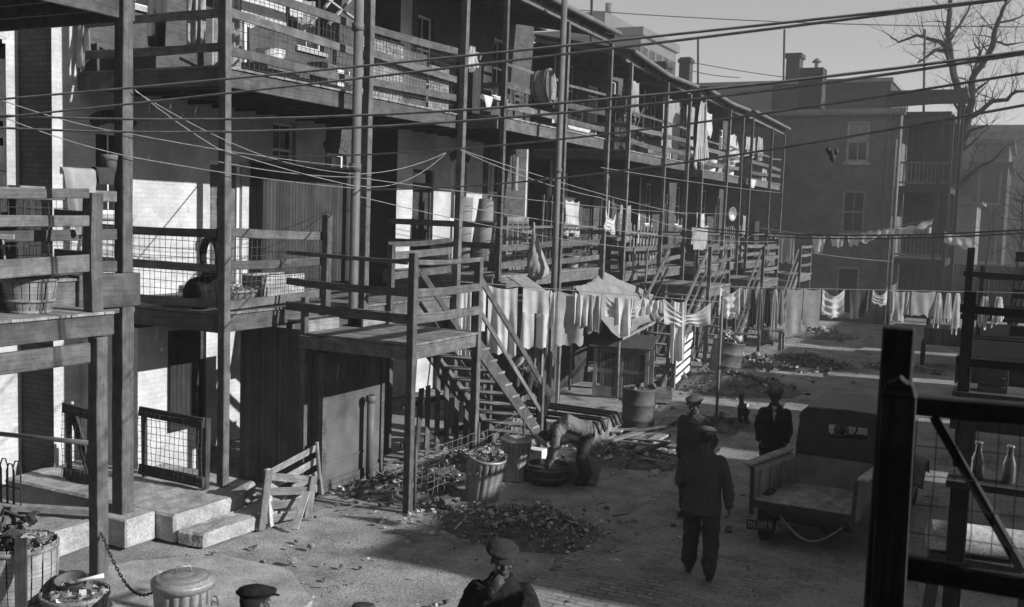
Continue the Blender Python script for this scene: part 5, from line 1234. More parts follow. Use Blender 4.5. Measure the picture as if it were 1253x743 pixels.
# ================================================================== yard things
def trash_can(label, base, r=.27, h=.62, lean=(0, 0), lid=False, mat='zinc', fill=False, taper=.86):
    b = V3(base); ax = V3((lean[0], lean[1], 1)).normalized(); t = thing('trash_can', b, label, 'bin')
    q = MB(); hr = []
    hr.append((r*taper*.97, 0))
    for k in range(9): hr.append((r*(taper+(1-taper)*k/8), .04+(h-.08)*k/8))
    hr += [(r*1.0, h-.03)]
    q.lathe(b, hr, 72, 0, ax, rip=r*.035, ripn=18)
    q.lathe(b, [(r*1.02, h-.05), (r*1.045, h-.03), (r*1.045, h), (r*.98, h), (r*.97, h-.2), (.001, h-.22)], 36, 0, ax); q.lathe(b, [(r*taper*1.02, 0), (r*taper*1.05, .015), (r*taper*1.02, .05)], 36, 0, ax)
    q.build('can', M[mat], t)
    _, s_, u_ = frame_of(ax, (0, 1, 0))
    tocam = (CAMP-b); tocam.z = 0; tocam.normalize(); side = V3((-tocam.y, tocam.x, 0))
    q = MB()
    for dv in (side, tocam*.8-side*.6):
        dv = dv.normalized(); c = b+ax*(h*.72)+dv*(r*.97); tg = ax.cross(dv)
        q.tube([c-tg*.07, c-tg*.075+dv*.045-ax*.02, c-tg*.03+dv*.055-ax*.06, c+tg*.03+dv*.055-ax*.06, c+tg*.075+dv*.045-ax*.02, c+tg*.07], .009, 6)
    q.build('handle', M['zinc_dark'], t)
    if lid:
        q = MB(); c = b+ax*(h-.02); q.lathe(c, [(r*1.09, -.03), (r*1.1, .02), (r*1.1, .03), (r*1.02, .034), (r*.98, .05), (r*.86, .066), (r*.82, .062), (r*.78, .07), (r*.45, .088), (r*.42, .084), (r*.36, .09), (.001, .096)], 40, 0, ax)
        q.tube([c+ax*.1-side*.07, c+ax*.15-side*.06, c+ax*.155+side*.06, c+ax*.1+side*.07], .009, 6)
        q.build('lid', M[mat], t)
    if fill:
        q = MB()
        for k in range(46):
            a = rnd.random()*6.28; rr = r*.85*math.sqrt(rnd.random()); c = b+ax*(h-.02+rnd.random()*.14*(1-rr/r*.6))+V3((rr*math.cos(a), rr*math.sin(a), 0))
            scrap(q, c, rnd.uniform(.05, .13))
        q.build('rubbish', [M['paper'], M['paper_dim'], M['ash'], M['wood_mid']], t)
    return t
def scrap(q, c, s, flat=False):
    """a torn, bent bit of paper, rag, tin or wood"""
    k = rnd.random() if flat else rnd.uniform(.3, 1.0); mi = rnd.choices((0, 1, 2, 3), (.16, .42, .26, .16))[0]
    e = Matrix.Rotation(rnd.random()*6.28, 3, 'Z') @ Matrix.Rotation(rnd.uniform(-.3, .3) if flat else rnd.uniform(-1.2, 1.2), 3, 'X') @ Matrix.Rotation(rnd.uniform(-.3, .3) if flat else rnd.uniform(-.8, .8), 3, 'Y')
    if k < .62:
        a, b_ = s, s*rnd.uniform(.4, 1); bd = rnd.uniform(-.5, .5)*s; bd2 = rnd.uniform(-.4, .4)*s
        pt = lambda u, v: V3(c)+e @ V3(((u-.5)*a+rnd.uniform(-.08, .08)*s, (v-.5)*b_+rnd.uniform(-.08, .08)*s, bd*(u-.5)**2*3+bd2*(v-.5)*(u-.5)*3+rnd.uniform(-.05, .05)*s))
        q.grid(pt, 3, 3, mi, False)
    elif k < .8:
        L = s*rnd.uniform(1, 2.2); d = e @ V3((1, 0, 0)); q.beam(V3(c)-d*L/2, V3(c)+d*L/2, s*rnd.uniform(.12, .4), s*.12, 3 if rnd.random() < .8 else mi, e @ V3((0, 0, 1)))
    elif k > .95 and not flat:
        d = e @ V3((1, 0, 0)); r_ = s*.38; q.tube([V3(c)-d*s*.5, V3(c)+d*s*.5], r_, 8, mi)
    else:
        v = [V3(c)+e @ V3((x*s*rnd.uniform(.25, .5), y*s*rnd.uniform(.2, .45), z*s*rnd.uniform(.15, .35))) for x in (-1, 1) for y in (-1, 1) for z in (-1, 1)]
        q.add(v, [[0,1,3,2],[4,6,7,5],[0,4,5,1],[2,3,7,6],[0,2,6,4],[1,5,7,3]], None, 2 if rnd.random() < .4 else mi)
G = lambda x, y, z=0: P(x, y, Z=z)
can0 = trash_can('lidded ribbed trash can at the bottom edge, chained to the landing post', (-6.87+.1, 6.77, 0), .265, .70, lid=True)
q = MB(); c0 = V3((-8.84, 7.62, .55)); c1 = V3((-6.95, 6.85, .74))
pts = [c0.lerp(c1, k/40)+V3((0, 0, -.45*math.sin(math.pi*k/40))) for k in range(41)]
for k in range(40):
    a, b = pts[k], pts[k+1]; d, s_, u_ = frame_of(b-a, (0, 0, 1) if k % 2 else (1, .3, 0)); m_ = (a+b)/2; L = (b-a).length*.75
    q.tube([m_+d*(L*math.cos(t*math.pi/4))+s_*(.014*math.sin(t*math.pi/4)) for t in range(9)], .006, 5, 0, False)
tag(q.build('chain', M['iron']), 'slack iron chain from the landing post to the lidded trash can', 'chain')
trash_can('leaning ribbed trash can heaped with rubbish, by the wire fence', (-6.95, 12.9, -.02), .28, .68, lean=(.16, -.06), fill=True, mat='zinc')
trash_can('open ribbed trash can just left of the bending man', (-7.05, 14.15, -.02), .245, .66, lean=(.03, .02))

# basket, junk and a leaning board at the lower left corner
def bushel(label, c, r, h, name='bushel_basket', fill=True, bulge=1.0, fillm=('paper', 'paper_dim', 'ash', 'wood_mid')):
    t = thing(name, c, label, 'basket'); c = V3(c); n = 20
    q = MB()
    for k in range(n):
        a = k/n*6.283; a2 = (k+.86)/n*6.283; off = rnd.uniform(-.006, .006)
        def f(u, v):
            aa = a+(a2-a)*u; rr = r*(.72+.28*v**.8)*(1+.05*bulge*math.sin(v*3.1))+off; return c+V3((rr*math.cos(aa), rr*math.sin(aa), h*v))
        q.grid(f, 2, 6, 0, False, .1, h)
    q.build('staves', M['basket'], t, solid=.008)
    for v, w in ((.03, .03), (.35, .025), (.95, .04)):
        q = MB(); rr = r*(.72+.28*v**.8)*(1+.05*bulge*math.sin(v*3.1))+.012
        q.lathe(c, [(rr, h*v-w/2), (rr+.008, h*v-w/2), (rr+.008, h*v+w/2), (rr, h*v+w/2), (rr, h*v-w/2)], 40); q.build('hoop', M['basket'], t)
    q = MB(); q.lathe(c+V3((0, 0, .01)), [(r*.7, 0), (r*.7, .008), (.001, .009)], 20); q.build('bottom', M['basket'], t)
    q = MB()
    for s in (-1, 1):
        cc = c+V3((s*r*.9, -s*r*.42, h*.93)); q.tube([cc+V3((-.06*.42, -.06*s, 0)), cc+V3((-.03, -.04*s, .08)), cc+V3((.03, .04*s, .08)), cc+V3((.06*.42, .06*s, 0))], .006, 5)
    q.build('handle', M['wire'], t)
    if fill:
        q = MB()
        for k in range(60):
            a = rnd.random()*6.28; rr = r*.88*math.sqrt(rnd.random()); scrap(q, c+V3((rr*math.cos(a), rr*math.sin(a), h*.94+rnd.random()*.1*(1-rr/r))), rnd.uniform(.05, .12))
        q.build('rubbish', [M[x] for x in fillm], t)
    return t
bushel('bushel basket heaped with pale scraps on the stair landing', (-9.3, 7.1, 3.005), .265, .37, bulge=.6)
bushel('bulging splint basket at the lower left corner, behind the leaning board', (-8.5, 6.35, 0.03), .34, .86, fill=True, bulge=2.2)
bushel('low bushel basket piled with junk and a bone pale tin, beside the landing post', (-7.9, 6.5, .03), .3, .42)
q = MB(); q.beam((-7.95, 5.95, .05), (-8.2, 6.15, 1.02), .11, .03, 0, (.5, -1, 0), .004); tag(q.build('leaning_board', M['wood_dark']), 'dark board leaning on the bulging splint basket', 'board')
t = thing('junk_bundle', (-8.75, 6.0, .9), 'tangle of dark scrap iron and rags on top of the bulging basket', 'junk')
q = MB()
for k in range(40): scrap(q, V3((-8.6+rnd.uniform(-.28, .28), 6.2+rnd.uniform(-.25, .25), .93+rnd.uniform(0, .2))), rnd.uniform(.06, .2))
q.build('scraps', [M['ash'], M['wood_dark'], M['ash'], M['wood_dark']], t)
q = MB(); q.lathe((-7.95, 6.5, .48), [(.001, 0), (.12, .01), (.15, .09), (.155, .095), (.14, .085), (.11, .02), (.001, .015)], 20, 0, (.1, -.15, 1)); tag(q.build('tin_pan', M['zinc_dark']), 'battered dark pan on the low junk basket', 'pan')
q = MB(); q.tube([(-7.78, 6.42, .6), (-7.7, 6.5, .62), (-7.6, 6.58, .64)], [.022, .014, .024], 7); tag(q.build('bone', M['plaster']), 'pale bone lying over the rim of the dark pan', 'bone')
q = MB(); p0_ = P(11, 379, Z=3.005); p1_ = p0_+V3((-.02, -.05, .78)); q.tube([p0_, p1_], .014, 7); q.beam(p1_+V3((-.1, -.06, 0)), p1_+V3((.1, .06, 0)), .035, .05, 0, (0, 0, 1)); tag(q.build('wooden_scraper', M['wood_light']), 'pale long handled wooden scraper leaning by the basket on the landing', 'tool')

# blankets, crock on the board stall
def drape(label, c, ax, w, front, back, mat, name='blanket', cat='cloth', amp=.03):
    """cloth thrown over a rail at c running along ax"""
    c = V3(c); ax = V3(ax).normalized(); n = ax.cross(V3((0, 0, 1))).normalized(); ff = fold_fn(rnd.random()*99, amp, 1.5); q = MB()
    def f(u, v):
        s = -back+(front+back)*v; off = .05
        if s < -off: p = n*(-off)+V3((0, 0, s+off))
        elif s > off: p = n*off+V3((0, 0, -(s-off)))
        else: p = n*s+V3((0, 0, .03*math.cos(s/off*1.57)))
        sh = 1-(.25 if back > .15 else .6)*abs(s)/(front+.01)
        return c+ax*((u-.5)*w*sh)+p+n*(ff(u, abs(s)*1.5)*(1 if s > 0 else -1))
    q.grid(f, 16, 26); return tag(q.build(name, M[mat]), label, cat)
a = P(97, 213, X=-9.68)
drape('grey blanket thrown over the top rail beside the thick post', a+V3((0, 0, .04)), (0, 1, 0), .5, .78, .1, 'cl_grey', amp=.06)
a = P(127, 211, X=-9.68)
drape('small dark rag folded over the top rail below the crock', a+V3((0, 0, .03)), (0, 1, 0), .3, .22, .2, 'wool_grey', 'rag')
a = P(134, 209, X=-9.8)
q = MB(); q.lathe(a, [(.001, 0), (.08, .005), (.1, .14), (.105, .15), (.105, .19), (.09, .19), (.085, .05), (.001, .03)], 18); tag(q.build('flower_pot', M['stone_far']), 'clay flower pot standing on the rail by the thick post', 'pot')
a = P(98, 10, X=-12.3)
w_ = wash('long pale stocking bag hanging down the sunlit white corner', P(93, -12, X=-12.3), P(107, -12, X=-12.3), 1.05, 'cl_grey', 'bunch', 'hanging_bag', 'bag', amp=.03)

# wire gate on the step platform
def wire_gate(label, pts_px, Y, zb, name='wire_gate', brace=False, mat='wood_dark'):
    (xa, ya), (xb, yb) = pts_px; a = P(xa, ya, Y=Y); b = P(xb, yb, Y=Y); t = thing(name, (a.x, Y, zb), label, 'gate'); z1 = (a.z+b.z)/2
    x0, x1 = a.x, b.x; q = MB()
    q.beam((x0, Y, z1), (x1, Y, z1-.03), .06, .13, 0, (0, 0, 1), .012); q.beam((x0, Y, zb+.12), (x1, Y, zb+.1), .05, .14, 0, (0, 0, 1), .012)
    q.beam((x0+.05, Y+.04, zb), (x0+.05, Y+.04, z1), .08, .05, 0, (0, 1, 0), .01); q.beam((x1-.05, Y+.05, zb), (x1-.05, Y+.05, z1+.03), .14, .07, 0, (0, 1, 0), .016)
    if brace: q.beam((x0+.1, Y+.05, z1), (x1-.1, Y+.05, zb+.15), .05, .1, 0, (0, 1, 0))
    q.build('frame', M[mat], t, bevel=.006)
    q = MB(); wires(q, (x0, Y-.035, zb+.08), (x1, Y-.035, zb+.08), (x1, Y-.035, z1), (x0, Y-.035, z1), int(abs(x1-x0)/.085), int((z1-zb)/.1), .0045); q.build('wire_mesh', M['wire'], t)
wire_gate('sagging wire gate before the sunlit white wall on the step platform', ((171, 505), (250, 513)), 10.0, .36)
wire_gate('braced wire gate between the brick pier and the landing post', ((78, 500), (112, 503)), 9.4, .32, brace=True)
t = thing('iron_fence', P(40, 600, Y=7.4), 'low hooped iron fence with a pale rail under the stair landing', 'fence')
a, b = P(-40, 527, Y=8.1), P(118, 543, Y=8.1)
q = MB(); q.tube([a, b], .03, 8); q.build('rail', M['pipe'], t)
q = MB()
for k in range(12):
    x = a.x+.12*k; zt = .82+(.05 if k % 2 else 0)
    if k < 8: q.tube([(x, 8.12, .3), (x, 8.12, zt), (x+.04, 8.12, zt+.09), (x+.1, 8.12, zt+.09), (x+.14, 8.12, zt), (x+.14, 8.12, .3)], .009, 5)
q.tube([(a.x, 8.12, .62), (a.x+1.0, 8.12, .62)], .01, 5); q.build('hooped_bars', M['iron'], t)
q = MB(); q.beam((-12.6, 7.6, .33), (-9.9, 8.45, .4), .12, .07, 0, (0, 0, 1)); tag(q.build('loose_plank', M['wood_light']), 'long pale plank lying at the edge of the paved floor under the landing', 'plank')
q = MB(); q.beam((-11.9, 10.7, .9), (-11.3, 10.4, 2.35), .035, .035, 0); tag(q.build('broom_handle', M['wood_dark']), 'dark stick leaning on the white wall under the first floor', 'stick')

# two slatted panels by the shed
def slat_panel(label, pa, pb, h, lean, mat, n=4, post_w=.11, hb=.93):
    a, b = V3(pa), V3(pb); L = V3(lean); t = thing('wooden_pallet', (a+b)/2, label, 'pallet'); up = V3((0, 0, 1)); nrm = (b-a).cross(up).normalized()
    for p, hh, off in ((a, h, .0), (b, h*hb, .0)):
        q = MB(); q.beam(p+nrm*.03, p+nrm*.03+up*hh+L, post_w, .045, 0, nrm, .006); q.build('post', M[mat], t, bevel=.006)
    for k in range(n):
        f = (k+.55)/n; o = up*(h*f)+L*f; o2 = up*(h*hb*f)+L*f
        q = MB(); d = (b-a).normalized(); q.beam(a+o-d*.02, b+o2+d*.02, .02, h/n*.55, 0, up, .008); q.build('slat', M[mat], t, bevel=.004)
    return t
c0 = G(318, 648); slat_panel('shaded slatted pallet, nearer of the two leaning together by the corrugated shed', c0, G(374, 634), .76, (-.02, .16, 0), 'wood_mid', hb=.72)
slat_panel('sunlit slatted pallet, leaning behind the shaded one by the corrugated shed', c0+V3((.02, .16, 0)), G(391, 605), .76, (-.1, .02, 0), 'wood_light', hb=1.02)  # paler timber than its shaded twin: the sunlight is put into its colour
q = MB(); q.beam(G(360, 650)+V3((0, 0, .02)), G(372, 640)+V3((0, .05, .42)), .1, .025, 0); tag(q.build('loose_board', M['wood_light']), 'short pale board propped against the shaded slatted pallet', 'board')

# pickets, wire fence below the stair landing
t = thing('picket_fence', (-8.3, 14.4, 0), 'dark uneven picket fence in the shade behind the nearest stair', 'fence')
for k in range(9):
    x = -9.0+.02*k; y = 14.0+.3*k; q = MB(); hh = 1.25+rnd.uniform(-.15, .2); q.beam((x, y, 0), (x+rnd.uniform(-.05, .05), y+rnd.uniform(-.05, .05), hh), .03, .13, 0, (0, 1, 0), .008); q.build('picket', M['wood'], t)
q = MB(); q.beam((-9.04, 13.9, .95), (-8.86, 16.6, .95), .04, .09, 0, (0, 0, 1)); q.beam((-9.04, 13.9, .3), (-8.86, 16.6, .3), .04, .09, 0, (0, 0, 1)); q.build('rail', M['wood_dark'], t)
t = thing('wire_fence', (-7.4, 13, 0), 'bent wire fence on pipe posts running back from the landing post', 'fence')
a, b, c = V3((-7.42, 11.8, 0)), V3((-7.3, 13.4, 0)), V3((-7.5, 15.4, 0))
q = MB()
for u, v in ((a, b), (b, c)): wires(q, u+V3((0, 0, .1)), v+V3((0, 0, .1)), v+V3((0, 0, .85)), u+V3((0, 0, .8)), 11, 6, .0045, .05)
q.build('wire_mesh', M['rope'], t)
for p, h in ((a, .95), (b, 1.0), (c, .95)):
    q = MB(); q.tube([p, p+V3((.02, -.03, h))], .022, 7); q.build('post', M['zinc_dark'], t)

# heaps: nobody could count these scraps
def heap(label, c, rx, ry, h, n, sz, pale=.14, name='rubbish_heap', mats=('paper', 'paper_dim', 'ash', 'wood_mid')):
    c = V3(c); q = MB(); sd = rnd.random()*50
    def f(u, v):
        x, y = (u-.5)*2.3, (v-.5)*2.3; r = math.hypot(x, y); z = max(0, 1-r)**.8*h*(.7+.6*noise.noise(V3((x*2.2+sd, y*2.2, 0)))) - (.06 if r > .95 else 0)
        return c+V3((x*rx, y*ry, z-.01+.03*noise.noise(V3((x*7+sd, y*7, 2)))))
    q.grid(f, 26, 26, 2)
    for k in range(int(n*2.8)):
        a = rnd.random()*6.28; r = abs(rnd.gauss(0, .78)); x, y = r*math.cos(a), r*math.sin(a)
        z = max(0, 1-r)**.8*h*(.7+.6*noise.noise(V3((x*2.2+sd, y*2.2, 0)))); s = sz*rnd.choices((.22, .45, .85), (.58, .32, .1))[0]*rnd.uniform(.7, 1.4)
        scrap(q, c+V3((x*rx, y*ry, z+.015+s*.12)), s, r > .9)
    o = q.build(name, [M[m_] for m_ in mats]); return tag(o, label, 'rubbish', kind='stuff')
heap('long heap of rubbish and torn paper in the middle of the yard', (-5.75, 11.9, 0), 1.25, .85, .3, 620, .1)
heap('dark ash heap spilling below the rusty drum', G(895, 473), 1.9, 1.3, .5, 260, .18, mats=('paper_dim', 'ash', 'ash', 'wood_dark'))
heap('pale litter heap beyond the ash heap', G(926, 446), 1.3, .7, .3, 160, .2)
heap('dark heap of rubbish in the shaded middle of the far alley', G(985, 447), 1.7, 1.1, .4, 200, .2, mats=('paper_dim', 'ash', 'ash', 'wood_dark'))
heap('small far heap of rubbish under the plain grey sheet', G(998, 411), 1.5, 1.0, .35, 120, .22)
heap('splintered wood and stones around the loose planks', G(755, 556), 1.5, .9, .16, 260, .12)
heap('scrap iron and tin pile between the shed and the landing post', (-8.2, 12.55, 0), .75, .75, .28, 200, .15, mats=('paper_dim', 'ash', 'zinc_dark', 'wood_mid'), name='scrap_heap')
heap('dark litter heap around the dog', G(885, 522), 1.3, .7, .22, 130, .14, mats=('paper_dim', 'ash', 'ash', 'wood_dark'))
heap('rubbish tangled at the foot of the picket fence', (-8.0, 14.6, 0), .7, 1.3, .3, 240, .13)
heap('rubbish heap along the far right side of the alley', G(1110, 455), 1.3, 1.0, .25, 120, .2)
q = MB()
for k in range(3200):
    if rnd.random() < .6: x = rnd.uniform(-9, -4.6); y = 8+rnd.random()**1.4*30
    else: x = rnd.uniform(-5, .5); y = 8.5+rnd.random()**1.3*34
    s = rnd.choices((.02, .045, .1), (.68, .27, .05))[0]*rnd.uniform(.6, 1.4)
    scrap(q, V3((x, y, (.05 if x > -4.7 else .0)+s*.1)), s, True)
tag(q.build('litter', [M['paper'], M['paper_dim'], M['ash'], M['wood_mid']]), 'scraps of paper, wood and cinders strewn over the ground', 'litter', kind='stuff')
for (px, py, r_, lab) in ((357, 689, .06, 'lone pale stone lying on the sunlit dirt near the slab'), (381, 671, .05, 'small stone left of the pointed shadow on the dirt')):
    c = G(px, py); q = MB(); q.ell(c+V3((0, 0, r_*.5)), (r_, r_*.8, r_*.75), 7, 5)
    for i, v in enumerate(q.v): q.v[i] = v+V3((rnd.uniform(-1, 1), rnd.uniform(-1, 1), rnd.uniform(-1, 1)))*r_*.18
    q.sm = [False]*len(q.sm); tag(q.build('stone', M['concrete']), lab, 'stone')

# tub, drawer, bed rails, barrel, planks
t = thing('wooden_tub', (-6.5, 14.35, 0), 'dark low wooden tub under the bending man', 'tub'); c = V3((-6.52, 14.3, 0))
q = MB(); q.lathe(c, [(.30, 0), (.315, .02), (.345, .27), (.33, .27), (.305, .06), (.001, .05)], 28); q.build('staves', M['wood_dark'], t)
q = MB()
for z, r_ in ((.07, .325), (.2, .339)): q = MB(); q.lathe(c, [(r_, z), (r_+.008, z), (r_+.008, z+.035), (r_, z+.035)], 28); q.build('hoop', M['zinc_dark'], t)
q = MB(); a = G(684, 588); b = G(729, 594); up_ = V3((-.02, .33, .3))
q.beam(a+up_*.5, b+up_*.5, .03, up_.length, 0, up_); q2 = a.lerp(b, .5)
bx = thing('divided_tray', a, 'pale divided tray leaning beside the wooden tub', 'box'); q.build('panel', M['wood_mid'], bx)
q = MB(); nrm = (b-a).cross(up_).normalized(); 
if nrm.y > 0: nrm = -nrm
q.beam(q2+nrm*.022, q2+up_+nrm*.022, .05, .012, 0, nrm); q.build('batten', M['wood_dark'], bx)
q = MB(); c = G(655, 580)+V3((-.1, .25, 0)); q.box(c.x-.14, c.x+.14, c.y-.1, c.y+.1, 0, .36); tag(q.build('white_block', M['plaster'], bevel=.01), 'upright pale block behind the wooden tub, left of the bending man', 'block')
t = thing('bed_rails', (-7.3, 17.2, 0), 'stack of long dark iron bed rails laid across blocks behind the bending man', 'rails')
for k in range(6):
    q = MB(); y = 16.62+k*.23+rnd.uniform(-.05, .05); a = V3((-8.9+rnd.uniform(-.1, .2), y+rnd.uniform(.1, .35), .46)); b = V3((-6.75+rnd.uniform(-.12, .1), y+.1, .5)); q.beam(a, b, .038, .05, 0, (0, 0, 1)); q.beam(b, b+V3((.1, .0, -.2)), .04, .04, 0, (1, 0, 0)); q.build('rail', M['iron'], t)
q = MB(); q.beam((-6.78, 16.5, .25), (-6.75, 17.95, .27), .03, .36, 0, (0, 0, 1), .01); q.build('front_board', M['wood_mid'], t); q = MB(); q.beam((-6.8, 16.5, .04), (-6.8, 18, .04), .14, .08, 0, (0, 0, 1)); q.build('block', M['wood_mid'], t); q = MB(); q.beam((-8.6, 16.7, .22), (-8.6, 18.1, .22), .12, .42, 0, (0, 0, 1)); q.build('block', M['wood_mid'], t)
def drum(label, c, r, h, mat, lean=(0, 0)):
    ax = V3((lean[0], lean[1], 1)).normalized(); t = thing('steel_drum', c, label, 'drum'); q = MB()
    pr = [(r*.98, 0), (r*1.03, .015), (r*1.03, .04), (r, .055)]
    for z in (h*.34, h*.67): pr += [(r, z-.03), (r*1.04, z-.012), (r*1.04, z+.012), (r, z+.03)]
    pr += [(r, h-.055), (r*1.03, h-.04), (r*1.03, h), (r*.97, h), (r*.96, h-.25), (.001, h-.26)]
    q.lathe(c, pr, 32, 0, ax); q.build('body', M[mat], t); return t
d = drum('battered upright barrel with an open top in the middle of the yard', G(780, 531), .32, .92, 'zinc_dark'); c = G(780, 531)
q = MB()
for k in range(14): scrap(q, c+V3((rnd.uniform(-.2, .2), rnd.uniform(-.2, .2), .88+rnd.uniform(0, .06))), .16)
q.build('rubbish', [M['paper_dim'], M['ash'], M['ash'], M['wood_mid']], d)
d = drum('rusty leaning drum heaped with white scraps above the ash heap', G(884, 461), .42, 1.0, 'zinc_dark', (.12, .05)); c = G(884, 461)+V3((.12, .05, 1.0))
q = MB()
for k in range(40): scrap(q, c+V3((rnd.uniform(-.3, .3), rnd.uniform(-.3, .3), rnd.uniform(0, .22))), .2)
q.build('rubbish', [M['paper'], M['paper'], M['paper_dim'], M['wood_mid']], d)
for k, (x0, y0, x1, y1, w, mt_, lb) in enumerate(((745, 556, 826, 517, .16, 'wood_mid', 'longest loose plank, pointing at the facing man'), (762, 562, 812, 540, .2, 'wood_light', 'pale wide plank lying in front of the longest loose plank'), (735, 548, 790, 536, .14, 'wood_mid', 'loose plank close to the battered barrel'), (700, 545, 745, 525, .22, 'wood_light', 'pale wide board behind the bending man'), (780, 563, 838, 548, .12, 'wood_dark', 'dark plank at the edge of the sunlit strip'), (722, 533, 762, 520, .15, 'wood_dark', 'dark plank between the bed rails and the barrel'))):
    q = MB(); q.beam(G(x0, y0)+V3((0, 0, .04+.02*k)), G(x1, y1)+V3((0, 0, .1+.03*k)), w, .04, 0, (0, 0, 1), .006); tag(q.build('loose_plank', M[mt_], bevel=.004), lb, 'plank')
for k in range(9):
    a = G(rnd.uniform(715, 800), rnd.uniform(535, 560)); an = rnd.uniform(-.5, 1.2); L = rnd.uniform(.5, 1.3); z = rnd.uniform(.04, .16)
    q = MB(); q.plank(a+V3((0, 0, z)), a+V3((L*math.cos(an), L*math.sin(an), z+rnd.uniform(-.03, .16))), rnd.uniform(.07, .16), .025, 0, (0, 0, 1), .006, .02)
    tag(q.build('broken_board', M[rnd.choice(('wood_mid', 'wood_light', 'wood_dark'))]), 'short broken board in the jumble between the barrel and the wooden tub', 'board', 'broken boards by the barrel')
slat_crate('small pale open box by the battered barrel', G(800, 492)+V3((.1, .2, 0)), .5, .4, .3, 'wood_light', .1, rotz=.3)

# chicken coop, slatted gate, wood frames
t = thing('chicken_coop', (-8, 22, 0), 'low wooden chicken coop with wire front under the tarpaulin', 'coop')
a, b = G(727, 484), G(790, 489); d = (b-a).normalized(); back = V3((-d.y, d.x, 0)); H_ = 1.15
for p in (a, a.lerp(b, .5), b, a+back*1.0, b+back*1.0):
    q = MB(); q.beam(p, p+V3((0, 0, H_)), .09, .09, 0, d); q.build('post', M['wood_mid'], t)
for z, w in ((.12, .24), (.62, .08), (H_-.05, .1)):
    q = MB(); q.beam(a+V3((0, 0, z)), b+V3((0, 0, z)), .05, w, 0, (0, 0, 1)); q.build('rail', M['wood_mid'], t)
q = MB(); wires(q, a+V3((0, 0, .25)), b+V3((0, 0, .25)), b+V3((0, 0, H_)), a+V3((0, 0, H_)), 14, 10, .004); q.build('wire_mesh', M['wire'], t)
q = MB(); q.quad(a-d*.15-back*.15+V3((0, 0, H_+.03)), b+d*.1-back*.15+V3((0, 0, H_+.03)), b+d*.1+back*1.2+V3((0, 0, H_+.2)), a-d*.15+back*1.2+V3((0, 0, H_+.2))); q.build('roof', M['roof'], t, solid=.04)
q = MB(); q.quad(a+back*1.0, b+back*1.0, b+back*1.0+V3((0, 0, H_)), a+back*1.0+V3((0, 0, H_))); q.build('back_wall', M['boards_dark'], t, solid=.03)
t = thing('slatted_gate', G(832, 472), 'white slatted gate catching the sun below the white swag', 'gate')
a, b = G(823, 476), G(842, 458)
for p in (a, b): q = MB(); q.beam(p, p+V3((0, 0, 1.25)), .1, .1, 0, (0, 1, 0)); q.build('post', M['wood_mid'], t)
for k in range(5): q = MB(); q.beam(a+V3((.06, -.02, .2+.22*k)), b+V3((.06, .02, .22+.22*k)), .025, .14, 0, (0, 0, 1)); q.build('slat', M['plaster'], t)
q = MB(); q.tube([G(936, 424)+V3((0, 0, .42)), G(960, 418)+V3((.3, .8, .45))], .3, 14); tag(q.build('log_barrel', M['wood_mid']), 'small barrel lying on its side near the end of the stairs', 'barrel')
t = thing('work_bench', G(930, 425), 'rough trestle bench below the long grey bath towel', 'bench')
c = G(930, 426)
q = MB(); q.box(c.x-.8, c.x+.8, c.y-.3, c.y+.3, .62, .67); q.build('top', M['wood_mid'], t)
for sx in (-.7, .7):
    for sy in (-.22, .22): q = MB(); q.box(c.x+sx-.05, c.x+sx+.05, c.y+sy-.05, c.y+sy+.05, 0, .62); q.build('leg', M['wood_mid'], t)
t = thing('farm_cart', G(1150, 440), 'dark box cart standing under the bright dresses', 'cart'); c = G(1160, 452)
q = MB(); q.box(c.x-.7, c.x+.7, c.y-.5, c.y+1.0, .75, 1.25); q.build('body', M['boards_mid'], t)
for sx in (-.75, .75):
    q = MB(); cc = c+V3((sx, .2, .42)); q.tube([cc+V3((0, .4*math.cos(k*.449), .4*math.sin(k*.449))) for k in range(15)], .04, 6, 0, False)
    for k in range(8): q.beam(cc, cc+V3((0, .4*math.cos(k*.785), .4*math.sin(k*.785))), .03, .03, 0, (1, 0, 0))
    q.build('wheel', M['wood_black'], t)

# ================================================================== clutter on the porches
def pail(label, c, r, h, mat='white', name='bucket', taper=.78, axis=(0, 0, 1), cat='bucket', hoops=False):
    t = thing(name, c, label, cat); q = MB(); q.lathe(c, [(r*taper, 0), (r*taper, .01), (r, h), (r*1.03, h+.01), (r*.95, h), (r*taper*.95, .03), (.001, .02)], 24, 0, axis); q.build('body', M[mat], t)
    if hoops:
        d = V3(axis).normalized()
        for f in (.15, .8): q = MB(); rr = r*(taper+(1-taper)*f)+.004; q.lathe(V3(c), [(rr, h*f), (rr+.01, h*f), (rr+.01, h*f+.03), (rr, h*f+.03)], 24, 0, axis); q.build('hoop', M['zinc_dark'], t)
    return t
c = P(656, 106, X=-9.72); tub = pail('round wooden wash tub hung on its side on the second upper porch', c+V3((0, 0, 0)), .36, .34, 'basket', 'wash_tub', .88, (1, .12, .05), 'tub', True)
f = lambda px, py, X=-10.1: P(px, py, X=X)
def on(px, z, X=-10.1, py=60):
    d = P(px, py, X=X); return V3((d.x, d.y, z))
pail('white enamel basin behind the wire rails of the nearest upper porch', on(331, 6.3, -10.2), .22, .2, 'white', 'basin', cat='basin')
q = MB(); c = on(331, 6.07, -10.2); q.box(c.x-.25, c.x+.25, c.y-.35, c.y+.35, 6.07, 6.29); tag(q.build('wooden_box', M['wood_mid']), 'low box under the white enamel basin', 'box')
wash('bright white sheet hanging behind the wire rails of the nearest upper porch', P(297, -45, X=-10.0), P(350, -32, X=-10.0), .78, 'cl_white', amp=.02, k=1)
wash('small bright towel right of the bright white sheet', P(355, -12, X=-10.0), P(370, -9, X=-10.0), .36, 'cl_white', amp=.02, k=1)
wash('grey shirt hanging low behind the wire rails', P(364, -5, X=-10.1), P(386, 0, X=-10.1), .62, 'cl_grey', 'shirt')
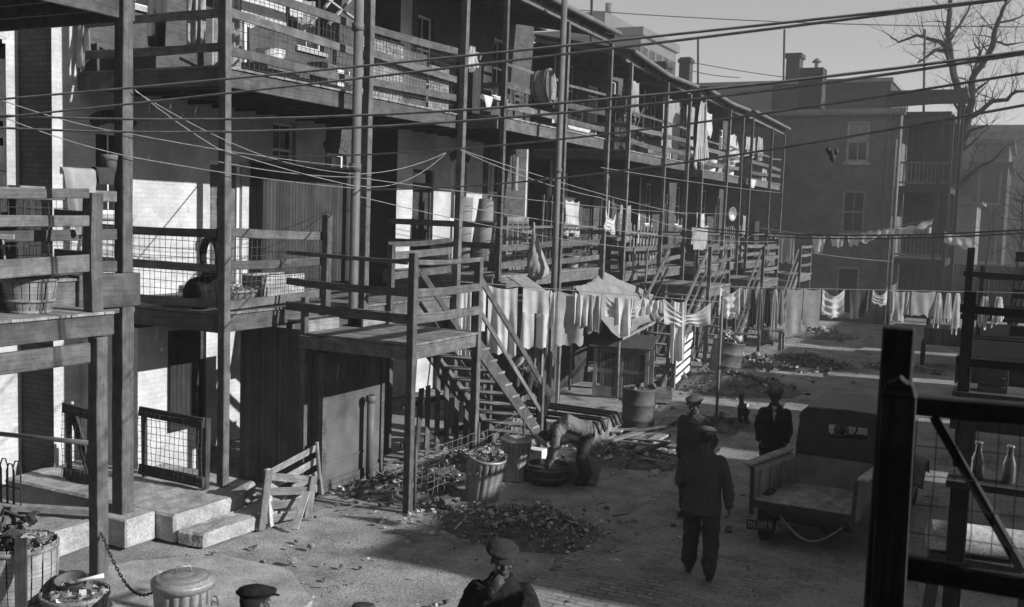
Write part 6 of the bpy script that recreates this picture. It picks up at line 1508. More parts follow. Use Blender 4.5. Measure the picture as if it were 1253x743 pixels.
wash('checked grey cloth left of the bright white sheet', P(272, -40, X=-10.2), P(294, -35, X=-10.2), 1.15, 'cl_grey', amp=.06, k=3)
wash('dark coat hanging in the corner of the nearest upper porch', P(180, -5, X=-11.2), P(205, -4, X=-11.1), .75, 'cl_dark', amp=.05, k=2, name='hanging_coat')
wash('grey dress hanging on the side of the nearest upper porch', P(228, -15, X=-10.6), P(252, -15, X=-10.4), .8, 'cl_grey', amp=.08, k=3, name='hanging_dress')
t = thing('clothes_rack', on(400, 6.07), 'folding stick rack with crossed legs beside the soil pipe', 'rack')
q = MB(); b0 = on(378, 6.1); b1 = on(438, 6.1)
for (pa, pb) in (((368, 42), (420, -16)), ((372, -22), (437, 26)), ((402, 30), (440, -14))): q.beam(P(*pa, X=-10.05), P(*pb, X=-10.1), .03, .05, 0, (1, 0, 0))
q.build('sticks', M['wood_light'], t)
for (px, s, lb, mt_) in ((265+95, .3, 'flat grey box by the wire rails under the grey shirt', 'tin_flat'), (395, .42, 'upright pale carton near the soil pipe on the upper porch', 'stone_far'), (412, .36, 'white box touching the soil pipe on the upper porch', 'plaster')):
    c = on(px, 6.07, -10.15); q = MB(); q.box(c.x-.15, c.x+.15, c.y-.2, c.y+.2, 6.066, 6.066+s); tag(q.build('box', M[mt_], bevel=.01), lb, 'box')
# second upper porch
pail('white rimmed basket full of cloth on the corner of the second upper porch', on(576, 7.25, -10.4), .24, .2, 'basket', 'laundry_basket', cat='basket')
q = MB(); c = on(576, 6.21, -10.4); q.box(c.x-.3, c.x+.3, c.y-.4, c.y+.4, 6.21, 7.24); tag(q.build('cupboard', M['boards_dark']), 'dark cupboard under the laundry basket', 'cupboard')
wash('white cloth dripping over the laundry basket', on(576, 7.55, -10.1)+V3((0, -.12, 0)), on(576, 7.55, -10.1)+V3((0, .22, 0)), .45, 'cl_white', 'bunch', name='hanging_cloth')
drape('white rag over the low rail at the corner of the second upper porch', on(597, 6.5, -9.7), (0, 1, 0), .4, .3, .1, 'cl_white', 'rag')
def chair(label, c, rz, mat='wood_dark'):
    t = thing('wooden_chair', c, label, 'chair'); T = Matrix.Translation(V3(c)) @ Matrix.Rotation(rz, 4, 'Z')
    q = MB(T); q.box(-.21, .21, -.2, .2, .43, .46); q.build('seat', M[mat], t)
    for x in (-.18, .18):
        q = MB(T); q.beam((x, -.17, 0), (x, -.17, .43), .035, .035); q.build('leg', M[mat], t)
        q = MB(T); q.beam((x, .17, 0), (x, .22, .95), .035, .035, 0, (0, 1, 0)); q.build('leg', M[mat], t)
    q = MB(T)
    for z in (.6, .74, .88): q.beam((-.18, .185+.05*(z-.4), z), (.18, .185+.05*(z-.4), z), .02, .06, 0, (0, 0, 1))
    q.build('backrest', M[mat], t); return t
chair('dark slat back chair behind the rails of the second upper porch', on(645, 6.21, -10.6), 1.2)
chair('dark chair behind the rails under the wash tub', on(705, 6.21, -10.7), -1)
def plant(label, c, r, h, pot=True, n=120):
    t = thing('potted_plant', c, label, 'plant'); c = V3(c)
    q = MB(); q.lathe(c, [(.001, 0), (.1, .005), (.14, .22), (.145, .24), (.12, .23), (.001, .2)], 16); q.build('pot', M['basket'], t)
    q = MB()
    for k in range(n):
        a = rnd.random()*6.28; rr = r*rnd.random(); z = .22+h*rnd.random(); p = c+V3((rr*math.cos(a), rr*math.sin(a), z)); e = Matrix.Rotation(rnd.random()*6.28, 3, 'Z') @ Matrix.Rotation(rnd.uniform(-1, 1), 3, 'X'); s = rnd.uniform(.05, .12)
        q.add([p, p+e @ V3((s*.35, s*.5, .01)), p+e @ V3((0, s, 0)), p+e @ V3((-s*.35, s*.5, .01))], [[0, 1, 2, 3]])
    for k in range(8): a = k*.8; q.tube([c+V3((0, 0, .2)), c+V3((r*.7*math.cos(a), r*.7*math.sin(a), .2+h*.8))], .008, 4)
    q.build('foliage', M['leaf_pale'], t); return t
M['leaf_pale'] = rough_m('dusty leaves', .3, 8, .4, .8, 0)
plant('leafy plant in a pot on the third upper porch', on(777, 6.05, -10.0), .42, 1.15, n=190)
plant('straggling plant in a box on the second first-floor porch', on(713, 2.95, -10.0, 320), .5, .7)
for (px, z, X, r_, h_, lb) in ((838, 6.05, -10.0, .2, .4, 'white bucket at the end of the third upper porch'), (868, 5.92, -10.0, .28, .38, 'wide white bucket behind the low rail of the fourth upper porch'), (893, 5.92, -10.0, .22, .6, 'tall pale can beside the crooked post of the fourth upper porch')): pail(lb, on(px, z, X, 190), r_, h_, 'white')
wash('long striped sheet hanging from the eave of the fourth upper porch', P(853, 122, X=-9.6), P(868, 126, X=-9.6), 2.05, 'cl_stripe', 'bunch', 'hanging_sheet', amp=.05)
wash('pale curtain hanging inside the third upper porch', P(812, 118, X=-10.4), P(834, 124, X=-10.4), 1.6, 'cl_grey', amp=.08, k=4, name='hanging_curtain')
wash('grey cloth beside the striped sheet', P(841, 126, X=-10.2), P(851, 130, X=-10.2), 1.7, 'cl_grey', amp=.06, k=3)
wash('white patterned dress hanging on the last upper porch', P(914, 166, X=-9.9), P(924, 168, X=-9.9), .75, 'cl_stripe', amp=.06, k=3, name='hanging_dress')
wash('pale bundle of clothes hanging past the crooked post', P(890, 163, X=-9.85), P(905, 165, X=-9.85), 1.1, 'cl_pale', 'bunch', 'hanging_clothes', amp=.07)
slat_crate('open crate of pale slats on the last upper porch', on(928, 5.94, -10.1, 205), .5, .8, .5, 'wood_light', .3)
drape('white sheet thrown over the floor edge of the last upper porch', on(920, 5.85, -9.68, 225), (0, 1, 0), 1.0, .35, .1, 'cl_white', 'hanging_sheet')
drape('white cloth spread at the floor edge beside the leaning pipe', on(707, 6.32, -9.75, 155), (0, 1, 0), 1.5, .12, .3, 'cl_white', 'hanging_cloth')
# first floor of the nearest porch
t = thing('car_tyre', P(258, 312, X=-10.0), 'old bald tyre standing on the wire railed porch behind its corner post', 'tyre')
c = P(258, 315, X=-10.05); d = V3((.35, 1, 0)).normalized(); a_ = V3((d.y, -d.x, 0))
q = MB(); q.tube([c+a_*(.24*math.cos(k*math.pi/16))+V3((0, 0, .27*math.sin(k*math.pi/16))) for k in range(33)], .055, 10, 0, False); q.build('casing', M['rubber'], t)
q = MB(); q.ell((c.x-.2, c.y, 2.95), (.25, .22, .24)); q.ell((c.x-.1, c.y+.1, 3.1), (.16, .16, .2)); tag(q.build('dark_sack', M['wool_black'], mods=[knot]), 'stuffed black sack slumped below the old tyre', 'sack')
bushel('squat splint basket behind the wire rails beside the old tyre', on(287, 2.76, -10.15, 360), .3, .22, fill=True)
slat_crate('weathered crate behind the wire rails at the end of the nearest first floor', on(335, 2.76, -10.15, 350), .4, .95, .42, 'wood_light', .15)
q = MB(); q.lathe((-10.9, 10.7, 2.76), [(.001, 0), (.2, .01), (.28, .07), (.28, .08), (.19, .03), (.001, .02)], 20); tag(q.build('dish_pan', M['zinc_dark']), 'shallow dark pan on the floor left of the black sack', 'pan')
# sack on the second porch
top = P(653, 272, X=-9.62); q = MB(); bot = P(655, 343, X=-9.6); L = top.z-bot.z
rg = []
for f_, r_ in ((0, .015), (.1, .03), (.3, .075), (.5, .14), (.68, .22), (.82, .27), (.93, .24), (1.0, .12)):
    c = top.lerp(bot, f_)+V3((0, .1*f_, 0)); rg.append((c, (r_*1.0, 0, 0), (0, r_*1.25, 0)))
q.loft(rg, 20)
def sag_(o):
    s = o.modifiers.new('sub', 'SUBSURF'); s.levels = 2; s.render_levels = 2
    d = o.modifiers.new('folds', 'DISPLACE'); tx = bpy.data.textures.new('sackfolds', 'CLOUDS'); tx.noise_scale = .12; d.texture = tx; d.strength = .07
tag(q.build('burlap_sack', M['sack'], mods=[sag_]), 'bulging burlap sack hung by its neck from the second porch rail', 'sack')
q = MB(); a = on(586, 2.94, -10.9, 300); q.tube([a, a+V3((.1, .25, 1.55))], .24, 14); q.tube([a+V3((-.3, -.25, 0)), a+V3((-.3, -.2, 1.6))], .2, 12); 
rm = thing('rolled_mattress', a, 'rolled pale mattress standing beside a dark one on the second first floor', 'mattress'); q.build('roll', [M['canvas']], rm)
q = MB()
for z in (.4, 1.1): 
    q = MB(); c = a+V3((.1, .25, 1.55))*(z/1.55); q.tube([c+V3((.25*math.cos(k*.524), .25*math.sin(k*.524), 0)) for k in range(13)], .012, 5, 0, False); q.build('cord', M['rope'], rm)
q = MB(); c = on(620, 2.94, -10.6, 300); q.box(c.x-.3, c.x+.25, c.y-.5, c.y+.6, 2.94, 4.15); cb = thing('slatted_cupboard', c, 'pale slatted meat safe standing behind the hanging sack', 'cupboard'); q.build('case', M['wood_mid'], cb)
for k in range(4): q = MB(); q.box(c.x+.25, c.x+.27, c.y-.42+.26*k, c.y-.26+.26*k, 3.35, 4.0); q.build('vent', M['iron'], cb)
for k, (px, py) in enumerate(((662, 238), (667, 225), (672, 238), (677, 240), (683, 232))):
    a = on(px, 2.94, -9.95, 310); q = MB(); b = P(px, py, X=-9.95); q.beam(a, V3((a.x, a.y+.02, b.z)), .05, .03); tag(q.build('picket_stick', M['wood_mid']), 'thin upright stick behind the hanging sack', 'stick', 'upright sticks beside the hanging sack')
q = MB(); a = P(631, 192, X=-10.2); q.box(a.x-.02, a.x+.02, a.y-.12, a.y+.12, a.z-.75, a.z); tag(q.build('washboard', M['zinc']), 'zinc washboard standing on the meat safe', 'washboard')
pail('galvanised pail by the slim post of the second first floor', on(700, 2.94, -10.0, 330), .18, .28, 'zinc')
chair('broken backed chair on the second first floor, right of the burlap sack', on(640, 2.94, -10.2, 330), .5, 'wood_light')
for (px, lb, sx, h) in ((750, 'dark barrel in the gap after the second porch', .3, .9), (860, 'dark barrel on the fourth first floor', .3, .8)):
    c = on(px, 2.75, -10.6, 300); drum(lb, c, sx, h, 'wood_dark')
wash('white cloth knotted on the second pale cord near the third porch', P(741, 255, X=-9.5), P(754, 262, X=-9.5), .5, 'cl_white', 'swag', 'hanging_cloth')
wash('pale shirt hanging above the second stair landing', P(848, 276, X=-9.3), P(866, 279, X=-9.3), .7, 'cl_grey', 'shirt')
wash('white rag fluttering above the third porch first floor', P(852, 276, X=-9.4), P(862, 284, X=-9.4), .35, 'cl_white', 'swag', 'hanging_cloth')
for (px, lb) in ((770, 'row of pickets screening the third first floor'), (885, 'row of pickets screening the fourth first floor')):
    t = thing('picket_screen', on(px, 2.75, -9.95, 300), lb, 'screen'); y0 = on(px, 2.7, -9.95, 300).y
    for k in range(9): q = MB(); q.box(-9.96, -9.94, y0+k*.28, y0+k*.28+.12, 2.77, 4.05+rnd.uniform(-.08, .08)); q.build('picket', M['wood_mid'], t)
    q = MB(); q.box(-9.94, -9.91, y0-.1, y0+2.5, 3.2, 3.3); q.build('rail', M['wood_mid'], t)
pail('round pale pan hung on the wall of the fourth first floor', P(894, 262, X=-10.0), .26, .08, 'zinc', 'pan', .9, (1, -.3, 0), 'pan')
q = MB(); a = P(649, 367, X=-9.0); 
bd = P(632, 338, X=-9.3); q.beam(bd, P(668, 364, X=-8.6), .7, .02, 0, (0, 0, 1)); tag(q.build('tin_sheet', M['zinc']), 'pale metal sheet sloping below the hanging sack', 'sheet')
# more of the household clutter on the farther porches
rows = [
 ('wooden_box', 3, 6.05, 28.9, 'flat box pushed to the edge of the third upper porch', .3, .5, .35, 'wood_mid'),
 ('wooden_box', 3, 2.76, 26.4, 'tall box on the third first floor, left of the picket row', .4, .5, .8, 'boards_mid'),
 ('wooden_box', 3, 2.76, 29.6, 'low pale box on the third first floor, right of the picket row', .4, .6, .4, 'wood_light'),
 ('wooden_box', 4, 2.71, 33.2, 'square dark box on the fourth first floor', .4, .5, .6, 'wood_dark'),
 ('wooden_box', 4, 5.92, 36.6, 'pale box against the rails of the fourth upper porch', .4, .6, .5, 'wood_light'),
 ('wooden_box', 5, 2.66, 40.4, 'pale crate sized box on the last first floor', .5, .6, .6, 'wood_light'),
 ('cupboard', 5, 2.66, 42.8, 'tall dark cupboard on the last first floor', .6, .8, 1.6, 'boards_dark'),
 ('cupboard', 2, 2.94, 22.9, 'tall grey cupboard against the wall of the second first floor', .5, .9, 1.7, 'boards_mid'),
 ('cupboard', 3, 6.05, 26.6, 'dark cupboard behind the leafy pot plant', .5, .9, 1.5, 'boards_dark')]
for nm, u, z, y, lb, sx, sy, sz, mt_ in rows:
    x = -10.3-.25*rnd.random(); q = MB(); q.box(x-sx/2, x+sx/2, y-sy/2, y+sy/2, z, z+sz); q.box(x-sx/2-.02, x+sx/2+.02, y-sy/2-.02, y+sy/2+.02, z+sz+.002, z+sz+.025); tag(q.build(nm, M[mt_], bevel=.01), lb, 'box' if 'box' in nm else 'cupboard')
for (z, y, L, d, mt_, lb) in ((8.0, 26.2, .7, .9, 'cl_grey', 'grey cloth drying at the left end of the third upper porch'), (7.9, 33.6, .6, .8, 'cl_pale', 'pale cloth drying inside the fourth upper porch'), (4.6, 25.9, .7, 1.0, 'cl_grey', 'grey cloth drying at the left end of the third first floor'),
        (4.5, 33.0, .8, .9, 'cl_pale', 'pale cloth drying on the fourth first floor'), (4.5, 39.2, .8, .9, 'cl_grey', 'grey cloth drying on the last first floor'), (4.6, 22.2, .8, .8, 'cl_pale', 'pale cloth drying under the second upper porch'), (7.7, 41.0, .7, .9, 'cl_grey', 'grey cloth drying on the last upper porch')):
    wash(lb, (-9.9, y, z), (-9.9, y+L, z-.02), d, mt_, amp=.08, k=3)
for (y0, z0, y1, z1, lb) in ((25.3, 0, 26.0, 3.4, 'ladder leaning on the third porch'), (31.2, 0, 31.7, 3.3, 'ladder leaning in the gap before the fourth porch')):
    t = thing('wooden_ladder', (-9.3, y0, 0), lb, 'ladder')
    for dx in (0, .38): q = MB(); q.beam((-9.35+dx, y0, z0), (-9.5+dx, y1, z1), .04, .07, 0, (0, 1, 0)); q.build('side_rail', M['wood_mid'], t)
    for k in range(9): f = (k+.7)/9.5; q = MB(); x = -9.35-.15*f; q.tube([(x, y0+(y1-y0)*f, z1*f), (x+.38, y0+(y1-y0)*f, z1*f)], .018, 6); q.build('rung', M['wood_mid'], t)
for k, (x, y, h, lb) in enumerate(((-8.6, 25.0, 2.3, 'leaning pole in front of the second stair'), (-8.9, 31.6, 2.9, 'leaning pole beside the third stair'), (-9.2, 20.2, 2.5, 'slim prop pole at the right end of the plank shed'), (-8.2, 26.3, 2.0, 'short prop pole behind the slatted gate'))):
    q = MB(); q.tube([(x, y, 0), (x-.3+.1*k, y+.4, h)], .035, 7); tag(q.build('prop_pole', M['wood_mid']), lb, 'pole')
# ================================================================== people
def skinmods(vox, smooth=4, folds=0, fs=.1):
    def f(o):
        r = o.modifiers.new('one_skin', 'REMESH'); r.mode = 'VOXEL'; r.voxel_size = vox; r.use_smooth_shade = True
        s = o.modifiers.new('soften', 'SMOOTH'); s.iterations = smooth; s.factor = .5
        if folds:
            tx = bpy.data.textures.new('folds', 'CLOUDS'); tx.noise_scale = fs; tx.noise_depth = 2
            d = o.modifiers.new('folds', 'DISPLACE'); d.texture = tx; d.strength = folds; d.mid_level = .5
            tx2 = bpy.data.textures.new('creases', 'CLOUDS'); tx2.noise_scale = fs*.4; d = o.modifiers.new('creases', 'DISPLACE'); d.texture = tx2; d.strength = folds*.55; d.mid_level = .5
    return [f]
def limb(q, pts, rr, seg=12, sq=1.0): 
    out, r2 = [], []
    for i in range(len(pts)-1):
        for k in range(5): t = k/5; out.append(V3(pts[i]).lerp(V3(pts[i+1]), t)); r2.append(rr[i]+(rr[i+1]-rr[i])*t)
    out.append(V3(pts[-1])); r2.append(rr[-1]); q.tube(out, r2, seg)
    for p, r in zip(pts, rr): q.ell(p, (r*.99,)*3, 10, 7)
def hand(q, wrist, d, palm_n, curl=.5, side=1, s=1.0):
    """palm, four unequal bent fingers and a thumb leaving the side of the palm"""
    d = V3(d).normalized(); n = V3(palm_n); n = (n-d*n.dot(d)).normalized(); x = d.cross(n)*side
    R3 = Matrix((x, d, n)).transposed()
    q.ell(V3(wrist)+d*.05*s, (.042*s, .055*s, .017*s), 12, 8, 0, R3)
    for k, (off, L) in enumerate(((-.03, .068), (-.01, .078), (.011, .073), (.031, .058))):
        b = V3(wrist)+d*.088*s+x*off*s; a = curl*(.9+.1*k); p = [b-d*.02*s]; dd = d
        for j, f in enumerate((.45, .32, .23)):
            ang = a*(j+.6)*.8; dd = (d*math.cos(ang)+n*math.sin(ang)); p.append(p[-1]+dd*L*f*s*(1.28 if j == 0 else 1))
        q.tube(p, [.0098*s, .0092*s, .0085*s, .007*s], 8); q.ell(p[-1], (.0072*s,)*3, 7, 5)
    b = V3(wrist)+d*.025*s-x*.036*s; td = (d*.72-x*.62+n*.35).normalized()
    p = [b, b+td*.036*s, b+td*.036*s+(d*.85-x*.15+n*.45).normalized()*.032*s]; q.tube(p, [.0125*s, .0105*s, .008*s], 8); q.ell(p[-1], (.008*s,)*3, 7, 5)
class Person:
    def __init__(s, label, loc, yaw, J, skin='skin', jacket='wool_dark', trousers='wool_black', cap='wool_dark', hem=-.12, shirt=None, look=None, hands=((.5, 1), (.5, 1)), legs=True, coat_w=1.0, cap_kind='cap', trw=1.0, fold=1.0, hand_n=None, hand_d=None):
        T = Matrix.Translation(V3(loc)) @ Matrix.Rotation(yaw, 4, 'Z'); s.T = T
        root = thing('person', loc, label, 'person'); g = {k: V3(v) for k, v in J.items()}
        pel, chest, neck, head = g['pelvis'], g['chest'], g['neck'], g['head']
        sl, sr = g['sl'], g['sr']; xs = (sr-sl).normalized(); up = (neck-pel).normalized(); fwd = up.cross(xs).normalized()*1
        hl = g.get('hipl', pel-xs*.1); hr = g.get('hipr', pel+xs*.1)
        lk = V3(look).normalized() if look else V3((0, 1, 0)); 
        hup = (head-neck).normalized(); hx = lk.cross(hup).normalized(); lk = hup.cross(hx).normalized(); HR = Matrix((hx, lk, hup)).transposed()
        hc = head
        H = lambda x, y, z: hc+HR @ V3((x, y, z))
        # ---- body: one continuous skin
        b = MB(T)
        b.ell(H(0, -.008, .025), (.074, .094, .095), 16, 12, 0, HR); b.ell(H(0, .022, -.045), (.056, .066, .07), 14, 10, 0, HR); b.ell(H(0, .045, -.085), (.034, .035, .025), 10, 8, 0, HR)
        b.ell(H(0, .088, -.02), (.013, .02, .026), 8, 6, 0, HR); b.ell(H(0, .098, -.034), (.017, .012, .011), 8, 6, 0, HR)
        b.ell(H(0, .082, -.066), (.024, .011, .008), 8, 6, 0, HR); b.ell(H(0, .08, -.078), (.02, .01, .007), 8, 6, 0, HR)
        for e in (-1, 1):
            b.ell(H(e*.078, -.005, -.012), (.01, .022, .032), 8, 6, 0, HR); b.ell(H(e*.031, .082, .022), (.022, .01, .008), 8, 6, 0, HR); b.ell(H(e*.04, .068, -.03), (.022, .018, .016), 8, 6, 0, HR)
        b.tube([neck-up*.06, neck+hup*.02, hc-hup*.06], [.066, .058, .055], 12)
        for t0, t1 in ((0, .35), (.35, .7), (.7, 1)): pass
        tr = [(pel-up*.08, .16, .11), (pel+up*.06, .155, .11), (pel.lerp(chest, .5), .145, .1), (chest, .17, .115), (chest.lerp(neck, .6), .165, .1), (neck-up*.03, .08, .07)]
        b.loft([(c, xs*a, fwd*d) for c, a, d in tr], 16)
        for sd, sh, el, wr, i in ((-1, sl, g['el'], g['wl'], 0), (1, sr, g['er'], g['wr'], 1)):
            limb(b, [sh, el, wr], [.05, .04, .028]); d = (wr-el).normalized()
            if hand_d and hand_d[i]: d = V3(hand_d[i])
            n = V3(hand_n[i]) if hand_n and hand_n[i] else (-xs*sd)
            hand(b, wr+d*.0, d, n, hands[i][0], -sd if True else sd)
        if legs:
            for hp, kn, an, to in ((hl, g['kl'], g['al'], g.get('tl')), (hr, g['kr'], g['ar'], g.get('tr'))): limb(b, [hp, kn, an], [.08, .055, .04])
        b.build('body', M[skin], root, mods=skinmods(.0055, 2))
        for e in (-1, 1):
            q = MB(T); q.ell(H(e*.031, .075, .008), (.0135, .0135, .0115), 10, 8); q.build('eye', M['eye'], root)
        q = MB(T); q.ell(H(0, -.018, .03), (.08, .098, .098), 14, 10, 0, HR); q.ell(H(0, -.06, -.03), (.068, .045, .05), 12, 8, 0, HR); q.build('hair', M['hair'], root, mods=skinmods(.012, 2))
        # ---- clothes
        j = MB(T); cw = coat_w
        rings = [(chest.lerp(neck, .9), .09*cw, .085*cw), (chest.lerp(neck, .62), .185*cw, .12*cw), (chest, .205*cw, .15*cw), (pel.lerp(chest, .5), .19*cw, .14*cw), (pel+up*.05, .195*cw, .15*cw), (pel+up*hem, .21*cw, .165*cw)]
        j.loft([(c, xs*a, fwd*d) for c, a, d in rings], 18)
        for sh, el, wr in ((sl, g['el'], g['wl']), (sr, g['er'], g['wr'])):
            limb(j, [sh, el, wr-(wr-el).normalized()*.02], [.07*cw, .06*cw, .05*cw]); j.ell(sh.lerp(chest, .3), (.1*cw, .1*cw, .09*cw), 10, 8)
        j.tube([neck-up*.08, neck+hup*.005], [.1, .07], 14); j.loft([(neck-up*.14, xs*.2*cw, fwd*.11), (neck-up*.07, xs*.15*cw, fwd*.1), (neck-up*.01, xs*.085, fwd*.08)], 16)
        for e in (-1, 1): j.tube([neck+hup*.01-fwd*.06+xs*e*.02, neck+xs*e*.07, neck-up*.06+fwd*.08+xs*e*.05, chest.lerp(neck, .35)+fwd*.13+xs*e*.025], [.022, .02, .02, .012], 8)
        j.build('jacket', M[jacket], root, mods=skinmods(.011, 3, .038*fold, .13))
        if shirt:
            q = MB(T); q.loft([(chest.lerp(neck, .95)+fwd*.045, xs*.05, fwd*.045), (chest.lerp(neck, .4)+fwd*(.112*cw), xs*.032, fwd*.03), (chest+fwd*(.135*cw), xs*.012, fwd*.02)], 10); q.build('shirt_front', M[shirt], root)
        if legs:
            q = MB(T)
            q.loft([(pel+up*.1, xs*.165, fwd*.125), (pel, xs*.175, fwd*.135), (pel-up*.1, xs*.17, fwd*.13)], 16)
            for hp, kn, an in ((hl, g['kl'], g['al']), (hr, g['kr'], g['ar'])): limb(q, [hp, kn, an+V3((0, 0, .075))], [.105*trw, .088*trw, .074*trw])
            q.build('trousers', M[trousers], root, mods=skinmods(.011, 3, .045*fold, .15))
            for an, to in ((g['al'], g.get('tl', (0, 1, 0))), (g['ar'], g.get('tr', (0, 1, 0)))):
                to = V3(to); to.z = 0; to.normalize(); sdv = V3((to.y, -to.x, 0)); gz_ = an.z-.075; q = MB(T); R3 = Matrix((sdv, to, V3((0, 0, 1)))).transposed()
                c0 = V3((an.x, an.y, gz_+.045))
                q.ell(c0+to*.02, (.045, .09, .045), 12, 8, 0, R3); q.ell(c0+to*.11-V3((0, 0, .008)), (.047, .075, .036), 12, 8, 0, R3); q.tube([an+V3((0, 0, .06)), c0], [.05, .045], 10)
                q.build('shoe', M['leather'], root, mods=skinmods(.008, 3))
        q = MB(T)
        if cap_kind == 'cap':
            q.ell(H(0, .0, .082), (.124, .142, .034), 20, 9, 0, HR); q.ell(H(.006, -.02, .098), (.1, .11, .032), 16, 8, 0, HR); q.loft([(H(0, -.005, .035), HR @ V3((.082, 0, 0)), HR @ V3((0, .1, 0))), (H(0, -.005, .085), HR @ V3((.09, 0, 0)), HR @ V3((0, .108, 0)))], 18)
            q.ell(H(0, .118, .052), (.07, .06, .01), 14, 7, 0, HR @ Matrix.Rotation(-.25, 3, 'X'))
            q.build('cap', M[cap], root, mods=skinmods(.008, 2, .008, .05))
        elif cap_kind == 'hat':
            q.lathe(H(0, 0, .03), [(.15, 0), (.155, .01), (.085, .022), (.082, .09), (.07, .115), (.03, .1), (.001, .1)], 24, 0, hup); q.build('hat', M[cap], root)
        s.root = root; s.g = g; s.H = H
M['cap_grey'] = rough_m('grey tweed', .085, 6, .3, .95, .3, fine=60, spec=.1)
M['eye'] = rough_m('eye', .16, 5, .1, .2, 0)
def standing(lean=(0, 0), h=1.75, arms='down', stride=0.0, hb=0):
    """joint positions facing +y"""
    k = h/1.75; J = dict(pelvis=(0, 0, .93), chest=(lean[0]*.5, lean[1]*.5, 1.24), neck=(lean[0], lean[1], 1.48), head=(lean[0], lean[1]+.025, 1.615),
        sl=(-.178+lean[0]*.8, lean[1]*.8, 1.365), sr=(.178+lean[0]*.8, lean[1]*.8, 1.365), hipl=(-.095, 0, .9), hipr=(.095, 0, .9),
        kl=(-.1, .03+stride*.5, .49), kr=(.1, .03-stride*.5, .49), al=(-.11, stride, .085), ar=(.11, -stride, .085))
    J.update(el=(-.27+lean[0]*.5, -.05, 1.13), wl=(-.28, .06, .88), er=(.27+lean[0]*.5, -.05, 1.13), wr=(.28, .06, .88))
    if arms == 'pockets': J.update(el=(-.245, -.1, 1.11), wl=(-.2, .06, .92), er=(.245, -.1, 1.11), wr=(.2, .06, .92))
    return {a: (v[0]*k, v[1]*k, v[2]*k) for a, v in J.items()}
Z0 = .045
J = standing(stride=.15, lean=(0, .05), h=1.75); J.update(el=(-.25, -.03, 1.13), wl=(-.2, .12, .94), er=(.28, -.02, 1.12), wr=(.3, .02, .86), kr=(.12, .02, .49), kl=(-.12, .11, .5), al=(-.13, .13, .085), ar=(.14, -.13, .1)); J = {a: V3(v)*1.03 for a, v in J.items()}
Person('man in a dark jacket and cap walking away up the alley, seen from behind', (-3.13, 11.2, Z0), R(8), J, 'skin', 'wool_grey', 'wool_dark', 'cap_grey', hem=-.17, look=(.15, 1, -.1), coat_w=1.1, trw=1.12)
Person('man in a cap and open coat standing face on, half hidden behind the walking man', (-3.92, 13.5, Z0), R(172), standing(lean=(0, .03), arms='pockets'), 'skin', 'wool_grey', 'wool_dark', 'cap_grey', hem=-.2, look=(.1, 1, -.45), shirt='wool_dark', coat_w=1.08)
Person('man in a black jacket and pale shirt standing beside the dark lorry', (-3.2, 15.2, Z0), R(192), standing(lean=(.0, -.02), arms='pockets', h=1.69), 'skin', 'wool_black', 'wool_dark', 'wool_dark', hem=-.16, look=(.45, 1, -.05), shirt='shirt')
J = standing(lean=(0, .05)); J.update(er=(.29, .02, 1.13), wr=(.075, .215, 1.42), el=(-.27, -.03, 1.12), wl=(-.16, .14, 1.0))
Person('man in a cap with his hand at his mouth, cut off by the bottom edge', (-3.32, 6.52, Z0), R(208), J, 'skin', 'wool_black', 'wool_black', 'wool_dark', hem=-.1, look=(-.25, 1, -.5), hands=((.6, 1), (.75, 1)), hand_d=(None, (-.55, -.05, .83)), hand_n=(None, (-.5, -.86, -.1)), coat_w=1.05)
Person('man whose black cap shows at the bottom edge, near the lidded trash can', (-4.36, 5.0, Z0), R(35), standing(h=1.655), 'skin', 'wool_black', 'wool_black', 'wool_black', look=(1, .7, -.25))
Person('man whose grey hat crown barely shows at the bottom edge', (-3.72, 5.3, .0), R(20), standing(h=1.575), 'skin', 'wool_dark', 'wool_black', 'wool_grey', cap_kind='hat')
# the bending man: hips high, back level, arms down into the tub
yaw = math.atan2(-.5, -.87)-math.pi/2
J = dict(pelvis=(0, 0, .86), chest=(0, .33, .98), neck=(0, .54, .86), head=(0, .66, .75), sl=(-.18, .5, .86), sr=(.18, .5, .86), hipl=(-.1, 0, .84), hipr=(.1, 0, .84),
         kl=(-.12, .1, .46), kr=(.12, .06, .46), al=(-.14, .02, .085), ar=(.14, -.04, .085), el=(-.2, .52, .58), wl=(-.13, .6, .34), er=(.2, .5, .58), wr=(.12, .58, .36))
hp_ = P(667, 534, Z=.76)-Matrix.Rotation(yaw, 3, 'Z') @ V3((0, .66, 0)); hp_.z = 0
Person('man in pale work clothes bending over the low wooden tub', hp_, yaw, J, 'skin', 'wool_pale', 'wool_grey', 'shirt', hem=-.06, look=(0, .5, -.9), coat_w=1.02, fold=.7)
yaw = math.atan2(-.6, -.8)-math.pi/2
J = dict(pelvis=(0, 0, .9), chest=(0, .2, 1.15), neck=(0, .36, 1.32), head=(0, .45, 1.42), sl=(-.18, .3, 1.27), sr=(.18, .3, 1.27), hipl=(-.1, 0, .88), hipr=(.1, 0, .88),
         kl=(-.11, .06, .48), kr=(.11, .04, .48), al=(-.12, .0, .085), ar=(.12, -.03, .085), el=(-.25, .35, 1.0), wl=(-.15, .52, .9), er=(.25, .34, 1.0), wr=(.14, .52, .88))
hp_ = P(638, 446, Z=1.44)-Matrix.Rotation(yaw, 3, 'Z') @ V3((0, .45, 0)); hp_.z = 0
Person('man in a pale cap stooping behind the rails of the nearest stair', hp_, yaw, J, 'skin', 'wool_grey', 'wool_black', 'shirt', look=(-.2, .8, -.5))
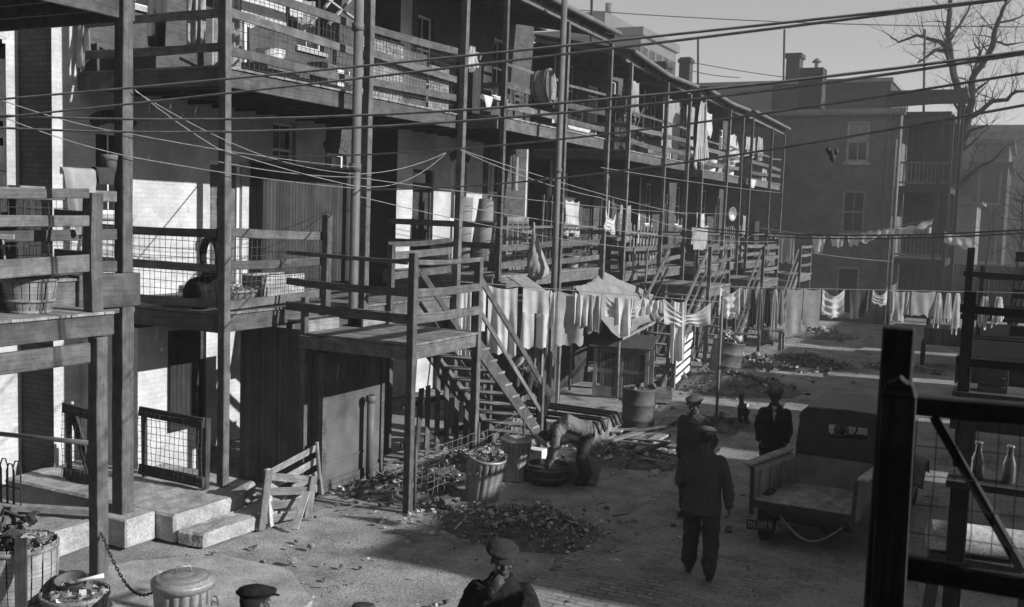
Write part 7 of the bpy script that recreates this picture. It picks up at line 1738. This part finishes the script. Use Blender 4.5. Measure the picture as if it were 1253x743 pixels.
# a dog beyond the men
def dog():
    c = G(908, 524); t = thing('dog', c, 'small dark dog standing in the shade between the two farther men', 'dog'); T = Matrix.Translation(c+V3((0, 0, .03))) @ Matrix.Rotation(R(22), 4, 'Z') @ Matrix.Scale(.88, 4)
    q = MB(T)
    q.loft([((0, -.27, .43), (.055, 0, 0), (0, 0, .06)), ((0, -.2, .42), (.085, 0, 0), (0, .02, .1)), ((0, -.02, .4), (.085, 0, 0), (0, 0, .1)), ((0, .16, .4), (.1, 0, 0), (0, 0, .135)), ((0, .26, .45), (.075, 0, 0), (0, -.03, .1)), ((0, .33, .54), (.05, 0, 0), (0, -.04, .06)), ((0, .37, .6), (.048, 0, 0), (0, -.03, .055))], 12)
    q.ell((0, .4, .63), (.055, .07, .055), 12, 8); q.tube([(0, .43, .615), (0, .5, .595), (0, .53, .59)], [.036, .028, .02], 8)
    for s in (-1, 1):
        q.tube([(s*.035, .375, .66), (s*.05, .37, .72), (s*.055, .365, .755)], [.024, .018, .004], 6)
        limb(q, [(s*.06, .2, .36), (s*.065, .17, .2), (s*.065, .19, .03)], [.045, .026, .02], 8); q.ell((s*.065, .21, .018), (.026, .04, .018), 8, 6)
        limb(q, [(s*.06, -.2, .4), (s*.07, -.12, .24), (s*.07, -.27, .14), (s*.07, -.24, .03)], [.07, .042, .022, .02], 8); q.ell((s*.07, -.215, .018), (.026, .042, .018), 8, 6)
    q.tube([(0, -.28, .46), (0, -.38, .5), (0, -.44, .6), (0, -.44, .68)], [.024, .02, .015, .008], 8)
    q.build('body', M['fur'], t, mods=skinmods(.009, 3, .012, .03))
    for s in (-1, 1):
        q = MB(T); q.ell((s*.026, .448, .645), (.008, .008, .008), 6, 5); q.build('eye', M['iron'], t)
dog()

# ================================================================== smoky air
q = MB(); q.box(-170, 70, -40, 190, -1.8, 60)
mt = bpy.data.materials.new('smoky air'); mt.use_nodes = True; nt = mt.node_tree; nt.nodes.clear()
out = nt.nodes.new('ShaderNodeOutputMaterial'); pv = nt.nodes.new('ShaderNodeVolumePrincipled'); pv.inputs['Color'].default_value = (.9, .9, .9, 1); pv.inputs['Density'].default_value = .002; pv.inputs['Anisotropy'].default_value = .2
nt.links.new(pv.outputs[0], out.inputs['Volume'])
hz = tag(q.build('haze', mt), 'thin coal smoke haze over the whole alley', 'haze', kind='stuff')
SC.cycles.volume_bounces = 0
